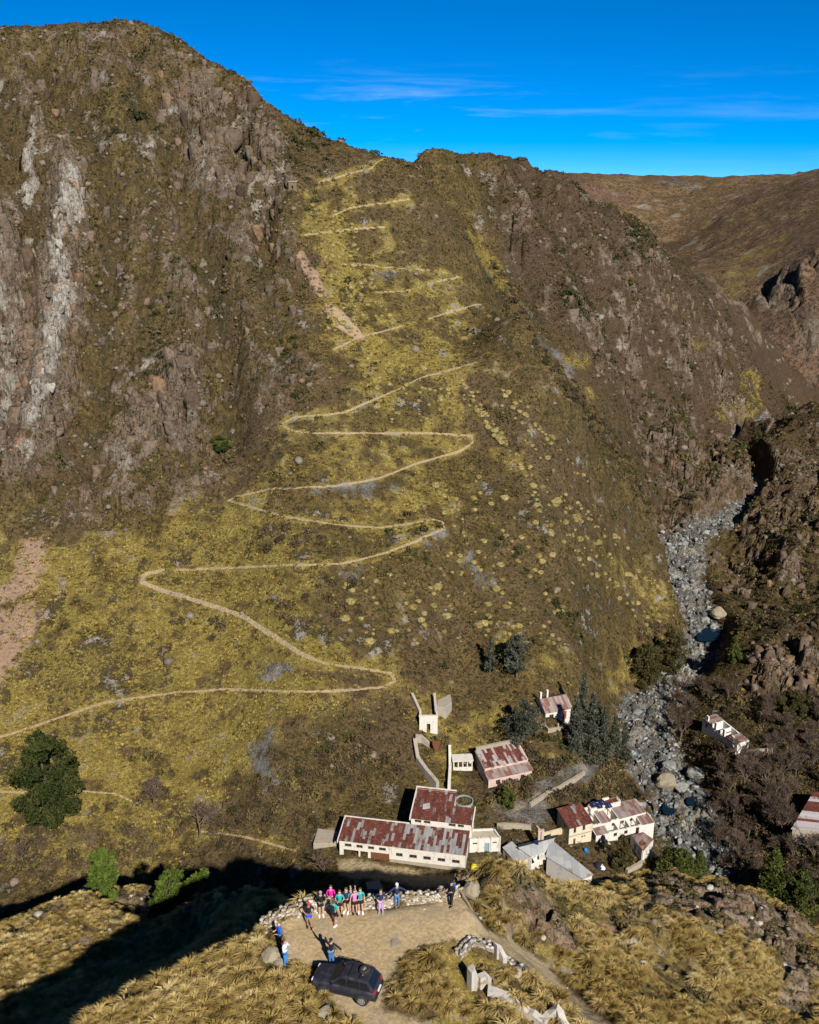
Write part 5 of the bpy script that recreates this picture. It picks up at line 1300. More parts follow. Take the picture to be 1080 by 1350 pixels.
# ------------------------------------------------------------------ the ruined compound by the stream
cpx = lambda x, y: (715 + x / 6.968, 1040 + y / 6.968)
zc = -2.2
FA = Frame(cpx(240, 525), cpx(448, 470), zc); LA_ = FA.L
b5 = thing('two_storey_house', 'two-storey cream house with rusty roof at the left end of the ruined compound', 'house', FA.loc(), FA.rz)
DA = 4.6; hA = 4.0
ops = [(LA_ * .2, LA_ * .3, -.1, 1.3), (LA_ * .19, LA_ * .3, 2.5, 3.7), (LA_ * .58, LA_ * .70, 2.6, 3.8), (LA_ * .55, LA_ * .63, 1.1, 1.5), (LA_ * .66, LA_ * .72, 1.1, 1.5)]
m = MB(); m.wall((0, 0), (LA_, 0), -2, hA, .3, ops); m.wall((LA_, .3), (LA_, DA), -2, (hA, hA + .9), .3); m.build('front_wall', wall_material('pale_yellow_plaster', (.56, .51, .39), (.36, .29, .20), .7), b5)
so = [(DA * .3, DA * .42, .8, 1.5), (DA * .55, DA * .68, 2.7, 3.5)]
m = MB(); m.wall((0, DA), (0, .3), -2, (hA + .9, hA), .3, so); m.wall((LA_, DA + .003), (0, DA + .003), -2, hA + .9, .3); m.build('side_wall', CREAM, b5)
m = MB(); m.slab([(-.15, -.3, hA + .02), (LA_ + .15, -.3, hA + .02), (LA_ + .15, DA + .1, hA + 1.0), (-.15, DA + .1, hA + 1.0)], .07); m.build('roof', ROOF_D if False else ROOF_B, b5)
m = MB(); m.box(-.1, -.12, 1.95, LA_ + .05, -.003, 2.12); m.build('string_course', CONC, b5)
for i, o in enumerate(ops): window(b5, (0, 0), (LA_, 0), *o, frame=WOOD, bars=0, name='door' if i == 0 else 'window', pane=RUSTM if i == 0 else GLASS)
for o in so: window(b5, (0, DA), (0, .3), *o, frame=WOOD, bars=0)
m = MB(); m.wall((-4.2, DA + .2), (-4.2, 2.4), -2, 2.2, .25); m.wall((-4.2, 2.4), (-.01, 2.4), -2, 2.2, .25, [(1.0, 1.8, 0, 1.6)]); m.build('yard_wall', CREAM, b5)
# block with the solar panels
ze = 3.2
FB = Frame(cpx(440, 262), cpx(716, 190), zc + 1.6); LB = FB.L; hB = 1.7
yb_ = FB.to(*cpx(640, 92), hB)[1]
b6 = thing('solar_panel_house', 'flat rusty-roofed white house carrying blue solar panels, topmost of the compound', 'house', FB.loc(), FB.rz)
ops = [(LB * .12, LB * .24, .7, 1.2), (LB * .46, LB * .58, .7, 1.3)]
m = MB(); m.wall((0, 0), (LB, 0), -3, hB, .3, ops); m.wall((LB, .3), (LB, yb_), -3, hB + .15, .3); m.wall((LB, yb_ + .003), (0, yb_ + .003), -3, hB + .15, .3); m.wall((0, yb_), (0, .3), -3, hB + .15, .3)
m.wall((-2.6, yb_), (-2.6, 1.0), -3, hB - .2, .25); m.wall((-2.6, 1.0), (-.01, 1.0), -3, hB - .2, .25, [(.8, 1.5, -.5, 1.0)]); m.build('wall', WHITE, b6)
m = MB(); m.slab([(.05, .05, hB + .004), (LB - .05, .05, hB + .004), (LB - .05, yb_ - .1, hB + .18), (.05, yb_ - .1, hB + .18)], .06); m.build('roof', ROOF_B, b6)
m = MB(); m.box(-.05, -.06, hB + .006, LB + .05, .2, hB + .14); m.box(LB - .15, .2, hB + .006, LB + .05, yb_, hB + .3); m.box(LB * .5, yb_ - .2, hB + .2, LB * .72, yb_ + .1, hB + .65); m.build('parapet', WHITE, b6)
for x_, y_, w_, h_ in ((472, 138, 0, 0), (552, 126, 0, 0), (525, 156, 0, 0), (612, 152, 0, 0)):
    a = FB.to(*cpx(x_, y_), hB + .4); m = MB()
    m.slab([(a[0] - .5, a[1] - .55, hB + .28), (a[0] + .5, a[1] - .55, hB + .28), (a[0] + .5, a[1] + .5, hB + .62), (a[0] - .5, a[1] + .5, hB + .62)], .05); sp2 = m.build('solar_panel', SOLAR, b6)
    m = MB(); m.box(a[0] - .02, a[1] - .5, hB + .46, a[0] + .02, a[1] + .5, hB + .50); m.box(a[0] - .48, a[1] + .40, hB + .1, a[0] + .48, a[1] + .46, hB + .55); m.build('panel_frame', WHITE, sp2)
def ruin_row(name, label, A, B, z, h, D, bays, roofed, wins, mats, roofs, hb=None, front=True):
    """a row of rooms, some with their roof sheets gone"""
    F = Frame(A, B, z); L_ = F.L; hb = hb or h
    r = thing(name, label, 'ruin', F.loc(), F.rz)
    ops = [(L_ * a, L_ * b, c, d) for a, b, c, d in wins]
    m = MB(); m.wall((L_, D), (0, D), -3, hb, .3)
    if front: m.wall((0, 0), (L_, 0), -3, h, .3, ops)
    else: m.wall((0, 0), (L_, 0), -3, (h * .72, h * .42), .3, [(L_ * (k + .38) / bays, L_ * (k + .62) / bays, .05, 3) for k in range(bays)])
    m.build('front_and_back_wall', mats, r)
    for k in range(bays + 1):
        x = .001 + (L_ - .302) * k / bays
        m = MB(); y0_, y1_ = .302, D - .302
        m.hexa([(x, y0_, -3), (x + .3, y0_, -3), (x + .3, y1_, -3), (x, y1_, -3), (x, y0_, h - .02), (x + .3, y0_, h - .02), (x + .3, y1_, hb - .02), (x, y1_, hb - .02)]); m.build('cross_wall', mats, r)
    for k in roofed:
        x0_, x1_ = .15 + (L_ - .3) * k / bays + .01, .15 + (L_ - .3) * (k + 1) / bays - .01
        m = MB(); m.slab([(x0_, -.15, h + .09), (x1_, -.15, h + .09), (x1_, D + .05, hb + .09), (x0_, D + .05, hb + .09)], .06); m.build('roof_sheet', roofs, r)
    for k in range(bays):
        if k in roofed or k % 3 == 1: continue
        for f in (.5,):
            x0_ = .15 + (L_ - .3) * (k + f) / bays; m = MB(); m.slab([(x0_, -.05, h + .14), (x0_ + .14, -.05, h + .14), (x0_ + .14, D + .05, hb + .14), (x0_, D + .05, hb + .14)], .12); m.build('rafter', WOOD, r)
    for o in (ops if front else ()): window(r, (0, 0), (L_, 0), *o, frame=WOOD, bars=0, pane=DARKM)
    return r, F
ruin_row('roofless_row', 'long white row of rooms with half its rusty roof missing, behind the ivy', cpx(455, 430), cpx(945, 300), zc - .2, 2.2, 3.6, 6, (1, 3, 4, 5), [(.17, .24, .8, 1.6), (.36, .42, .9, 1.6), (.53, .59, .9, 1.6), (.70, .75, .9, 1.6), (.92, .97, .4, 1.7)], WHITE, ROOF_D, 2.7)
ruin_row('roofless_row', 'roofless white room row nearest the ivy, open to the sky', cpx(490, 500), cpx(1024, 375), zc - .6, 1.7, 2.6, 5, (0, 4), [(.30, .36, .5, 1.3), (.48, .54, .5, 1.3), (.68, .74, -.1, 1.4)], WHITE, ROOF_D, 2.1)
FE = Frame(cpx(745, 600), cpx(920, 650), zc - 1.6); LE = FE.L
zE = 2.3; pe = [FE.to(*cpx(*c), zE) for c in ((815, 430), (930, 572), (1022, 465), (925, 398))]
b8 = thing('corner_ruin', 'roofed corner of the compound ruin with a dark hole in its streaked roof', 'ruin', FE.loc(), FE.rz)
m = MB(); m.hexa([(p[0], p[1], zE) for p in pe] + [(p[0], p[1], zE + .08) for p in pe]); m.build('roof', ROOF_D, b8)
m = MB(); q = pe
for i in range(4):
    a, c = pe[i], pe[(i + 1) % 4]
    Lw = math.hypot(c[0] - a[0], c[1] - a[1]); m.wall(a, c, -3, zE - .006, .28, [(Lw * .3, Lw * .42, .2, 1.6), (Lw * .62, Lw * .74, .5, 1.6)] if i < 2 else [])
m.build('wall', WHITE, b8)
pc_ = FE.to(*cpx(925, 505), zE + .1); m = MB(); m.disc_ring((pc_[0], pc_[1], zE + .085), (0, 0, 1), [(0, .0), (.62, 0), (.55, .18), (.42, .18), (.4, .03), (0, .03)], 18); m.build('roof_vent', RUSTM, b8)
fw = FE.to(*cpx(568, 585), 0), FE.to(*cpx(655, 622), 0)
m = MB()
px0 = ptz(*cpx(566, 575), zc - 1); px1 = ptz(*cpx(640, 628), zc - 1)
m.wall(px0[:2], px1[:2], zc - 4, (zc + 1.6, zc + .9), .35, [(.5, 1.0, zc - .2, zc + .5)]); o = m.build('broken_wall', CREAM); tag(o, 'broken yellow wall with one window hole left of the ivy', 'ruin')
# ruins across the stream
ruin_row('stream_ruin', 'narrow white ruin of small roofless rooms on the far stream bank', (926, 955), (969.5, 991), -5.0, 1.75, 3.4, 4, (0, 3), [], wall_material('bright_limewash', (.72, .70, .66), (.42, .36, .3), .5), ROOF_D, 2.0, False)
q0 = ptz(1036, 1098, -5); q1 = ptz(1062, 1052, -5)
FS = Frame((1044, 1097), (1110, 1104), -6.5)
b9 = thing('river_shed', 'long shed with rust and grey striped roof at the right edge among bare trees', 'shed', FS.loc(), FS.rz)
ps = [FS.to(*c, 2.6) for c in ((1043, 1093), (1105, 1098), (1135, 1050), (1072, 1047))]
m = MB(); m.hexa([(p[0], p[1], 2.6 + .5 * (i > 1)) for i, p in enumerate(ps)] + [(p[0], p[1], 2.68 + .5 * (i > 1)) for i, p in enumerate(ps)]); m.build('roof', sheet_roof('striped_sheet_roof', .5, 0, ((.46, .44, .44), (.34, .31, .31)), sheet=(9.0, .8)), b9)
m = MB(); cxm = sum(p[0] for p in ps) / 4; cym = sum(p[1] for p in ps) / 4; m.prism([(p[0] * .95 + cxm * .05, p[1] * .95 + cym * .05) for p in ps], -3, [2.58, 2.58, 3.08, 3.08]); m.build('wall', STONE, b9)
zq = on_main(1026, 1008, f=G_main, y0=131)[2]
FW = Frame((1021.5, 1009), (1030.5, 1009), zq)
b10 = thing('ruined_hut', 'tiny white ruined hut with an empty doorway among the bare trees', 'ruin', FW.loc(), FW.rz)
m = MB(); m.wall((0, 0), (FW.L, 0), -1.5, 2.0, .25, [(.4, .9, 0, 1.5)]); m.wall((FW.L, .25), (FW.L, 1.8), -1.5, (2.0, 1.2), .25); m.wall((0, 1.8), (0, .25), -1.5, (1.4, 2.0), .25); m.build('wall', WHITE, b10)
m = MB(); m.slab([(0, .9, 1.7), (FW.L, .9, 1.5), (FW.L, 1.7, 1.1), (0, 1.7, 1.4)], .05); m.build('roof_sheet', RUSTM, b10)
px_wall('stone_wall', [(981, 995), (1000, 994), (1018, 992)], .7, [1.0, 1.1, .9], STONE, 'straight pale stone wall right of the stream ruin', jag=.06)
px_wall('stone_wall', [(699, 1063), (722, 1048), (738, 1040), (757, 1030), (770, 1020)], .6, [.7, .8, .7, .8, .6], STONE, 'long dry stone wall climbing behind the compound', jag=.08)
px_wall('stone_wall', [(826, 1151), (838, 1145), (850, 1138)], .6, [.9, .9, .8], STONE, 'stone wall edging the compound above the stream', jag=.08)
px_wall('stone_wall', [(655, 1092), (680, 1092), (700, 1094)], .6, [1.0, 1.1, .9], STONE, 'low stone retaining wall between annex and lodge chimneys', jag=.06)
# hut on the skyline shoulder
g = on_main(386, 250, f=G_main, y0=131)
t = thing('stone_hut', 'tiny brown stone hut high on the shoulder of the mountain', 'hut', (g[0], g[1], g[2] - .3))
m = MB(); m.wall((-1.4, 0), (1.4, 0), -1, 3.0, .3, [(1.0, 1.6, 0, 1.7)]); m.wall((1.4, .3), (1.4, 2.6), -1, 3.0, .3); m.wall((1.4, 2.603), (-1.4, 2.603), -1, 3.0, .3); m.wall((-1.4, 2.6), (-1.4, .3), -1, 3.0, .3); m.build('wall', wall_material('brown_stone', (.17, .125, .085), (.09, .07, .05), .8, 2.0), t)
m = MB(); m.slab([(-1.6, -.2, 3.02), (1.6, -.2, 3.02), (1.6, 2.8, 3.3), (-1.6, 2.8, 3.3)], .12); m.build('roof', STONE, t); t.scale = (.8, .8, .8)
# small things in the yards
TENTY, _nt, _b = mat('yellow_nylon'); _b.inputs['Base Color'].default_value = (.72, .68, .02, 1)
TENTD, _nt, _b = mat('dark_nylon'); _b.inputs['Base Color'].default_value = (.02, .022, .03, 1)
TENTW, _nt, _b = mat('white_nylon'); _b.inputs['Base Color'].default_value = (.75, .76, .80, 1)
CHB, _nt, _b = mat('blue_plastic'); _b.inputs['Base Color'].default_value = (.02, .17, .45, 1)
def dome_tent(px, py, z, label, m1, m2, r, h, rz):
    p = ptz(px, py, z); p = (p[0], p[1], float(G_main(p[0], p[1])))
    t = thing('dome_tent', label, 'tent', (p[0], p[1], p[2]), rz)
    bm = bmesh.new(); bmesh.ops.create_uvsphere(bm, u_segments=16, v_segments=10, radius=1)
    bmesh.ops.delete(bm, geom=[v for v in bm.verts if v.co.z < -.05], context='VERTS')
    for v in bm.verts:
        k = 1 - .22 * abs(math.sin(2 * math.atan2(v.co.y, v.co.x))) ; v.co = (v.co.x * r * k, v.co.y * r * .8 * k, v.co.z * h)
    m = MB(); m.bm.free(); m.bm = bm; m.build('flysheet', m1, t, smooth=True)
    m = MB(); m.hexa([(r * .55, -.4, -.02), (r * 1.25, -.3, -.02), (r * 1.25, .3, -.02), (r * .55, .4, -.02), (r * .55, -.3, h * .72), (r * .95, -.08, h * .45), (r * .95, .08, h * .45), (r * .55, .3, h * .72)]); m.build('porch', m2, t)
dome_tent(626, 1145, -.3, 'bright yellow tent pitched at the right corner of the workshop', TENTY, TENTW, 1.0, 1.1, -.9)
dome_tent(789, 1142, -3.2, 'dark tent with a white porch on the compound lawn', TENTD, TENTW, 1.0, .9, -.5)
p = ptz(774, 1123, -2.3); t = thing('garden_chair', 'small blue plastic chair on the compound lawn', 'chair', (p[0], p[1], float(G_main(p[0], p[1]))), .6)
m = MB(); m.box(-.3, -.3, .38, .3, .3, .44); m.build('seat', CHB, t)
m = MB(); m.hexa([(-.3, .24, .44), (.3, .24, .44), (.3, .3, .44), (-.3, .3, .44), (-.28, .36, .95), (.28, .36, .95), (.28, .42, .95), (-.28, .42, .95)]); m.build('backrest', CHB, t)
for sx in (-.26, .26):
    for sy in (-.26, .26): m = MB(); m.tube([(sx, sy, .38), (sx * 1.1, sy * 1.1, -.1)], .03, 6); m.build('leg', CHB, t)
# ------------------------------------------------------------------ trees
BARK = wall_material('bark', (.105, .08, .06), (.05, .04, .03), .6, 4)
BROWNBARK = wall_material('brown_bark', (.135, .10, .078), (.07, .052, .042), .6, 4)
GREYBARK = wall_material('grey_bark', (.20, .17, .145), (.10, .085, .075), .6, 4)
def leaf_mat(name, cols): return tint_material(name, cols, .8)
L_PINE = leaf_mat('pine_needles', [(.016, .026, .008), (.040, .054, .014), (.075, .085, .022), (.12, .115, .032)])
L_CYP = leaf_mat('cypress_foliage', [(.018, .024, .014), (.040, .046, .030), (.075, .080, .060), (.12, .12, .10)])
L_BRIGHT = leaf_mat('bright_foliage', [(.026, .042, .009), (.055, .085, .014), (.085, .120, .022), (.13, .155, .035)])
L_BUSH = leaf_mat('bush_foliage', [(.020, .022, .009), (.045, .044, .016), (.075, .062, .024), (.10, .08, .035)])
TWIG = tint_material('bare_twigs', [(.060, .040, .029), (.095, .066, .048), (.140, .102, .078), (.20, .16, .13)])
def crown_mesh(clumps, per, leaf, seed, thin=.45):
    """leaf-sized faces gathered in clumps; clumps = (x, y, z, radius, flatten)"""
    r = np.random.default_rng(seed); V = []; T = []
    for (cx_, cy_, cz_, R_, fl) in clumps:
        n = int(per * (R_ ** 2)); tone = r.uniform(0, 1)
        d = r.normal(size=(n, 3)); d /= np.linalg.norm(d, axis=1)[:, None]
        q = d * (R_ * r.uniform(.45, 1.08, n) ** .6)[:, None] * np.array([1, 1, fl]) + np.array([cx_, cy_, cz_])
        e = r.normal(size=(n, 3)); e /= np.linalg.norm(e, axis=1)[:, None]
        f = np.cross(e, d + .7 * r.normal(size=(n, 3))); f /= np.linalg.norm(f, axis=1)[:, None] + 1e-9
        l = (leaf * r.uniform(.6, 1.4, n))[:, None]
        V.append(np.stack([q - e * l * thin, q + e * l * thin, q + f * l * 1.2], 1).reshape(-1, 3)); T.append(np.repeat(np.clip(.6 * tone + .4 * r.uniform(0, 1, n), 0, 1), 3))
    V = np.concatenate(V); T = np.concatenate(T)
    return V, T
def tri_mesh(name, V, T, material):
    me = bpy.data.meshes.new(name); n = len(V)
    me.vertices.add(n); me.vertices.foreach_set('co', V.astype(np.float32).ravel()); me.loops.add(n); me.polygons.add(n // 3)
    me.loops.foreach_set('vertex_index', np.arange(n, dtype=np.int32)); me.polygons.foreach_set('loop_start', np.arange(0, n, 3, dtype=np.int32)); me.polygons.foreach_set('loop_total', np.full(n // 3, 3, np.int32))
    me.update(calc_edges=True); a = me.attributes.new('tint', 'FLOAT', 'POINT'); a.data.foreach_set('value', T.astype(np.float32)); me.materials.append(material)
    return me
def child(name, me, parent):
    o = bpy.data.objects.new(name, me); COL.objects.link(o); o.parent = parent; return o
def trunk_mb(h, r0, seed, limbs=5, spread=1.2, lo=.35):
    rr = random.Random(seed); m = MB()
    ax = [(rr.uniform(-.03, .03) * h * i / 5, rr.uniform(-.03, .03) * h * i / 5, h * i / 5 - (.6 if i == 0 else 0)) for i in range(6)]
    m.tube(ax, [r0 * (1.15 - .95 * i / 5) for i in range(6)], 8)
    for k in range(limbs):
        t = lo + (.9 - lo) * k / max(1, limbs - 1); a = rr.uniform(0, 6.28); z = h * t; s = spread * (1.1 - t * .7)
        m.tube([(0, 0, z), (math.cos(a) * s * .5, math.sin(a) * s * .5, z + .18 * s), (math.cos(a) * s, math.sin(a) * s, z + .5 * s)], [r0 * .4 * (1.1 - t * .6), r0 * .28 * (1.1 - t * .6), r0 * .1], 6)
    return m
def conifer(name, label, base, h, w, material, seed, kind='pine', lean=(0, 0), group=None, bark=BARK, two=None, clear=.12):
    rr = random.Random(seed); cl = []
    n = int(44 + h * 6)
    for k in range(n):
        t = rr.random() ** .8
        if kind == 'cypress': rad = w * .5 * (1 - t ** 2.2) * (.7 + .3 * math.sin(math.pi * min(1, t * 2.2 + .2)))
        elif kind == 'round': rad = w * .5 * math.sqrt(max(0, 1 - (2 * t - .9) ** 2 / 1.3))
        else: rad = w * .5 * (1 - t ** 1.35) ** .85
        a = rr.uniform(0, 6.28); rad *= .62 + .5 * float(vnoise(np.array([a * 1.6 + seed]), np.array([t * 3.2 + seed]), seed)[0]) * (1.6 if kind != 'cypress' else 1.0); q = rad * math.sqrt(rr.random()) * .92; z = h * (clear + (1 - clear) * t * .97)
        cl.append((math.cos(a) * q + lean[0] * z, math.sin(a) * q + lean[1] * z, z, max(.22, w * rr.uniform(.085, .17) * (1.15 - .6 * t)), rr.uniform(.65, 1.3 if kind == 'cypress' else .85)))
    cl.append((lean[0] * h, lean[1] * h, h * .97, w * .07, 1.6))
    if two:
        ox, oy, h2, w2 = two
        for k in range(n // 2):
            t = rr.random(); rad = w2 * .5 * (1 - t ** 1.5); a = rr.uniform(0, 6.28); q = rad * math.sqrt(rr.random())
            cl.append((ox * (.35 + .65 * t) + math.cos(a) * q, oy * t + math.sin(a) * q, h2 * (.2 + .8 * t), w2 * rr.uniform(.10, .18) * (1.1 - .5 * t), .8))
    t_ = thing(name, label, 'tree', base, rr.uniform(0, .01), group)
    m = trunk_mb(h * .93, .035 * h * (.5 if kind == 'cypress' else .7), seed, 7 if kind != 'cypress' else 4, w * .4 if kind != 'cypress' else w * .25, clear + .05)
    for v in m.bm.verts: v.co.x += lean[0] * v.co.z; v.co.y += lean[1] * v.co.z
    m.build('trunk', bark, t_, smooth=True)
    lf = .16 + .012 * h
    V, T = crown_mesh(cl, 150 / (lf / .25) ** 2 * (2.6 if h < 8 else 1.1), lf, seed)
    child('crown', tri_mesh('crown', V, T, material), t_)
    return t_
def base_main(px, py): g = on_main(px, py, f=G_main, y0=131); return (g[0], g[1], g[2] - .1)
def base_near(px, py, f=None):
    g = cast(px, py, G_near, 36, 125, .1); return (g[0], g[1], g[2] - .05)
def hh(base, top_py):
    """height of an upright thing from its base point to a top pixel row"""
    x, y, z = base
    _, dy, dz = ray(540, top_py); return CAMZ + dz / dy * y - z
def ww_(base, wpx):
    u, dy, dz = ray(540, 675 - FPX * 0); d = Vector(base) - Vector((0, 0, CAMZ)); depth = d.y * ct - d.z * st
    return wpx / FPX * depth
L_DARK = leaf_mat('dark_needles', [(.010, .018, .006), (.024, .034, .010), (.045, .052, .016), (.075, .075, .024)])
bt = base_main(66, 1076); conifer('pine_tree', 'big dark spreading pine standing alone on the lower left slope', bt, hh(bt, 968), ww_(bt, 80), L_DARK, 38, 'round', clear=.02)
bt = base_main(646, 888); conifer('thin_tree', 'thin grey half-bare conifer left of the two-trunked cypress above the cottage', bt, hh(bt, 838), ww_(bt, 20), L_CYP, 22, 'cypress', bark=GREYBARK)
bt = base_main(681, 893); conifer('cypress_tree', 'bushy grey green cypress with pale bare trunk alone on the slope above the cottage', bt, hh(bt, 836), ww_(bt, 33), L_CYP, 23, 'round', bark=GREYBARK, clear=.2)
bt = base_main(690, 978); conifer('cypress_tree', 'round grey green cypress just left of the white cottage', bt, hh(bt, 926), ww_(bt, 42), L_CYP, 24, 'round', clear=.05)
proto = None
for i, (px, py, top, w) in enumerate(((766, 968, 884, 26), (757, 992, 920, 34), (777, 1002, 912, 34), (794, 1001, 930, 30), (808, 996, 944, 26), (821, 1006, 952, 24), (786, 985, 925, 30))):
    bt = base_main(px, py)
    conifer('cypress_tree', ('tall narrow cypress rising highest behind the white cottage' if i == 0 else 'dark cypress in the dense grove right of the white cottage'), bt, hh(bt, top), ww_(bt, w), L_CYP, 30 + i, 'cypress', group=None if i == 0 else 'cypresses crowded right of the white cottage', clear=.02)
bt = base_main(668, 1061); conifer('round_shrub', 'neat round green shrub in front of the pink house terrace', bt, hh(bt, 1040), ww_(bt, 23), L_PINE, 41, 'round', clear=.0)
bt = base_main(852, 905); conifer('evergreen_bush', 'dark broad evergreen bush on the left bank below the stream pool', bt, hh(bt, 848), ww_(bt, 40), L_BUSH, 42, 'round', clear=.0)
bt = base_main(884, 885); conifer('evergreen_bush', 'dark evergreen bush closest to the stream pool, left bank', bt, hh(bt, 832), ww_(bt, 38), L_BUSH, 43, 'round', clear=.0)
bt = base_main(966, 874); conifer('pine_tree', 'small green pine on the right stream bank beside the pool', bt, hh(bt, 838), ww_(bt, 22), L_PINE, 44, 'pine')
bt = base_main(886, 1196); conifer('evergreen_tree', 'large dark green tree below the compound right of its stone wall', bt, hh(bt, 1122), ww_(bt, 74), L_PINE, 45, 'round', clear=.04)
bt = base_main(920, 1160); conifer('evergreen_tree', 'slim paler green tree behind the large dark tree by the stream', bt, hh(bt, 1122), ww_(bt, 26), L_PINE, 46, 'pine', clear=.04)
bt = base_main(1012, 1205); conifer('pine_tree', 'dark pine among bare trees at lower right, just above the near ridge', bt, hh(bt, 1120), ww_(bt, 56), L_PINE, 47, 'pine', clear=.04)
bt = base_main(1048, 1215); conifer('pine_tree', 'dark pine at the right frame edge below the striped shed', bt, hh(bt, 1150), ww_(bt, 50), L_PINE, 48, 'round', clear=.04)
bt = base_main(1045, 938); conifer('evergreen_bush', 'green bush above the bare thicket under the right rock outcrop', bt, hh(bt, 912), ww_(bt, 40), L_BUSH, 49, 'round', clear=.0)
bt = base_main(292, 592); conifer('evergreen_bush', 'single dark green bush at the foot of the orange crag', bt, hh(bt, 575), ww_(bt, 26), L_PINE, 50, 'round', clear=.0)
bt = base_main(818, 1146); conifer('ivy_thicket', 'dark ivy thicket swallowing the broken wall of the compound', bt, hh(bt, 1102), ww_(bt, 25), L_BUSH, 51, 'round', clear=.0)
bt = base_near(140, 1186); conifer('evergreen_tree', 'bright green upright tree on the left spur beyond the near grass', bt, hh(bt, 1122), ww_(bt, 42), L_BRIGHT, 52, 'round', clear=.03)
bt = base_near(208, 1216); conifer('evergreen_tree', 'bright green two-crowned tree leaning right over the shaded gully', bt, hh(bt, 1143), ww_(bt, 40), L_BRIGHT, 53, 'round', lean=(.30, 0), two=(ww_(bt, 68), .4, hh(bt, 1150), ww_(bt, 50)), clear=.02)
def twig_tree(seed, h, spread, levels=4, upright=.5):
    """bare branching: (trunk builder, twig triangles)"""
    rr = random.Random(seed); m = MB(); tw = []
    def grow(p, d, L_, r, lv):
        q = p + d * L_ * .5 + Vector((rr.uniform(-1, 1), rr.uniform(-1, 1), rr.uniform(-.4, .6))) * L_ * .08; e = p + d * L_
        if lv >= levels - 1: tw.append((p, q, r)); tw.append((q, e, r * .7))
        else: m.tube([p, q, e], [r, r * .85, r * .7], 5, False)
        if lv == 0: kids = 5
        else: kids = 4 if lv < levels else 0
        for k in range(kids):
            a = rr.uniform(0, 6.28); tilt = rr.uniform(.3, .85) * spread
            s = d.orthogonal().normalized(); s2 = d.cross(s)
            nd = (d * math.cos(tilt) + (s * math.cos(a) + s2 * math.sin(a)) * math.sin(tilt) + Vector((0, 0, .25 * upright))).normalized()
            t = rr.uniform(.45, 1.0); grow(p + d * L_ * t, nd, L_ * rr.uniform(.55, .8), r * .58, lv + 1)
    grow(Vector((0, 0, -.4)), Vector((rr.uniform(-.1, .1), rr.uniform(-.1, .1), 1)).normalized(), h * .36, .017 * h + .03, 0)
    V = []; T = []
    for p, e, r in tw:
        d = (e - p); s = d.orthogonal().normalized() * max(r, .020); s2 = d.cross(s).normalized() * max(r, .020); c = rr.random()
        V += [p - s, p + s, e, p - s2, p + s2, e]; T += [c] * 6
    return m, np.array([list(v) for v in V]), np.array(T)
BARE = []
def bare_first(base, label, h, spread, seed, name='bare_tree', cat='tree', group=None, levels=4, upright=.5):
    t = thing(name, label, cat, base, 0, group); m, V, T = twig_tree(seed, h, spread, levels, upright)
    m.build('trunk', BROWNBARK, t, smooth=True); child('crown', tri_mesh('twigs', V, T, TWIG), t); return t
def dup(root, loc, rz, sc, label=None):
    r = root.copy(); COL.objects.link(r); r.location = loc; r.rotation_euler = (0, 0, rz); r.scale = (sc, sc, sc)
    if label: r['label'] = label
    for ch in list(root.children):
        c = ch.copy(); COL.objects.link(c); c.parent = r
    return r
bt = base_main(203, 1066); bare_first(bt, 'bare brown bush right of the big pine, smaller of two on the slope', hh(bt, 1010) * .95, 1.1, 61, 'bare_bush', 'bush', levels=5)
bt = base_main(262, 1104); bare_first(bt, 'wide bare brown bush with radiating pale stems, larger of two on the slope', hh(bt, 1042), 1.2, 62, 'bare_bush', 'bush', levels=5)
bt = base_main(30, 1140); bare_first(bt, 'bare grey tree at the lower left edge below the big pine', hh(bt, 1085), 1.1, 63, 'bare_tree', 'tree')
bt = base_main(118, 1120); bare_first(bt, 'small bare bush on the gully bank under the big pine', hh(bt, 1085), 1.2, 64, 'bare_bush', 'bush')
bt = base_main(427, 1152); bare_first(bt, 'small leafless tree at the left corner of the workshop yard', hh(bt, 1105), .9, 65)
bt = base_main(655, 1100); bare_first(bt, 'rounded bare brown bush between annex and lodge', hh(bt, 1083), 1.3, 66, 'bare_bush', 'bush')
bt = base_main(862, 1068); bare_first(bt, 'bare tree at the back corner of the compound above the stream', hh(bt, 1022), 1.1, 67)
GB = 'leafless trees of the right bank thicket'; LB_ = 'leafless brown tree in the thicket on the right stream bank'
protos = []
for k in range(5):
    h = (6.5, 7.5, 5.5, 8.5, 6.0)[k]
    protos.append(h)
spots = []
def area(poly, n, mind):
    xs = [p[0] for p in poly]; ys = [p[1] for p in poly]; tries = 0; got = 0
    while got < n and tries < 6000:
        tries += 1; a, b = random.uniform(min(xs), max(xs)), random.uniform(min(ys), max(ys))
        if not in_poly(np.array([a]), np.array([b]), poly)[0]: continue
        if any(in_poly(np.array([a]), np.array([b]), z)[0] for z in CLEAR_): continue
        q = on_main(a, b)
        if not q or any(math.hypot(q[0] - s[0], q[1] - s[1]) < mind for s in spots): continue
        spots.append(q); got += 1
CLEAR_ = [[(915, 930), (945, 930), (1000, 975), (1000, 1004), (965, 1004), (920, 965)], [(1030, 1100), (1065, 1040), (1100, 1040), (1100, 1112)], [(1012, 990), (1040, 990), (1040, 1020), (1012, 1020)]]
area([(875, 955), (905, 905), (950, 905), (965, 925), (905, 945), (915, 975), (890, 985)], 12, 3.0)
area([(1000, 935), (1100, 920), (1100, 1050), (1040, 1060), (1000, 1040), (985, 1010), (1010, 990)], 26, 3.0)
area([(955, 1010), (1000, 1010), (1040, 1060), (1040, 1110), (1100, 1120), (1100, 1190), (1000, 1180), (950, 1150), (935, 1100), (945, 1040)], 46, 2.6)
first = {}
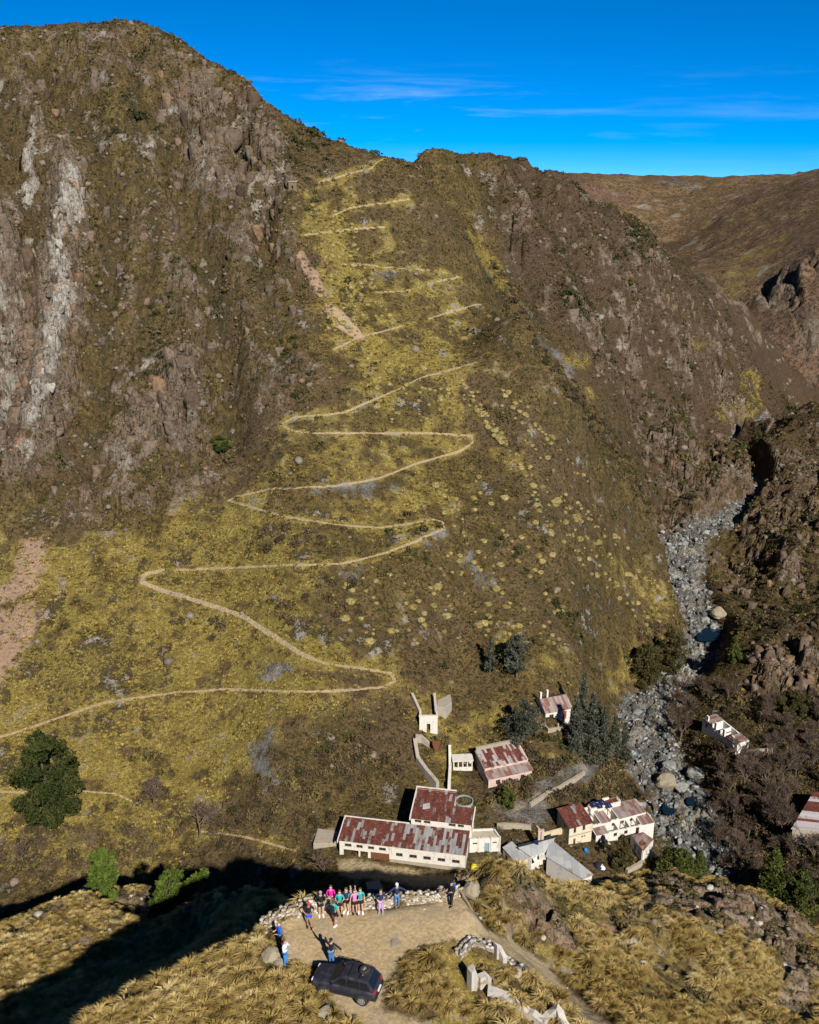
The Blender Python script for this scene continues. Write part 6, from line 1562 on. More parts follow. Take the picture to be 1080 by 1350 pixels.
for i, q in enumerate(spots):
    k = i % 5; z = float(G_main(q[0], q[1])); sc = random.uniform(.75, 1.2)
    if k not in first:
        first[k] = bare_first((q[0], q[1], z), LB_, protos[k], (.85, .7, .95, .75, 1.0)[k], 70 + k, group=GB, levels=5); first[k].scale = (sc, sc, sc)
    else: dup(first[k], (q[0], q[1], z), random.uniform(0, 6.28), sc)
# dead undergrowth and bushes of the thicket
uu_ = []
for poly, n in (([(880, 950), (905, 900), (960, 905), (1000, 935), (1100, 920), (1100, 1200), (1000, 1190), (940, 1150), (940, 1040), (900, 985)], 1100), ([(690, 1000), (830, 1005), (850, 1060), (800, 1050), (750, 1050), (690, 1060), (640, 1060)], 260), ([(840, 560), (940, 560), (960, 640), (880, 700)], 200), ([(930, 760), (1080, 700), (1080, 830), (960, 850)], 200), ([(840, 830), (900, 820), (890, 880), (850, 920)], 90), ([(720, 940), (760, 1000), (840, 1010), (820, 950)], 60), ([(0, 1080), (180, 1090), (240, 1150), (120, 1170), (0, 1150)], 130), ([(640, 970), (700, 985), (720, 1010), (660, 990)], 40), ([(320, 1010), (500, 950), (545, 1030), (430, 1085), (320, 1095)], 110), ([(0, 1075), (60, 1085), (110, 1130), (60, 1150), (0, 1140)], 60), ([(85, 1140), (150, 1135), (180, 1165), (120, 1175)], 30), ([(160, 980), (215, 990), (220, 1050), (180, 1060)], 26), ([(210, 1060), (320, 1060), (300, 1120), (220, 1110)], 34), ([(648, 335), (690, 405), (705, 440), (680, 440), (640, 370)], 60), ([(700, 440), (745, 490), (800, 560), (850, 640), (870, 690), (840, 660), (770, 560), (715, 480)], 170), ([(340, 780), (470, 760), (480, 825), (390, 830)], 30), ([(330, 695), (420, 700), (440, 728), (340, 732)], 26), ([(220, 805), (300, 820), (290, 850), (230, 840)], 14)):
    xs = [p[0] for p in poly]; ys = [p[1] for p in poly]; k = 0
    while k < n:
        a, b = random.uniform(min(xs), max(xs)), random.uniform(min(ys), max(ys))
        if not in_poly(np.array([a]), np.array([b]), poly)[0]: continue
        k += 1
        if any(in_poly(np.array([a]), np.array([b]), z)[0] for z in CLEAR_): continue
        q = on_main(a, b)
        if q and mval('grey', np.array([q[0]]), np.array([q[1]]))[0] < .5: uu_.append(q)
uu_ = np.array(uu_)
UND_T = [leaf_ball(90, .8, .24, 640 + k, .9) for k in range(5)]
und = stuff(merged('undergrowth', UND_T, np.c_[uu_[:, 0], uu_[:, 1], G_main(uu_[:, 0], uu_[:, 1]) - .05], RNG.uniform(.6, 1.9, len(uu_)), RNG.uniform(0, 6.28, len(uu_)), RNG.uniform(0, 1, len(uu_)), tint_material('undergrowth', [(.035, .034, .016), (.065, .048, .028), (.095, .066, .042), (.15, .12, .045)])))
und['label'] = 'tangled brown undergrowth of the stream banks'

# ------------------------------------------------------------------ big boulders and rock faces that stand out
BOUL = wall_material('boulder_rock', (.24, .25, .235), (.11, .11, .10), .75, .9)
BOULT = wall_material('tan_boulder_rock', (.27, .235, .17), (.17, .175, .165), .7, .7)
def boulder(px, py, r, label, seed, material=BOUL, flat=.75, f=G_main, sx=1.0):
    g = on_main(px, py, f=f, y0=131) if f is G_main else cast(px, py, f, 34, 120, .1)
    V, F = lump(seed, flat, 3); m = MB(); rr = np.random.default_rng(seed)
    n = fbm(V[:, 0] * 2.2 + 9, V[:, 1] * 2.2 + V[:, 2] * 1.7, 3, seed) - .5
    V = V * (1 + .28 * n[:, None]) * r * np.array([sx, 1, 1])
    vs = [m.bm.verts.new(p) for p in V]
    for q in F: m.bm.faces.new([vs[i] for i in q])
    o = m.build('boulder', material); o.location = (g[0], g[1], g[2] + r * flat * .35); o.rotation_euler = (0, 0, rr.uniform(0, 6)); tag(o, label, 'boulder')
boulder(880, 1036, 2.6, 'huge tan-faced boulder beside the dark pool of the lower stream', 801, BOULT, .8)
boulder(899, 1040, 1.5, 'rounded grey boulder right of the huge tan boulder', 802)
boulder(884, 1010, 1.8, 'flat grey boulder upstream of the huge tan boulder', 803, flat=.5)
boulder(918, 1022, 2.2, 'broad slab of grey rock on the right edge of the lower stream', 804, flat=.45)
boulder(948, 812, 2.6, 'pale wedge-shaped boulder beside the blue stream pool', 805, BOULT, .7)
boulder(930, 816, 1.5, 'grey boulder closing the head of the blue pool', 806, flat=.5)
boulder(118, 1172, 1.8, 'grey slab in the shaded gully left of the bright tree', 807, flat=.5)
# water left in the stream
WAT, _nt, _b = mat('still_water'); _b.inputs['Base Color'].default_value = (.006, .016, .026, 1); _b.inputs['Roughness'].default_value = .06; _b.inputs['Specular IOR Level'].default_value = .6
def pool(name, pix, lift=.35):
    P = [on_main(*c) for c in pix]; z = sum(p[2] for p in P) / len(P) + lift
    for _ in range(2): pix = [((a[0] * w + b[0] * (4 - w)) / 4, (a[1] * w + b[1] * (4 - w)) / 4) for a, b in zip(pix, pix[1:] + pix[:1]) for w in (3, 1)]
    m = MB(); ring = []
    for i, c in enumerate(pix): q = ptz(c[0], c[1], z); ring.append(m.bm.verts.new(q))
    m.bm.faces.new(ring); structure(m.build(name, WAT))
pool('stream_pool', [(918, 838), (928, 828), (942, 826), (950, 834), (946, 844), (932, 846), (920, 845)], .8)
pool('stream_pool', [(872, 1066), (878, 1052), (890, 1050), (896, 1062), (888, 1076), (876, 1074)], .6)
pool('stream_pool', [(902, 1060), (910, 1046), (922, 1050), (918, 1064)], .6)
# ------------------------------------------------------------------ terrace wall and the ruin on the knob
PLAST = wall_material('flaking_limewash', (.44, .41, .37), (.22, .19, .16), .95, 2.6)
def on_near(px, py):
    g = cast(px, py, G_near, 34, 66, .05)
    if g is None: x, y, _ = ptz(px, py, 75.6); g = (x, y, float(G_near(x, y)))
    return g
def stone_run(name, pix, h, th, label, cols, size=.22):
    P = [on_near(*c) for c in pix]; pos, sc, rz = [], [], []
    rr = random.Random(5)
    for i in range(len(P) - 1):
        a, b = P[i], P[i + 1]; L_ = math.hypot(b[0] - a[0], b[1] - a[1]); n = max(1, int(L_ / (size * .72))); ang = math.atan2(b[1] - a[1], b[0] - a[0])
        for j in range(n):
            for row in range(int(h / (size * .55)) + rr.randint(-1, 1)):
                for w in (-1, 1):
                    t = (j + rr.uniform(.2, .8) + .5 * (row % 2)) / n; x = a[0] + (b[0] - a[0]) * t - math.sin(ang) * w * th * .28; y = a[1] + (b[1] - a[1]) * t + math.cos(ang) * w * th * .28
                    z = float(G_near(x, y)) if row == 0 else a[2] + (b[2] - a[2]) * t
                    pos.append((x, y, z + row * size * .55)); sc.append(size * rr.uniform(.48, .72)); rz.append(ang + rr.uniform(-.25, .25) + (3.14 if rr.random() < .5 else 0))
    T_ = []
    for k in range(6):
        m = lump(760 + k, .62, 1); V = m[0].copy(); V = np.sign(V) * np.abs(V) ** .75 * np.array([1.15, .85, 1]); V[:, 2] *= .85; T_.append((V, m[1]))
    n = len(pos); tn = np.clip(RNG.normal(.40, .27, n), 0, 1)
    o = merged(name, T_, np.array(pos), np.array(sc), np.array(rz), tn, tint_material(name, cols, grain=6)); tag(o, label, 'wall'); return o
stone_run('parapet_wall', [(347, 1228), (366, 1216), (384, 1208), (405, 1202), (430, 1198), (470, 1197), (500, 1196), (530, 1194), (560, 1190), (585, 1186), (606, 1180)], .95, .55, 'curved dry stone parapet with flaking whitewash behind the group of hikers', [(.17, .135, .095), (.33, .27, .19), (.55, .50, .43), (.70, .67, .62)])
def near_wall(pix, h, th, label, jag=.14, name='ruined_wall'):
    return px_wall(name, pix, th, h, PLAST, label, 'ruin', .5, jag, G_near)
stone_run('rubble_wall', [(604, 1262), (612, 1251), (621, 1243), (640, 1249), (655, 1257)], .5, .5, 'low crumbling back wall of the roadside ruin', [(.16, .135, .11), (.28, .245, .20), (.42, .39, .35), (.62, .60, .57)])
near_wall([(653, 1261), (659, 1263), (666, 1270)], [.85, .9, .5], .35, 'short white plastered wall stub inside the roadside ruin')
stone_run('rubble_wall', [(656, 1257), (680, 1273), (702, 1287)], .32, .5, 'low rubble wall between the roadside ruin and the track', [(.16, .135, .11), (.28, .245, .20), (.42, .39, .35), (.62, .60, .57)])
near_wall([(618.5, 1303), (624, 1300), (630, 1303)], [1.15, 1.35, .5], .5, 'upright jagged white wall end at the left of the roadside ruin')
near_wall([(631, 1301), (640, 1299), (647, 1302)], [.7, .9, .5], .45, 'broken white wall piece leaning beside the tallest wall end')
near_wall([(643, 1312), (662, 1321), (684, 1333), (716, 1356)], [.50, .62, .55, .6], .5, 'long low front wall of the roadside ruin', .07)
near_wall([(714, 1356), (722, 1350), (733, 1353), (748, 1366)], [.6, .8, 1.35, .7], .4, 'jagged pale wall fang at the bottom edge of the roadside ruin')
def nboulder(px, py, r, label, seed, flat=.6): return boulder(px, py, r, label, seed, BOULT, flat, G_near)
nboulder(357, 1260, .55, 'tan boulder in the grass at the left edge of the terrace', 811)
nboulder(367, 1272, .42, 'pale tan boulder just below the man in white, terrace edge', 812, .5)
nboulder(428, 1336, .42, 'grey green boulder in the grass left of the car', 813)
nboulder(622, 1176, .6, 'dark round boulder behind the broken timbers', 814, .8)
nboulder(521, 1244, .42, 'flat stone slab lying on the terrace gravel', 815, .16)
def beam(p0, p1, h0, h1, r, label):
    a = on_near(*p0); b = on_near(*p1)
    m = MB(); v0 = Vector((a[0], a[1], a[2] + h0)); v1 = Vector((b[0], b[1], b[2] + h1)); mid = v0.lerp(v1, .5) + Vector((0, 0, .03)); m.tube([v0, mid, v1], [r, r * .95, r * .85], 7)
    tag(m.build('timber_beam', WOOD), label, 'beam')
beam((607, 1184), (648, 1202), .5, .15, .09, 'long grey timber beam propped on the grass at the terrace corner')
beam((609, 1185), (623, 1202), .45, .05, .07, 'short pale timber leaning away from the long beam')
a = on_near(662, 1211); m = MB(); m.tube([(a[0], a[1], a[2] - .3), (a[0] + .03, a[1], a[2] + 1.5)], [.08, .07], 7); tag(m.build('timber_post', WOOD), 'lone grey upright post standing in the bunch grass', 'post')
q = [ptz(*c, -.3)[:2] for c in ((485, 1172), (506, 1173), (501, 1160), (482, 1163))]
m = MB(); m.prism(q, -4, -.3); tag(m.build('concrete_slab', CONC, bevel=.05), 'square tan concrete slab below the parapet in front of the workshop', 'slab')

# ------------------------------------------------------------------ the car
def car_paint(name, c, rough=.28):
    m, nt, b = mat(name); N = NT(nt); d = N.noise(N.pos(), 3.0, 5, .65)
    N.link(N.mix(N.ramp(d,   .5, .8, 0, .4), c, (.12, .105, .09)), b.inputs['Base Color']); b.inputs['Specular IOR Level'].default_value = .5
    N.link(N.ramp(d, .3, .75, rough, .7), b.inputs['Roughness']); return m
PAINT = car_paint('dusty_dark_paint', (.020, .020, .030))
TYRE, _nt, _b = mat('tyre_rubber'); _b.inputs['Base Color'].default_value = (.035, .032, .03, 1)
RIMM, _nt, _b = mat('wheel_alloy'); _b.inputs['Base Color'].default_value = (.42, .41, .42, 1); _b.inputs['Metallic'].default_value = .6; _b.inputs['Roughness'].default_value = .45
CGLASS, _nt, _b = mat('car_glass'); _b.inputs['Base Color'].default_value = (.010, .011, .013, 1); _b.inputs['Roughness'].default_value = .08; _b.inputs['Specular IOR Level'].default_value = .5
TAIL, _nt, _b = mat('tail_lamp_red'); _b.inputs['Base Color'].default_value = (.45, .015, .02, 1); _b.inputs['Roughness'].default_value = .2
HEAD, _nt, _b = mat('headlamp_glass'); _b.inputs['Base Color'].default_value = (.55, .57, .6, 1); _b.inputs['Roughness'].default_value = .15
TRIM, _nt, _b = mat('black_trim'); _b.inputs['Base Color'].default_value = (.02, .02, .022, 1); _b.inputs['Roughness'].default_value = .55
PLATE, _nt, _b = mat('plate_white'); _b.inputs['Base Color'].default_value = (.6, .6, .6, 1)
cr, cf = on_near(478, 1328), on_near(432.5, 1313)
dv = Vector((cf[0] - cr[0], cf[1] - cr[1])); cs = dv.length / 2.5; cs = min(max(cs, .85), 1.15)
print('car scale', dv.length)
cz = max(cr[2], cf[2], float(G_near(cf[0] + .5, cf[1] + 1.4))) + .0
dirx = dv.normalized(); side = Vector((dirx.y, -dirx.x))      # right-hand side of the car
o3 = Vector((cr[0], cr[1])) + side * .72 * cs + dirx * 1.25 * cs
car = thing('parked_car', 'dusty dark grey off-road car parked on the terrace with a spare wheel on its roof', 'car', (o3.x, o3.y, cz + .01), math.atan2(dirx.y, dirx.x))
car.scale = (cs, cs, cs)
# local frame: +x forwards, +y left
st_ = [(2.12, .74, .40, .62), (2.02, .86, .30, .76), (1.75, .93, .26, .84), (1.25, 1.00, .25, .87), (.85, 1.05, .25, .885), (0, 1.07, .25, .89), (-1.0, 1.08, .25, .885), (-1.6, 1.08, .27, .87), (-1.95, 1.06, .32, .84), (-2.08, .98, .42, .78)]
m = MB(); rings = []
for x, zt, zb, hw in st_:
    half = [(0, zt), (hw * .55, zt - .005), (hw * .86, zt - .03), (hw * .97, zt - .12), (hw, zt - .32), (hw * .985, zb + .16), (hw * .93, zb + .03), (hw * .7, zb), (0, zb)]
    pts = half + [(-a, b) for a, b in half[-2:0:-1]]
    rings.append([m.bm.verts.new((x, a, b)) for a, b in pts])
for A, B in zip(rings, rings[1:]):
    for j in range(len(A)): m.bm.faces.new((A[j], A[(j + 1) % len(A)], B[(j + 1) % len(B)], B[j]))
m.bm.faces.new(rings[0]); m.bm.faces.new(rings[-1][::-1])
body = m.build('body', PAINT, car, smooth=True)
m = MB(); gh = [(.92, .80, 1.03), (.15, .70, 1.56), (-.1, .68, 1.62), (-1.2, .68, 1.645), (-1.55, .70, 1.60), (-2.0, .78, 1.04)]
rings = []
for x, hw, z in gh:
    lo_ = 1.0; w0 = .83
    rings.append([m.bm.verts.new(p) for p in ((x, -w0, lo_), (x, -hw, max(z - .05, lo_ + .02)), (x, -hw + .09, z), (x, hw - .09, z), (x, hw, max(z - .05, lo_ + .02)), (x, w0, lo_))])
for A, B in zip(rings, rings[1:]):
    for j in range(5): m.bm.faces.new((A[j], A[j + 1], B[j + 1], B[j]))
m.build('cabin', PAINT, car)
def pane(name, pts, off, mt=CGLASS):
    n = (Vector(pts[1]) - Vector(pts[0])).cross(Vector(pts[3]) - Vector(pts[0])).normalized() * off
    m = MB(); m.hexa([tuple(Vector(p) - n * .8) for p in pts] + [tuple(Vector(p) + n) for p in pts]); return m.build(name, mt, car)
pane('windscreen', [(.86, -.68, 1.08), (.86, .68, 1.08), (.20, .58, 1.53), (.20, -.58, 1.53)], .012)
pane('rear_window', [(-1.96, .60, 1.12), (-1.96, -.60, 1.12), (-1.60, -.54, 1.54), (-1.60, .54, 1.54)], .014)
for sgn in (1, -1):
    for (xa, xb, xc, xd) in ((.62, -.22, -.22, .10), (-.30, -1.10, -1.06, -.30), (-1.18, -1.80, -1.52, -1.14)):
        q = [(xa, .828 * sgn, 1.10), (xb, .828 * sgn, 1.10), (xc, .715 * sgn, 1.50), (xd, .715 * sgn, 1.50)]
        if sgn > 0: q = [q[1], q[0], q[3], q[2]]
        pane('side_window', q, .03)
    m = MB(); m.hexa([(.55, .86 * sgn - .02, 1.06), (.72, .86 * sgn - .02, 1.06), (.72, 1.04 * sgn, 1.06), (.55, 1.04 * sgn, 1.06), (.57, .86 * sgn - .02, 1.20), (.68, .86 * sgn - .02, 1.20), (.68, 1.02 * sgn, 1.20), (.57, 1.02 * sgn, 1.20)]); m.build('wing_mirror', TRIM, car, bevel=.02)
    m = MB(); m.tube([(.0, .60 * sgn, 1.64), (-.1, .60 * sgn, 1.70), (-1.4, .60 * sgn, 1.72), (-1.5, .60 * sgn, 1.66)], .022, 6); m.build('roof_rail', TRIM, car)
    m = MB(); m.box(-2.085, .60 * sgn - .09, .78, -1.99, .60 * sgn + .13, 1.03); m.build('tail_lamp', TAIL, car, bevel=.02)
    m = MB(); m.box(1.96, .56 * sgn - .14, .70, 2.10, .56 * sgn + .12, .84); m.build('headlamp', HEAD, car, bevel=.03)
    m = MB(); m.box(-.95, .885 * sgn - .015, .44, .80, .885 * sgn + .015, .56); m.build('door_moulding', TRIM, car)
    for x in (1.25, -1.25):
        m = MB(); prof = [(.0, -.11), (.22, -.11), (.30, -.105), (.345, -.07), (.355, 0), (.345, .07), (.30, .105), (.22, .11), (.0, .11)]
        w = m
        m.disc_ring((x, .81 * sgn, .40), (0, sgn, 0), [(a * 1.13, b * 1.1) for a, b in prof], 24); wh = m.build('wheel', TYRE, car, smooth=False)
        m = MB(); m.disc_ring((x, .81 * sgn, .40), (0, sgn, 0), [(.0, .10), (.07, .135), (.09, .125), (.17, .118), (.225, .13), (.235, .112), (.235, .10), (0, .10)], 24)
        for k in range(6):
            a = k * math.pi / 3; m.hexa([(x + math.cos(a + t) * r, .81 * sgn + sgn * y, .40 + math.sin(a + t) * r) for y in (.112, .136) for r, t in ((.06, -.3), (.22, -.09), (.22, .09), (.06, .3))])
        m.build('rim', RIMM, wh)
        m = MB(); arc = [(x + math.cos(t) * .43, .868 * sgn, .36 + math.sin(t) * .42) for t in np.linspace(-.15, math.pi + .15, 14)]; m.tube(arc, .045, 6); m.build('wheel_arch', TRIM, car)
m = MB(); m.hexa([(-2.15, -.78, .38), (-1.95, -.86, .38), (-1.95, .86, .38), (-2.15, .78, .38), (-2.15, -.78, .62), (-1.95, -.87, .64), (-1.95, .87, .64), (-2.15, .78, .62)]); m.build('rear_bumper', TRIM, car, bevel=.03)
m = MB(); m.hexa([(1.95, -.84, .34), (2.16, -.66, .34), (2.16, .66, .34), (1.95, .84, .34), (1.95, -.84, .58), (2.16, -.66, .60), (2.16, .66, .60), (1.95, .84, .58)]); m.build('front_bumper', TRIM, car, bevel=.03)
m = MB(); m.box(-2.165, -.24, .66, -2.07, .24, .77); m.build('number_plate', PLATE, car)
for x in (-.35, -1.05): m = MB(); m.box(x - .025, -.62, 1.70, x + .025, .62, 1.735); m.build('roof_bar', TRIM, car)
m = MB(); m.disc_ring((-1.18, -.02, 1.86), (.18, 0, 1), [(.18, -.1), (.29, -.10), (.345, -.06), (.355, 0), (.345, .06), (.29, .10), (.18, .10), (.18, -.1)], 24); sw = m.build('spare_wheel', TYRE, car)
m = MB(); m.disc_ring((-1.18, -.02, 1.86), (.18, 0, 1), [(.0, .02), (.06, .05), (.175, .03), (.175, -.03), (0, -.02)], 20); m.build('rim', RIMM, sw)
m = MB(); m.tube([(-1.18, -.36, 1.74), (-1.16, -.12, 1.98), (-1.16, .12, 1.98), (-1.18, .36, 1.74)], .012, 5); m.build('strap', wall_material('pale_strap', (.55, .5, .4), (.4, .35, .3), .3), sw)

for ch in car.children:
    if ch.name.split('.')[0] != 'wheel': ch.location.z = .13

# ------------------------------------------------------------------ people
def plain(name, c, rough=.8, sub=0.0):
    m, nt, b = mat(name); N = NT(nt); n = N.noise(N.pos(), 22, 3, .6)
    N.link(N.mix(N.ramp(n, .35, .7, 0, .3), c, tuple(.6 * x for x in c)), b.inputs['Base Color']); b.inputs['Roughness'].default_value = rough; return m
SKIN = plain('skin', (.50, .30, .20)); SKIN2 = plain('tanned_skin', (.36, .20, .13))
CLOTH = {k: plain(k + '_cloth', c) for k, c in dict(black=(.018, .018, .022), navy=(.025, .035, .085), blue=(.02, .10, .50), sky=(.05, .22, .55), jeans=(.07, .17, .36), magenta=(.62, .02, .30), pink=(.62, .22, .48), teal=(.02, .34, .36), white=(.72, .74, .78), red=(.55, .03, .05), grey=(.28, .27, .28), brown=(.10, .06, .04), lilac=(.45, .30, .55), yellow=(.6, .5, .05)).items()}
def skin_mesh(name, verts, edges, radii, material, parent, root=0, sub=1):
    me = bpy.data.meshes.new(name); me.from_pydata(verts, edges, []); o = bpy.data.objects.new(name, me); COL.objects.link(o)
    sk = o.modifiers.new('skin', 'SKIN'); sk.use_smooth_shade = True
    lay = me.skin_vertices[0].data
    for i, r in enumerate(radii): lay[i].radius = r if isinstance(r, tuple) else (r, r)
    lay[root].use_root = True
    sb = o.modifiers.new('sub', 'SUBSURF'); sb.levels = sub; sb.render_levels = sub
    dg = bpy.context.evaluated_depsgraph_get(); ev = o.evaluated_get(dg)
    m2 = bpy.data.meshes.new_from_object(ev); m2.name = name; m2.materials.clear(); m2.materials.append(material)
    o.modifiers.clear(); o.data = m2; bpy.data.meshes.remove(me); o.parent = parent
    return o
ARM = dict(down=((.06, .02, -.28), (.03, -.08, -.25)), front=((.08, .02, -.27), (-.10, -.22, .02)), phone=((.10, -.06, -.25), (-.10, -.20, .18)), up=((.10, -.02, .26), (.02, -.04, .25)), out=((.26, .0, -.05), (.24, -.03, .03)), hip=((.18, .05, -.22), (-.14, -.08, -.16)), out_low=((.22, .0, -.16), (.20, -.04, -.12)))
def person(px, py, label, shirt, legs, skin=SKIN, h=1.7, face=0.0, larm='down', rarm='down', short=False, hair='brown', cap=None, pack=None, step=.0, sleeves=True, shoes='black', hood=False):
    g = on_near(px, py); s = h / 1.7
    p = thing('person', label, 'person', (g[0], g[1], g[2]), face); p.scale = (s, s, s)
    V, E, R = [], [], []
    def add(v, r, par=None):
        V.append(v); R.append(r); i = len(V) - 1
        if par is not None: E.append((par, i))
        return i
    pel = add((0, 0, .94), (.125, .10)); wai = add((0, 0, 1.08), (.115, .09), pel); che = add((0, -.01, 1.27), (.135, .10), wai); cl = add((0, .0, 1.40), (.09, .075), che); nk = add((0, -.01, 1.48), .05, cl)
    hd = add((0, -.025, 1.57), (.072, .085), nk); h2 = add((0, -.015, 1.64), (.076, .09), hd); add((0, -.005, 1.70), (.045, .055), h2); add((0, -.125, 1.575), .014, hd)
    for e in (-1, 1): add((e * .088, 0, 1.585), .016, hd)
    J = {}
    for e, pose in ((1, larm), (-1, rarm)):
        a, b = ARM[pose]; sh = (e * .175, 0, 1.385); el = tuple(sh[i] + a[i] * (e if i == 0 else 1) for i in range(3)); wr = tuple(el[i] + b[i] * (e if i == 0 else 1) for i in range(3))
        i0 = add(sh, .058, cl); i1 = add(el, .042, i0); i2 = add(wr, .028, i1)
        d = (Vector(wr) - Vector(el)).normalized(); sd = d.cross(Vector((0, 1, 0.2))).normalized(); up = d.cross(sd).normalized()
        pm = add(tuple(Vector(wr) + d * .07), (.036, .018), i2)
        for k in range(4):
            kn = Vector(wr) + d * .10 + sd * (k - 1.5) * .020; ln = (.055, .07, .075, .06)[k]
            f0 = add(tuple(kn), .0095, pm); f1 = add(tuple(kn + d * ln * .6 + up * .012), .0085, f0); add(tuple(kn + d * ln + up * .035), .007, f1)
        t0 = add(tuple(Vector(wr) + d * .04 - sd * .034), .011, pm); add(tuple(Vector(wr) + d * .085 - sd * .058 + up * .015), .009, t0)
        J[e] = (sh, el, wr)
    LG = {}
    for e in (1, -1):
        hp_ = (e * .085, 0, .88); kn = (e * .10, -.02 - .10 * step * e, .49); an = (e * .105, .01 - .20 * step * e, .085); to = (e * .12, -.15 - .2 * step * e, .03)
        i0 = add(hp_, .085, pel); i1 = add(kn, .056, i0); i2 = add(an, .038, i1); add(to, (.035, .026), i2); LG[e] = (hp_, kn, an, to)
    skin_mesh('body', V, E, R, skin, p)
    # clothes on the same joints
    V, E, R = [], [], []
    pel = add((0, 0, .90), (.145, .118)); wai = add((0, 0, 1.08), (.132, .108), pel); che = add((0, -.01, 1.27), (.152, .118), wai); cl = add((0, 0, 1.405), (.10, .085), che)
    if hood: n_ = add((0, .01, 1.50), .088, cl); add((0, .012, 1.66), (.098, .112), n_)
    for e in (1, -1):
        sh, el, wr = J[e]; i0 = add(sh, .07, cl); mid = tuple(Vector(sh).lerp(Vector(el), .75)); i1 = add(el if sleeves else mid, .056, i0)
        if sleeves: add(tuple(Vector(el).lerp(Vector(wr), .92)), .042, i1)
    top = skin_mesh('jacket' if sleeves else 'shirt', V, E, R, CLOTH[shirt], p)
    V, E, R = [], [], []
    pel = add((0, 0, .96), (.138, .112))
    for e in (1, -1):
        hp_, kn, an, to = LG[e]; i0 = add(hp_, .102, pel)
        if short: add(tuple(Vector(hp_).lerp(Vector(kn), .62)), .088, i0)
        else: i1 = add(kn, .071, i0); add((an[0], an[1], .11), .054, i1)
    skin_mesh('shorts' if short else 'trousers', V, E, R, CLOTH[legs], p)
    for e in (1, -1):
        hp_, kn, an, to = LG[e]; m = MB()
        m.prism([(an[0] - .05, an[1] + .07), (an[0] + .05, an[1] + .07), (to[0] + .05, to[1] - .02), (to[0] + .025, to[1] - .07), (to[0] - .025, to[1] - .07), (to[0] - .05, to[1] - .02)], -.01, [.12, .12, .075, .06, .06, .075]); m.build('shoe', CLOTH[shoes], p, bevel=.012)
    if cap:
        m = MB(); m.disc_ring((0, .006, 1.645), (0, .08, 1), [(.088, -.03), (.094, 0), (.088, .045), (.062, .085), (0, .105)], 14); m.box(-.06, -.17, 1.642, .06, -.07, 1.655); m.build('cap', CLOTH[cap], p, smooth=True)
    elif not hood:
        m = MB(); m.disc_ring((0, .016, 1.63), (0, .15, 1), [(.080, -.07), (.092, -.02), (.094, .02), (.086, .06), (.058, .095), (0, .112)], 14)
        if hair == 'long': m.tube([(0, .10, 1.64), (0, .125, 1.52), (0, .115, 1.36)], [.05, .045, .02], 8)
        m.build('hair', CLOTH['brown'], p, smooth=True)
    for e in (1, -1):
        m = MB(); m.disc_ring((e * .033, -.096, 1.605), (0, -1, 0), [(0, 0), (.011, 0), (.008, .008), (0, .01)], 8); m.build('eye', CLOTH['black'], p)
    m = MB(); m.box(-.025, -.108, 1.528, .025, -.098, 1.537); m.build('mouth', CLOTH['red'], p)
    if pack:
        m = MB(); m.hexa([(-.15, .10, 1.0), (.15, .10, 1.0), (.13, .26, 1.02), (-.13, .26, 1.02), (-.14, .09, 1.42), (.14, .09, 1.42), (.11, .20, 1.44), (-.11, .20, 1.44)]); m.build('backpack', CLOTH[pack], p, bevel=.04)
    return p
person(408, 1222, 'hiker in red cap, black top and bright blue shorts left of the group', 'black', 'blue', SKIN2, 1.72, .1, 'hip', 'hip', True, cap='red', pack='black', step=.4, sleeves=False)
person(423.5, 1207, 'person in black jacket and black shorts at the left end of the group', 'black', 'black', SKIN, 1.72, .2, 'front', 'front', True, cap='grey', shoes='white')
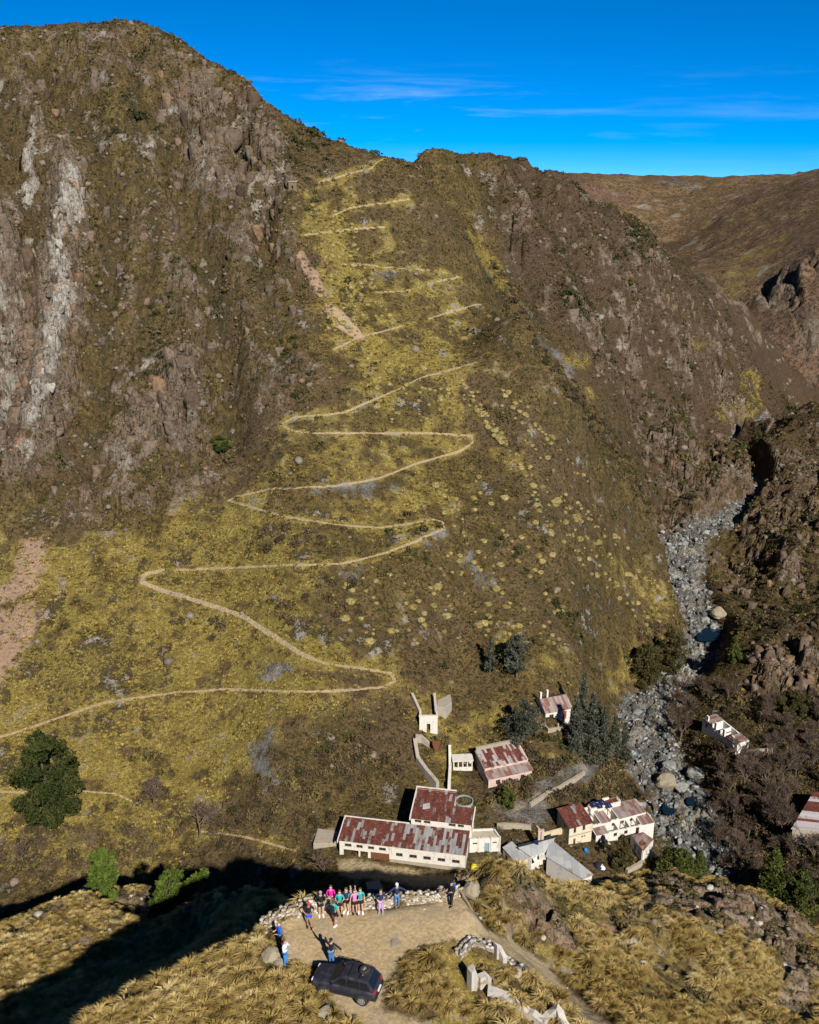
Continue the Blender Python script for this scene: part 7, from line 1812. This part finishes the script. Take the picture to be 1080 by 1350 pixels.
person(437, 1199, 'person in magenta jacket leaning on the parapet at the back of the group', 'magenta', 'navy', SKIN, 1.70, 0, 'down', 'front', False)
person(441, 1219.5, 'hiker in teal and black vest stepping away in front of the group', 'teal', 'black', SKIN2, 1.75, 2.6, 'down', 'down', True, sleeves=False, pack='black', shoes='white', step=.6)
person(448.5, 1206, 'hiker in teal shirt, black shorts and hands clasped, standing second row', 'teal', 'black', SKIN, 1.72, 0, 'front', 'front', True, sleeves=False, hair='long', pack='navy')
person(457, 1202.5, 'hiker in black and teal top raising one arm, left of the posing row', 'navy', 'black', SKIN, 1.72, -.3, 'up', 'down', True, sleeves=False, shoes='white', pack='teal')
person(462.5, 1200, 'hiker half hidden behind the posing row, grey top', 'grey', 'black', SKIN, 1.7, .2, 'down', 'down', True, sleeves=False)
person(468, 1204, 'hiker in pink top and black shorts in the posing row', 'pink', 'black', SKIN, 1.68, .2, 'hip', 'down', True, sleeves=False, hair='long', step=.2)
person(475.5, 1203, 'hiker in teal shirt with one arm up at the right end of the posing row', 'teal', 'black', SKIN, 1.72, .15, 'down', 'up', True, sleeves=False, step=.2, shoes='white')
person(502.5, 1204, 'person in dark top with pink jacket round the hips and grey leggings', 'navy', 'lilac', SKIN, 1.68, -.1, 'hip', 'hip', False, hair='long', pack='black', shoes='grey')
person(523.5, 1196.5, 'person in white cap, navy jacket and jeans leaning at the parapet, legs apart', 'navy', 'jeans', SKIN, 1.75, .2, 'out_low', 'out_low', False, cap='white', step=.3)
person(595, 1193, 'dark dressed person with blue and pink bundle at the right end of the parapet', 'black', 'black', SKIN, 1.72, -.8, 'front', 'front', False, cap='black', pack='blue', step=.5)
person(370, 1250, 'person in blue hooded jacket and black trousers at the left edge of the terrace', 'blue', 'black', SKIN, 1.74, -1.2, 'front', 'front', False, hood=True)
person(377, 1272.5, 'person in white jacket and sky blue trousers holding a phone up', 'white', 'sky', SKIN, 1.74, 1.2, 'phone', 'phone', False)
person(437.5, 1272, 'man in black top and jeans raising one arm beside the dark car', 'black', 'jeans', SKIN, 1.78, -.2, 'out_low', 'up', False, cap='black', step=.3)
